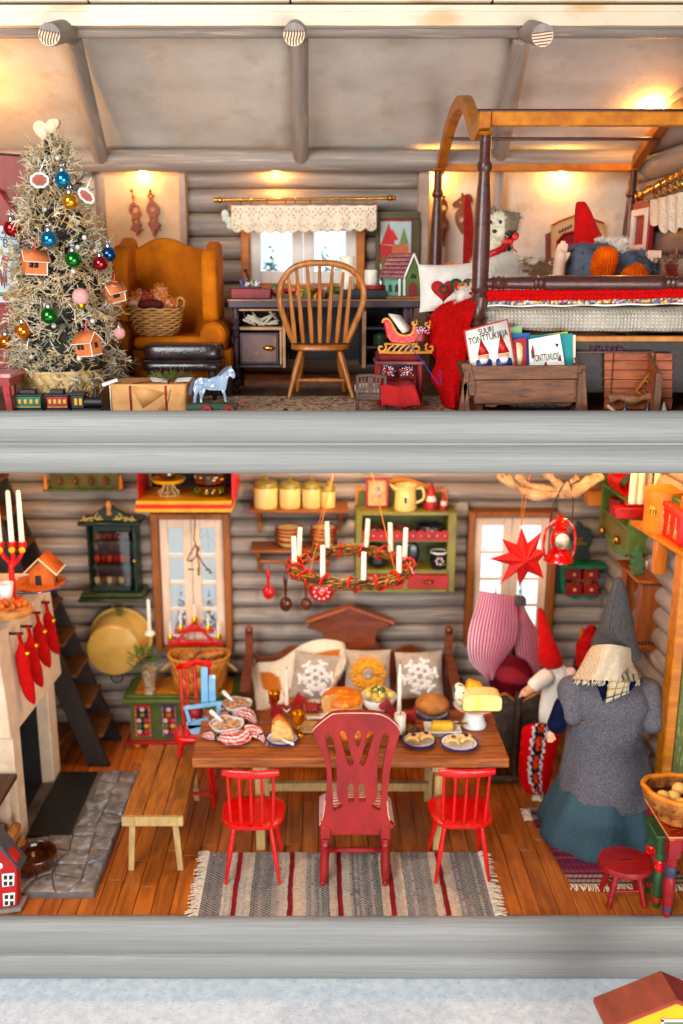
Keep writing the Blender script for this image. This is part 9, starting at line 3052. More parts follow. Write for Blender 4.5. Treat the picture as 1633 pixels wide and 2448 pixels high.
# felted animal
YA=.98
FELT=mat('felted_wool',(1,1,1,1),(.92,.9,.88,1),.98,14,bump=.5,bscale=60,vcol=True,spec=.05)
zsit=zbt+.02
hc=P(U5(528,745),YA-.05)
t=thing('felt_animal',(hc.x,YA,zsit),'white and grey needle felted animal with a red neck ribbon sitting on the bed','stuffed animal')
W_=k3(236,228,214)
def animal_col(v):
 d=Vector(v)-hc
 n_=nz(v[0]*16,v[1]*16,v[2]*16)
 if d.length<.17:
  if d.x>-.0+n_*.06 and d.z>-.03:return k3(150,134,116)
  if d.x>-.0 and d.z<-.01:return k3(80,74,70)
  if d.z>.085+n_*.03:return k3(146,126,106)
  return k3(236,230,206)
 if d.x>.15 and d.z<-.2 and d.z>-.34 and n_>-.15:return k3(150,120,94)
 return W_
bodyprims=[('l',P(U5(505,830),YA),P(U5(500,930),YA),.075,.10),('b',P(U5(495,1010),YA),(.17,.15,.17)),('b',P(U5(480,1110),YA),(.24,.20,.13)),('b',P(U5(640,1090),YA+.1),(.20,.16,.11)),('l',P(U5(470,1130),YA-.15),P(U5(300,1150),YA-.26),.085,.05),('l',P(U5(620,1135),YA-.1),P(U5(780,1140),YA-.2),.06,.042),('l',P(U5(700,1000),YA+.2),P(U5(830,1030),YA+.2),.09,.06),('b',hc,(.108,.10,.10)),('b',hc+Vector((-.035,-.06,-.04)),(.055,.06,.045)),('b',hc+Vector((.088,.0,.055)),(.04,.024,.042)),('b',hc+Vector((-.06,.02,.09)),(.034,.02,.036))]
body=blob('body',bodyprims,.014,FELT,t,smooth_it=8)
dg=bpy.context.evaluated_depsgraph_get()
def bake(ob,colf):
 dg.update()
 me=bpy.data.meshes.new_from_object(ob.evaluated_get(bpy.context.evaluated_depsgraph_get()))
 ob.modifiers.clear();ob.data=me
 org=RT_[ob.name]if ob.name in RT_ else Vector((0,0,0))
 at=me.color_attributes.get('Col')or me.color_attributes.new('Col','FLOAT_COLOR','POINT')
 fl=[]
 for v in me.vertices:
  c=colf(v.co+org);fl+=[c[0],c[1],c[2],1.0]
 at.data.foreach_set('color',fl)
 me.shade_smooth()
 return me
RT_[body.name]=RT_[t.name]
me=bake(body,animal_col)
def fur(me,org,n,L,m,name,par,colf,r=.0011,drop=.3,seed=1):
 rs=random.Random(seed);g=G();V=me.vertices;k=len(V)
 for i in range(n):
  v=V[rs.randrange(k)];p=v.co+org;nn=v.normal
  p=p+Vector((rs.uniform(-.008,.008),rs.uniform(-.008,.008),rs.uniform(-.008,.008)))
  c=colf(p);f=rs.uniform(.85,1.2);c=tuple(x*f for x in c)
  d=(nn*.8+Vector((rs.uniform(-.6,.6),rs.uniform(-.6,.6),rs.uniform(-.6,.6)-drop))).normalized()*L*rs.uniform(.5,1.2)
  w_=d.cross(Vector((0,1,.3))).normalized()*r
  m_=p+d*.55+Vector((rs.uniform(-.3,.3),rs.uniform(-.3,.3),rs.uniform(-.3,.3)))*L*.5
  g.add([p-w_,p+w_,m_+w_*.7,m_-w_*.7,p+d],[(0,1,2,3),(3,2,4)],[c]*5)
 return g.o(name,m,par,kind=ST)
fur(me,RT_[t.name],9000,.034,FELT,'wool_fibres',t,animal_col)
g=G();e=P(U5(519,723),YA-.145);g.ball(e,(.012,.008,.012),10,8);g.ball(P(U5(462,722),YA-.14),(.012,.008,.012),10,8);g.o('eyes',BLACK,t,kind=ST)
g=G().ball(P(U5(486,775),YA-.165),(.016,.012,.012),10,8);g.o('nose',BLACK,t)
RIB=mat('red_ribbon',K(206,12,18),K(180,8,14),.45,12,bump=.2,bscale=60)
g=G()
a_=crv([(440,915),(480,898),(520,880),(565,848)],5)
pts=[P(U5(*p),YA-.125+.06*abs(k/len(a_)-.4))for k,p in enumerate(a_)]
n=len(pts)
g.add([p+Vector((0,0,.022))for p in pts]+[p-Vector((0,0,.022))for p in pts],[(i,i+1,n+i+1,n+i)for i in range(n-1)]);g.o('ribbon',RIB,t,sm=180,thick=.006)
g=G();k_=P(U5(577,832),YA-.13);g.ball(k_,(.022,.016,.020),10,8);g.ball(k_+Vector((-.03,0,-.0)),(.028,.012,.022),10,8);g.ball(k_+Vector((.03,0,.03)),(.024,.012,.028),10,8,rot=(0,.5,0))
g.tube([k_,k_+Vector((.02,-.01,-.05)),P(U5(615,893),YA-.14)],.005,6);g.o('bow',RIB,t,kind=ST)
# lying gnome
Yg=.95
GRW=mat('mohair_grey',(1,1,1,1),(.8,.8,.82,1),.98,16,bump=.6,bscale=70,vcol=True,spec=.05)
gz=P(U5(1100,1000),Yg)
t=thing('lying_gnome',(gz.x,Yg,zsit),'gnome doll in red hat and orange socks lying on its back on the bed','doll')
def gcol(v):
 return k3(112,120,130)if nz(v[0]*14,v[1]*14,v[2]*14)>-.1 else k3(84,88,96)
tr=blob('trousers',[('l',P(U5(1140,1000),Yg-.1),P(U5(980,960),Yg+.1),.085,.12),('b',P(U5(985,965),Yg+.1),(.15,.16,.135)),('b',P(U5(1090,930),Yg+.12),(.11,.14,.10)),('b',P(U5(1300,985),Yg+.1),(.155,.15,.12)),('l',P(U5(1320,1000),Yg),P(U5(1310,1060),Yg-.1),.10,.08),('b',P(U5(1180,1040),Yg+.1),(.24,.16,.12))],.015,GRW,t,smooth_it=6)
RT_[tr.name]=RT_[t.name]
me=bake(tr,gcol);fur(me,RT_[t.name],5000,.022,GRW,'mohair',t,gcol,seed=5)
lc=lambda v:k3(50,56,72)
g=G().ball(P(U5(1080,1115),Yg),(.24,.16,.06),20,12,fn=lambda d:1+.06*nz(d.x*5,d.y*5,d.z*5));g.o('jacket',mat('navy_mohair',K(62,66,82),K(40,44,60),.98,16,bump=.6,bscale=70),t,sm=180)
SOCK=mat('orange_rib_knit',K(214,104,34),K(184,82,24),.95,20,bump=.4,bscale=100,spec=.1)
def sock(cx,cy,hw,hh,tilt,dn):
 c_=P(U5(cx,cy),Yg-.22);s_=.4165*6.0/FPX
 g=G()
 Mx=Euler((0,tilt,0)).to_matrix()
 def fn(u,v):
  a=2*pi*u;ph=pi*v
  r_=sin(ph)**.62
  rib=1+.045*cos(a*22)*sin(ph)+.02*sin(v*90)
  p=Vector((hw*s_*r_*cos(a)*rib,.055*r_*sin(a)*rib*1.3+(.05*v),hh*s_*cos(ph)))
  return Mx@p+c_
 g.surf(fn,132,60,cu=True);g.o('sock',SOCK,t,sm=180)
sock(1122,960,74,98,.05,0);sock(1302,1062,82,100,-.42,0)
g=G();loft(g,U5,Yg+.25,[(604,975,995),(612,955,1010),(660,948,1038),(740,944,1072),(800,942,1100),(840,942,1125),(868,946,1140)],dr=.8,n=34,wob=.01)
g.o('hat',RCLOTH,t,sm=180)
g=G();rs=random.Random(15)
for k in range(900):
 x,y=rs.uniform(1050,1235),rs.uniform(820,900)
 p=P(U5(x,y),Yg+.18+rs.uniform(-.05,.05));d=Vector((rs.uniform(-.2,1),rs.uniform(-.6,.2),rs.uniform(-.3,.7))).normalized()*rs.uniform(.03,.06)
 c=k3(236,224,212);f=rs.uniform(.85,1.1)
 w_=Vector((0,0,.003))
 g.add([p-w_,p+w_,p+d],[(0,1,2)],[tuple(q_*f for q_ in c)]*3)
g.o('beard',FELT,t,kind=ST)
g=G().ball(P(U5(1140,870),Yg+.25),(.13,.1,.06),14,10);g.col=W_;g.o('beard_core',WCLOTH,t,sm=180)
CLAY=mat('clay_skin',K(226,190,166),K(210,172,148),.6,8,bump=.05,sss=.1)
hp_=P(U5(852,1030),Yg-.1);tp2=P(U5(868,880),Yg-.1)
pr=[('l',hp_,hp_.lerp(tp2,.75),.040,.040)]
for k in range(4):
 o_=Vector((-.027+.018*k,0,0));b_=hp_.lerp(tp2,.8)+o_
 pr.append(('l',b_,b_+Vector((.012,0,(.060,.082,.080,.062)[k])),.0125,.0095))
pr.append(('l',hp_.lerp(tp2,.55)+Vector((.03,-.01,0)),hp_.lerp(tp2,.85)+Vector((.052,-.02,0)),.013,.010))
blob('hand',pr,.0065,CLAY,t,smooth_it=3)
fc=P(U5(1385,935),Yg)
pr=[('b',fc,(.05,.04,.045)),('l',fc,fc+Vector((-.05,.05,-.08)),.04,.04)]
for k in range(4):
 b_=fc+Vector((-.036+.024*k,-.02,.035));pr.append(('l',b_,b_+Vector((.004,-.022,.012-.004*abs(k-1.5))),.0135,.012));pr.append(('l',b_+Vector((.004,-.022,.012)),b_+Vector((.004,-.034,-.022)),.012,.011))
pr.append(('l',fc+Vector((-.04,-.03,.0)),fc+Vector((-.01,-.05,-.01)),.013,.011))
blob('hand',pr,.0065,CLAY,t,smooth_it=3)
# puppet theatre and frames behind the bed
Yt=2.62
q=pl(U5,Yt)
t=thing('puppet_theatre',(q(950,980)[0],Yt,q(950,980)[1]),'cream and red toy theatre front standing behind the lying gnome','toy theatre')
THC=mat('theatre_cream',K(216,184,140),K(190,156,112),.6,8)
o=[(812,930),(812,735),(870,705),(960,672),(1050,700),(1118,725),(1118,930)]
hole=[(845,930-6),(845,830),(880,790),(960,770),(1040,790),(1080,830),(1080,924)]
g=G();plate_holes(g,[q(*p)for p in o],[[q(*p)for p in hole]],Yt,Yt+.04);g.o('front',THC,t,bev=.004)
g=G().prism([q(*p)for p in hole],Yt+.05,Yt+.06);g.o('stage_curtain',OXR,t)
g=G().prism([q(*p)for p in((785,790),(812,780),(812,980),(785,980))],Yt+.01,Yt+.05);g.o('wing',mat('wing_brown',K(130,70,50)),t)
g=G().tube([(q(*p)[0],Yt-.005,q(*p)[1])for p in((815,740),(870,712),(960,680),(1050,707),(1115,730))],.008,5);g.tube([(q(*p)[0],Yt-.005,q(*p)[1])for p in hole],.007,5);g.o('red_line',REDM,t,kind=ST)
g=G()
for k in range(5):g.prism([q(855+k*16,790-8*k),q(866+k*16,786-8*k),q(866+k*16,768-8*k),q(855+k*16,770-8*k)],Yt-.003,Yt-.001)
g.o('painted_ornament',DKWOOD,t,kind=ST)
for x,w_,lab,m_ in((850,60,'small ochre wooden block below the toy theatre',OCHRE),(200,50,'small ochre wooden toy behind the white pillow',OCHRE),(235,30,'tiny yellow wooden toy behind the white pillow',YELL)):
 g=G();a=q(x,985 if x>500 else 980);g.obox((a[0],2.3,a[1]),(w_*.0015,.08,.06),(0,.3,.4));tag(g.o('wooden_toy',m_,bev=.012),lab,'toy')
def xq(x,y,X):return rx(U5,x,y,X)
t=thing('wall_frame',tuple(xq(1340,900,2.5)),'white and dark red framed window like picture on the right wall behind the gnome','frame')
A1,A2,A3,A4=xq(1300,655,2.5),xq(1395,640,2.5),xq(1395,880,2.5),xq(1300,900,2.5)
yy0,yy1=min(A1 .y,A2 .y),max(A1 .y,A2 .y);zt1_,zb1_=(A1 .z+A2 .z)/2,(A3 .z+A4 .z)/2
for(a,b,c,d,nm,m_)in((yy0,yy0+.06,zb1_,zt1_,'stile',WHITE),(yy1-.06,yy1,zb1_,zt1_,'stile',WHITE),(yy0+.06,yy1-.06,zt1_-.05,zt1_,'rail',WHITE),(yy0+.06,yy1-.06,zb1_,zb1_+.05,'rail',WHITE)):
 g=G().box(2.46,2.5,a,b,c,d);g.o(nm,m_,t,bev=.004)
g=G().box(2.47,2.50,yy0-.05,yy0-.001,zb1_,zt1_+.04);g.box(2.47,2.5,yy0-.05,yy1,zt1_+.001,zt1_+.05);g.o('red_edge',OXR,t,kind=ST)
g=G().box(2.485,2.495,yy0+.06,yy1-.06,zb1_+.05,zt1_-.05);g.o('pane',OXR,t)
Xc=2.36
R0_,R1_=xq(1318,578,Xc),xq(1620,415,Xc)
t=thing('curtain_rod',tuple((R0_+R1_)/2),'brass curtain rod with rings on the right log wall beside the bed','curtain rod')
g=G().cyl(R0_,R1_,.022,n=14);g.o('rod',BRASS,t)
g=G().ball(R0_,.035,12,8);g.o('finial',BRASS,t)
for x,y in((1375,548),(1440,520),(1480,500),(1515,487),(1548,470),(1590,450)):
 c_=xq(x,y+12,Xc);g=G().ring(c_,.052,.008,'y',20,6);g.o('ring',BRASS,t)
t=thing('lace_valance',tuple(xq(1480,780,Xc)),'white openwork lace curtain hanging from the brass rod on the right wall','valance')
def lf2(u,v):
 x=1380+240*u
 yt=598-62*u;yb_=715+80*sin(min(1,u*1.6)*pi*.62)-30*u+14*sin(u*24)
 p=xq(x,yt+(yb_-yt)*v,Xc)
 return p+Vector((-.008*sin(u*30),0,0))
g=G();lace(g,lf2,70,46,lambda i,j:((i*5+j*3)%17 in(0,1)and(j%5 in(1,2))));g.o('lace',LACE,t,sm=180,thick=.008)
YP_=1.55
c_=P(U5(1540,1105),YP_)
t=thing('flower_pot',(c_.x,YP_,zbt),'dark red flower pot with dried stems on a stick beside the bed','flower pot')
zz=P(U5(1540,1110),YP_).z;zt_=P(U5(1540,965),YP_).z
g=G().lathe([(.07,0),(.095,(zt_-zz)*.8),(.105,(zt_-zz)*.8),(.105,zt_-zz),(.0,zt_-zz-.01)],(c_.x+.0,YP_,zz),22);g.o('pot',mat('terracotta_red',K(130,50,40),K(104,40,34),.7,8,bump=.1),t)
g=G();rs=random.Random(8)
for k in range(160):
 d=Vector((rs.gauss(0,.05),rs.gauss(0,.05),rs.uniform(.0,.07)));g.ball(Vector((c_.x,YP_,zt_))+d,.009,5,4)
g.o('dried_moss',mat('dry_moss',K(170,130,110),K(110,90,80),.9,40,bump=.5),t,kind=ST)
g=G();a=P(U5(1548,720),YP_);g.cyl((a.x,YP_,zt_),(a.x,YP_,a.z),.008);g.o('stick',OCHRE,t)
# wooden book trough with picture books
Yx=.2
q=pl(U5,Yx)
BXW=mat('trough_wood',K(132,88,60),K(94,60,42),.6,6,(.8,5,5),.5,26,wear=K(70,46,34),wearw=(.6,.7))
t=thing('book_trough',(q(670,1810)[0],.3,Z0),'brown wooden trough on splayed legs full of picture books before the bed','book trough')
dz_=Z0-q(0,1812)[1]
def qz(x,y):return(q(x,y)[0],q(x,y)[1]+dz_*max(0,(y-1500)/312))
g=G().prism([qz(*p)for p in((335,1545),(1006,1538),(1000,1612),(348,1618))],Yx-.01,Yx+.015);g.o('plank',BXW,t,bev=.004)
g=G().prism([qz(*p)for p in((352,1621),(985,1615),(978,1738),(372,1745))],Yx,Yx+.02);g.o('plank',BXW,t,bev=.004)
g=G().prism([qz(*p)for p in((430,1740),(950,1735),(925,1755),(860,1762),(840,1748),(510,1752),(490,1765),(440,1762))],Yx+.021,Yx+.035);g.o('base_strip',BXW,t)
g=G().prism([qz(*p)for p in((335,1530),(1000,1530),(980,1740),(370,1745))],Yx+.22,Yx+.235);g.o('back_plank',BXW,t)
for pts in(((290,1528),(348,1532),(376,1640),(372,1700),(340,1700)),((965,1538),(1010,1536),(985,1700),(960,1700))):
 g=G().prism([qz(*p)for p in pts],Yx-.02,Yx+.24);g.o('end_board',BXW,t,bev=.004)
for pts in(((312,1560),(340,1580),(302,1812),(272,1812)),((300,1640),(325,1620),(345,1812),(312,1812)),((980,1560),(1000,1560),(1016,1812),(988,1812)),((370,1745),(440,1745),(430,1812),(385,1812))):
 g=G();yy=Yx-.035 if pts[0][0]<330 or pts[0][0]>900 else Yx+.1;g.prism([qz(*p)for p in pts],yy,yy+.03);g.o('leg',BXW,t,bev=.003)
def book(pts,Y,th,cm,label,page=True,lean=.14):
 V=[P(U5(*p),Y)for p in pts]
 zb_=min(v.z for v in V)
 t=thing('picture_book',((V[0].x+V[1].x)/2,Y,zb_),label,'book')
 V=[v+Vector((0,(v.z-zb_)*lean,0))for v in V]
 g=G();W=[v+Vector((0,.003,0))for v in V]
 g.add(V+W,[(3,2,1,0)if 0 else(0,1,2,3),(7,6,5,4),(0,4,5,1),(1,5,6,2),(2,6,7,3),(3,7,4,0)]);g.o('cover',cm,t)
 g=G();c_=sum(V,Vector())/4
 A=[c_+(v-c_)*.97+Vector((0,.0035,0))for v in V];B2=[v+Vector((0,th,0))for v in A]
 g.add(A+B2,[(0,1,2,3),(7,6,5,4),(0,4,5,1),(1,5,6,2),(2,6,7,3),(3,7,4,0)]);g.o('pages',mat('page_paper',K(236,226,204),K(222,210,186),.8,30),t)
 return t,V,lean,zb_
def flat(t,pts,Y,lean,zb_,col_,nm='cover_print',push=.002):
 g=G();g.col=col_
 V=[P(U5(*p),Y)for p in pts];V=[v+Vector((0,(v.z-zb_)*lean-push,0))for v in V]
 g.add(V,[tuple(range(len(V)))]);return g.o(nm,VCP,t,kind=ST,thick=.0008)
def onb(x,y,Y,lean,zb_,push=.009):
 v=P(U5(x,y),Y);return v+Vector((0,(v.z-zb_)*lean-push,0))
PW=mat('white_cover',K(240,236,226),K(230,226,216),.35,6,bump=0)
BLU=mat('blue_cover',K(40,100,160),rough=.4);TEA=mat('teal_cover',K(30,150,150),K(24,130,134),.4);RCV=mat('red_cover',K(176,44,54),K(150,34,44),.4)
LGR=mat('light_green_cover',K(140,180,130),rough=.4);YCV=mat('yellow_cover',K(236,216,90),rough=.4);CRC=mat('cream_cover',K(230,222,200),rough=.5)
book([(578,1330),(648,1318),(650,1545),(585,1545)],.34,.02,LGR,'pale green picture book peeping out behind the large white one')
book([(592,1365),(694,1360),(692,1545),(600,1545)],.32,.02,BLU,'blue picture book standing behind the dark red one')
tb_,V,l_,zz_=book([(600,1400),(672,1388),(668,1560),(606,1560)],.29,.025,RCV,'dark red picture book with a cream oval on its cover')
flat(tb_,[(614,1410+4),(640,1418),(650,1440),(648,1500),(642,1540),(616,1540)],.29,l_,zz_,k3(236,216,180))
book([(698,1380),(912,1352),(915,1545),(700,1545)],.33,.02,YCV,'yellow edged picture book at the very back of the trough')
book([(694,1376),(900,1362),(905,1550),(700,1550)],.31,.02,TEA,'teal picture book behind the white cover with the big black title')
book([(896,1370),(940,1362),(932,1550),(890,1550)],.30,.02,TEA,'teal picture book with small coloured pictures at the right of the trough')
book([(940,1372),(958,1372),(950,1550),(935,1550)],.32,.02,CRC,'cream picture book farthest right in the trough')
tb_,V,l_,zz_=book([(310,1346),(570,1278),(618,1560),(348,1575)],.255,.03,RCV,'large white picture book with red border and two pointed hats on its cover',lean=.12)
flat(tb_,[(322,1352),(562,1288),(604,1560),(352,1570)],.255,l_,zz_,k3(240,234,220))
for base,k in(((425,1500),0),((540,1490),1)):
 x,y=base;yh=1392+(-27 if k else 0)
 flat(tb_,[(x-38+3,1490-10*k),(x-16,yh),(x+34,1480-10*k)],.255,l_,zz_,k3(176,30,30),push=.004)
 flat(tb_,[(x-32,1492-8*k),(x+32,1484-8*k),(x+26,1512-8*k),(x-26,1518-8*k)],.255,l_,zz_,k3(226,170,140),push=.0045)
 flat(tb_,[(x-28,1508-8*k),(x+28,1502-8*k),(x+16,1535-4*k),(x-14,1538-4*k)],.255,l_,zz_,k3(236,232,226),push=.005)
 flat(tb_,[(x-44,1520-8*k),(x-24,1508-8*k),(x+26,1502-8*k),(x+46,1515-8*k),(x+50,1560),(x-44,1566)],.255,l_,zz_,k3(50,70,130),push=.004)
INK=mat('print_ink',K(36,34,38),rough=.6)
for s_,x,y,sz in(('SUURI',440,1347,.052),('TONTTUKIRJA',452,1385,.056)):
 text(s_,onb(x,y,.255,l_,zz_),sz,INK,tb_,rot=(pi/2-.12,-.24,0),ext=.0005,spx=.66)
tb_,V,l_,zz_=book([(688,1398),(866,1366),(892,1560),(690,1560)],.27,.03,PW,'white picture book with large black title and small figures')
text('TONTTUVUOSI',onb(782,1500,.27,l_,zz_),.058,INK,tb_,rot=(pi/2-.14,-.10,0),ext=.0005,spx=.40)
flat(tb_,[(696,1470),(708,1425),(718,1466)],.27,l_,zz_,k3(170,60,40));flat(tb_,[(697,1470),(718,1468),(716,1505),(700,1506)],.27,l_,zz_,k3(130,90,70))
flat(tb_,[(850,1520),(866,1480),(872,1520)],.27,l_,zz_,k3(170,40,40));flat(tb_,[(838,1420),(858,1424),(852,1440),(842,1436)],.27,l_,zz_,k3(40,44,40));flat(tb_,[(768,1545),(780,1520),(790,1543)],.27,l_,zz_,k3(170,40,40))
# wooden crate with saw
Yv=.18
q=pl(U5,Yv+.2)
CRT=mat('crate_wood',K(170,98,64),K(136,74,48),.6,7,(1,5,5),.35,30,rnd=.08)
CRD=mat('crate_dark',K(116,78,52),K(84,56,40),.65,7,(4,4,.8),.4,30)
t=thing('open_crate',(q(1300,1815)[0],.3,Z0),'small open wooden crate with plank back and sloping sides before the bed','crate')
dz2=Z0-pl(U5,Yv)(0,1815)[1]
ys_=[1475,1520,1573,1628,1680,1735,1800]
for i in range(6):
 g=G();a,b=q(1115,ys_[i+1]-2),q(1510,ys_[i]);g.box(a[0],b[0],Yv+.2,Yv+.215,a[1],b[1]);g.o('plank',CRT,t,bev=.003)
for xa,xb in((1142,1170),(1375,1410)):
 g=G();a,b=q(xa,1812),q(xb,1472);g.box(a[0],b[0],Yv+.185,Yv+.1995,Z0,b[1]);g.o('batten',CRD,t,bev=.003)
qn=pl(U5,Yv)
for xf,xn,s in((1072,1062,1),(1522,1548,-1)):
 zt_,zn=q(0,1478)[1],qn(0,1590)[1]
 for j in range(5):
  x_f,x_n=q(xf,0)[0],qn(xn,0)[0]
  za=Z0+(zn-Z0)*j/4 if j<4 else zn
  zb2=Z0+(zn-Z0)*(j+1)/4-.002 if j<4 else zt_
  g=G();y0_,y1_=Yv+.01,Yv+.2
  if j<4:pts=[(y0_,za),(y1_,za),(y1_,zb2),(y0_,zb2)]
  else:pts=[(y0_,zn),(y1_,zn),(y1_,zt_)]
  xc_=(x_f+x_n)/2
  g.prismx(pts,xc_-.006,xc_+.006);g.o('side_plank',CRT if s<0 else CRD,t,bev=.002)
 g=G();a=qn(xn,1588);g.box(xc_-.022,xc_+.022,Yv-.012,Yv+.009,Z0,a[1]);g.o('corner_post',CRD,t,bev=.004)
 g=G().tube([(xc_,Yv,a[1]),(xc_,Yv+.2,zt_)],.014,4);g.o('sloping_edge',CRD,t)
g=G().box(q(1050,0)[0],q(1530,0)[0],Yv+.2,Yv+.212,q(0,1474)[1],q(0,1466)[1]);g.o('top_rail',CRD,t)
q3=pl(U5,Yv+.12)
g=G().tube([(q3(*p)[0],Yv+.12,q3(*p)[1])for p in crv([(1140,1742),(1200,1728),(1290,1745),(1360,1725),(1428,1735)],4)],lambda k:.022+.007*sin(k*17),8)
tag(g.o('driftwood_stick',mat('drift_stick',K(170,124,94),K(120,84,60),.8,14,bump=.6)),'knotty driftwood stick across the open crate','stick')
g=G().tube([(q3(*p)[0],Yv+.02,q3(*p)[1])for p in crv([(1108,1762),(1150,1800),(1180,1818),(1205,1795)],4)],.010,7)
tag(g.o('antler_twig',mat('antler',K(226,200,168),rough=.5)),'small pale antler shaped twig at the foot of the crate','twig')
for x,lab in((1222,'tiny dark green fir figure at the left foot inside the crate'),(1350,'tiny dark green fir figure in the middle of the crate'),(1440,'tiny pale figure at the right inside the crate')):
 a=q3(x,1815);g=G().lathe([(.022,0),(.026,.02),(.012,.05),(.004,.08)],(a[0],Yv+.08,Z0),10)
 tag(g.o('tiny_figure',DGREEN if x<1400 else CRC),lab,'figurine')
q4=pl(U5,Yv+.16)
t=thing('bow_saw',(q4(1370,1720)[0],Yv+.15,q4(1370,1720)[1]),'tiny wooden bow saw with blue grey blade hanging in the crate','saw')
fpz=[(1298,1690),(1398,1562),(1444,1600),(1345,1722)]
for i,(a,b)in enumerate(((0,1),(1,2),(3,0))):
 g=G();pa,pb=q4(*fpz[a]),q4(*fpz[b]);g.tube([(pa[0],Yv+.16,pa[1]),(pb[0],Yv+.16,pb[1])],.008,4);g.o('frame_bar',HON,t)
g=G();pa,pb=q4(1345,1625),q4(1400,1660);g.tube([(pa[0],Yv+.16,pa[1]),(pb[0],Yv+.16,pb[1])],.007,4);g.o('frame_bar',HON,t)
g=G();o=[(1352,1715),(1368,1724),(1378,1700),(1392,1704),(1396,1680),(1412,1678),(1416,1652),(1434,1648),(1440,1606),(1420,1608)];g.prism([q4(*p)for p in o],Yv+.15,Yv+.153);g.o('blade',mat('blade_blue',K(60,76,96),rough=.35,metal=.5),t)
g=G();a,b=P(U5(560,1790),.65),P(U5(1000,1790),.65);g.box(a.x,b.x,.55,.9,Z0+.0,Z0+.11)
tag(g.o('woven_bag',mat('houndstooth',K(64,60,74),K(190,184,184),.9,60,bump=.4),bev=.03,bseg=2),'dark and grey woven bag on the floor beneath the bed','bag')
g=G();a,b=P(U5(1060,1475),.33),P(U5(1250,1455),.33)
for k in range(30):
 x=a.x+(b.x-a.x)*random.random();g.ball((x,.40,a.z+random.uniform(0,.03)),.011,5,4)
tag(g.o('purple_beads',mat('purple_bead',K(80,24,60),rough=.3),kind=ST),'purple beads lying behind the crate','beads')
# doll bed with red blanket and two cushions
Yd=.22
q=pl(U4,Yd)
dz3=Z0-q(0,1523)[1]
t=thing('doll_bed',(q(1150,1523)[0],.4,Z0),'tiny dark wooden doll bed with slatted headboard and a red blanket','doll bed')
DB=mat('doll_bed_wood',K(96,58,44),K(60,36,30),.5,10,(1,1,3),.4,60)
def q5(x,y):return(q(x,y)[0],q(x,y)[1]+dz3*max(0,(y-1290)/233))
for xa,xb,nm in((968,990,'post'),(1140,1162,'post')):
 g=G();a,b=q5(xa,1430),q5(xb,1296);g.box(a[0],b[0],Yd-.015,Yd+.015,a[1],b[1]);g.o(nm,DB,t,bev=.003)
g=G().prism([q5(*p)for p in((966,1300),(980,1292),(1060,1288),(1150,1296),(1164,1304),(1162,1318),(1060,1306),(968,1314))],Yd-.012,Yd+.014);g.o('crest',DB,t,bev=.003)
for x in(1005,1025,1095,1118):
 g=G();a,b=q5(x-6,1400),q5(x+6,1310);g.box(a[0],b[0],Yd-.006,Yd+.006,a[1],b[1]);g.o('slat',DB,t)
g=G();a,b=q5(1042,1400),q5(1078,1308);g.box(a[0],b[0],Yd-.007,Yd+.007,a[1],b[1]);g.o('centre_slat',DB,t)
g=G();a,b=q5(966,1436),q5(1185,1398);g.box(a[0],b[0],Yd-.014,Yd+.014,a[1],b[1]);g.o('rail',DB,t,bev=.004)
for x in(978,1150,1180,1325):
 yy=Yd if x<1160 else .50
 g=G();a,b=q5(x-12,1523),q5(x+12,1430);g.box(a[0],b[0],yy-.012,yy+.012,Z0,a[1]+.12);g.o('leg',DB,t,bev=.002)
zb3=q5(0,1375)[1]
g=G().box(q5(985,0)[0],q5(1330,0)[0],Yd+.016,.56,zb3-.05,zb3);g.o('mattress',WCLOTH,t,bev=.012)
def bk2(u,v):
 xx=1150+230*v*.55+70*u*0
 a=q5(1120+215*u,1330)
 if v<.5:return(a[0],.56-(.56-Yd+.01)*v*2,zb3+.018+.006*sin(u*9))
 k=(v-.5)*2
 return(a[0]+.03*k*(u+.3),Yd-.02-.03*k+.008*sin(u*12),zb3+.018-.115*k+.006*sin(u*9))
g=G().surf(bk2,24,30)
tag(g.o('doll_blanket',mat('deep_red_felt',K(176,10,18),K(150,6,14),.9,14,bump=.3,bscale=80),sm=60,thick=.014),'plain red felt blanket hanging over the tiny doll bed','blanket')
for(x,y,rz_,lab)in((1170,1285,.25,'left maroon beaded cushion on the tiny doll bed'),(1285,1290,-.15,'right maroon beaded cushion on the tiny doll bed')):
 c_=P(U4(x,y),.46)
 t=thing('beaded_cushion',c_,lab,'cushion','beaded cushions on the doll bed')
 M=Euler((-.5,rz_,0)).to_matrix()
 g=G();pillow(g,c_,.105,.085,.07,M,10);g.o('cover',mat('maroon_corduroy',K(120,12,34),K(92,8,26),.85,14,(1,1,8),.5,40),t,sm=180)
 g=G();rs=random.Random(int(x))
 for k in range(46):
  a,b=rs.uniform(-.04,.04),rs.uniform(-.03,.03);g.col=rs.choice((k3(220,200,220),k3(230,170,60),k3(230,230,240),k3(90,160,200),k3(240,120,130)))
  g.ball(c_+M@Vector((a,-.040*(1-abs(a)*8)-.003,b)),.0038,5,4)
 g.o('beads',VCG,t,kind=ST)
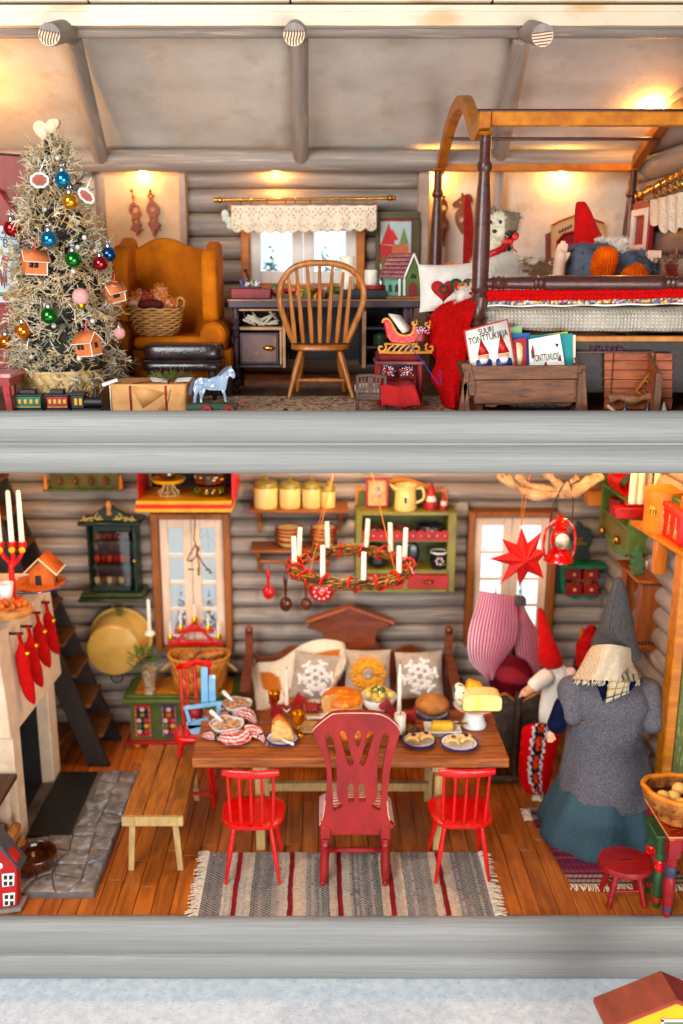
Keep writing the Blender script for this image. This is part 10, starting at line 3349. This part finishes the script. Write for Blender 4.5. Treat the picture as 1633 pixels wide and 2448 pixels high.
# cushioned stool with the sleigh on it
Ys=.62
q=pl(U4,Ys)
t=thing('cushioned_stool',(q(1270,1300)[0],.75,Z0),'dark stool with a round deep red velvet cushion carrying the toy sleigh','stool')
zc1,zc0=q(0,1162)[1],q(0,1212)[1]
xs0,xs1=q(1108,0)[0],q(1435,0)[0]
g=G();rb(g,xs0+.01,xs1-.02,Ys,Ys+.3,zc0,zc1);g.o('cushion',mat('wine_velvet',K(130,10,30),K(100,6,24),.8,8,bump=.2),t,sm=60)
g=G().box(xs0-.0,xs1,Ys-.01,Ys+.31,zc0-.022,zc0);g.o('seat_board',mat('pinkish_wood',K(150,92,84),K(116,60,60),.5,9),t,bev=.004)
for x in(xs0+.03,xs1-.03):
 for y in(Ys+.03,Ys+.27):
  g=G().turned((x,y,Z0),(x,y,zc0-.022),[(0,.016),(.4,.024),(1,.018)],10);g.o('leg',OXR,t)
Y2=.68
q=pl(U4,Y2)
dzs=zc1+.004-q(0,1150)[1]
def qs(x,y):return(q(x,y)[0],q(x,y)[1]+dzs)
t=thing('toy_sleigh',(qs(1260,1150)[0],.72,zc1),'red toy sleigh with gilded scroll runners standing on the red cushion','toy sleigh')
side=[(1140,950),(1160,948),(1185,975),(1215,1025),(1250,1045),(1290,1045),(1320,1030),(1335,980),(1345,1000),(1350,1050),(1330,1085),(1270,1092),(1190,1088),(1165,1060),(1155,1010)]
for y_ in(Y2-.05,Y2+.06):
 g=G().prism([qs(*p)for p in side],y_,y_+.012);g.o('side',RED,t,bev=.002)
g=G().tube([(qs(*p)[0],Y2-.05,qs(*p)[1])for p in crv([(1132,965),(1140,945),(1165,942),(1190,972),(1218,1024),(1252,1044),(1292,1044),(1318,1028),(1330,985),(1322,965)],3)],.008,6)
GW=mat('gilded_wood',K(214,160,84),K(186,130,60),.4,10,bump=.1)
g.o('gold_edge',GW,t)
g=G();rb(g,qs(1335,0)[0],qs(1432,0)[0],Y2-.05,Y2+.06,qs(0,1090)[1],qs(0,992)[1],e=.6);g.o('beaded_seat',OXR,t,sm=60)
g=G();rs=random.Random(3)
for k in range(50):
 x,y=rs.uniform(1345,1425),rs.uniform(992,1030);a=qs(x,y);g.col=rs.choice((k3(230,220,230),k3(200,60,80),k3(200,200,220)));g.ball((a[0],Y2-.05,a[1]),.0045,5,4)
g.o('beads',VCG,t,kind=ST)
for cx__,cy__ in((1325,965),(1408,970)):
 c_=qs(cx__,cy__);g=G().tube([(c_[0]+.022*(k/10)*cos(k*.65),Y2-.055,c_[1]+.022*(k/10)*sin(k*.65))for k in range(1,12)],.006,5);g.o('scroll',GW,t)
g=G()
for xa,s in((1125,1),(1345,-1),(1430,-1)):
 c_=qs(xa,1120);g.tube([(c_[0]+.036*(k/12)*cos(k*.6)*s,Y2-.05,c_[1]+.036*(k/12)*sin(k*.6))for k in range(1,13)],.0085,5)
g.tube([(qs(*p)[0],Y2-.05,qs(*p)[1])for p in((1110,1148),(1200,1150),(1300,1150),(1440,1148))],.009,5)
g.tube([(qs(*p)[0],Y2-.05,qs(*p)[1])for p in((1150,1095),(1250,1100),(1350,1095))],.007,5)
for k in range(5):
 c_=qs(1180+36*k,1122);g.tube([(c_[0]-.02,Y2-.05,c_[1]-.022),(c_[0],Y2-.05,c_[1]+.005),(c_[0]+.022,Y2-.05,c_[1]+.02)],.0065,5)
g.o('runner',GW,t,kind=ST)
g=G();M_a=[qs(1172,912),qs(1248,925),qs(1322,1020),qs(1260,1030)]
V=[Vector((M_a[0][0],Y2-.01,M_a[0][1])),Vector((M_a[1][0],Y2+.03,M_a[1][1])),Vector((M_a[2][0],Y2+.03,M_a[2][1])),Vector((M_a[3][0],Y2-.03,M_a[3][1]))]
g.add(V,[(0,1,2,3)]);tag(g.o('white_cloth',WCLOTH,thick=.014),'small white cloth draped in the red toy sleigh','cloth')
g=G().tube([(qs(*p)[0],Y2-.07-.02*k,qs(*p)[1])for k,p in enumerate(crv([(1300,1095),(1330,1150),(1375,1205),(1420,1280),(1450,1310),(1440,1220)],4))][:21],.0035,5)
tag(g.o('blue_string',mat('cord_blue',K(60,70,160))),'thin blue cord trailing from the toy sleigh','cord')
# red spindle chair with a light blue doll chair, left of the table
Yr2=1.62
q=pl(L1,Yr2)
t=thing('tall_red_chair',(q(1210,1720)[0],Yr2,0),'red spindle back child chair behind the bench with a light blue chair against it','chair')
g=G().tube([(q(*p)[0],Yr2+.02*sin(k),q(*p)[1])for k,p in enumerate(crv([(1112,1248),(1150,1228),(1220,1215),(1320,1212)],4))],.024,8);g.o('crest_rail',RED,t)
for a,b in(((1125,1250),(1155,1600)),((1168,1240),(1185,1620)),((1215,1230),(1238,1560)),((1300,1225),(1318,1320))):
 g=G();va,vb=q(*a),q(*b);g.cyl((va[0],Yr2,va[1]),(vb[0],Yr2-.06,vb[1]),.014,n=10);g.o('spindle',RED,t)
va,vb=q(1115,1610),q(1330,1680)
g=G();vs=P(L1(1215,1645),Yr2-.12);rb(g,vs.x-.16,vs.x+.16,Yr2-.28,Yr2-.0,vs.z-.02,vs.z+.02,e=.6);g.o('seat',RED,t,sm=60)
for sx in(-1,1):
 for sy in(-.22,-.05):
  g=G().cyl((vs.x+sx*.15,Yr2+sy,0),(vs.x+sx*.10,Yr2+sy,vs.z-.02),.016,n=10);g.o('leg',RED,t)
g=G().box(vs.x-.15,vs.x+.15,Yr2-.26,Yr2-.24,.14,.16);g.o('stretcher',RED,t)
LB=mat('light_blue_paint',K(146,192,220),K(124,172,204),.45,8,bump=.2,bscale=40,wear=K(214,222,220),wearw=(.62,.7))
Yl=1.42
q=pl(L1,Yl)
t=thing('blue_doll_chair',(q(1240,1700)[0],Yl,vs.z+.02),'light blue painted doll chair with arms leaning on the red chair','doll chair')
for pts,nm in((((1250,1262),(1290,1262),(1300,1490),(1252,1490)),'back_slat'),(((1300,1312),(1340,1312),(1345,1480),(1300,1480)),'back_slat'),(((1145,1490),(1385,1460),(1388,1480),(1148,1512)),'armrest'),(((1152,1512),(1172,1510),(1200,1590),(1178,1600)),'leg'),(((1160,1590),(1300,1560),(1310,1600),(1180,1635)),'seat'),(((1165,1600),(1210,1690),(1290,1660),(1300,1600)),'side'),(((1352,1480),(1380,1476),(1378,1600),(1352,1600)),'leg')):
 g=G();yy=Yl if nm!='back_slat' else Yl+.05;g.prism([q(*p)for p in pts],yy,yy+.03);g.o(nm,LB,t,bev=.004)
g=G();a=q(1212,1545);g.ball((a[0],Yl+.05,a[1]),(.05,.03,.045),14,10);g.col=(1,1,1);tag(g.o('small_red_bundle',REDM,sm=180),'small dark red bundle on the seat of the light blue doll chair','bundle')
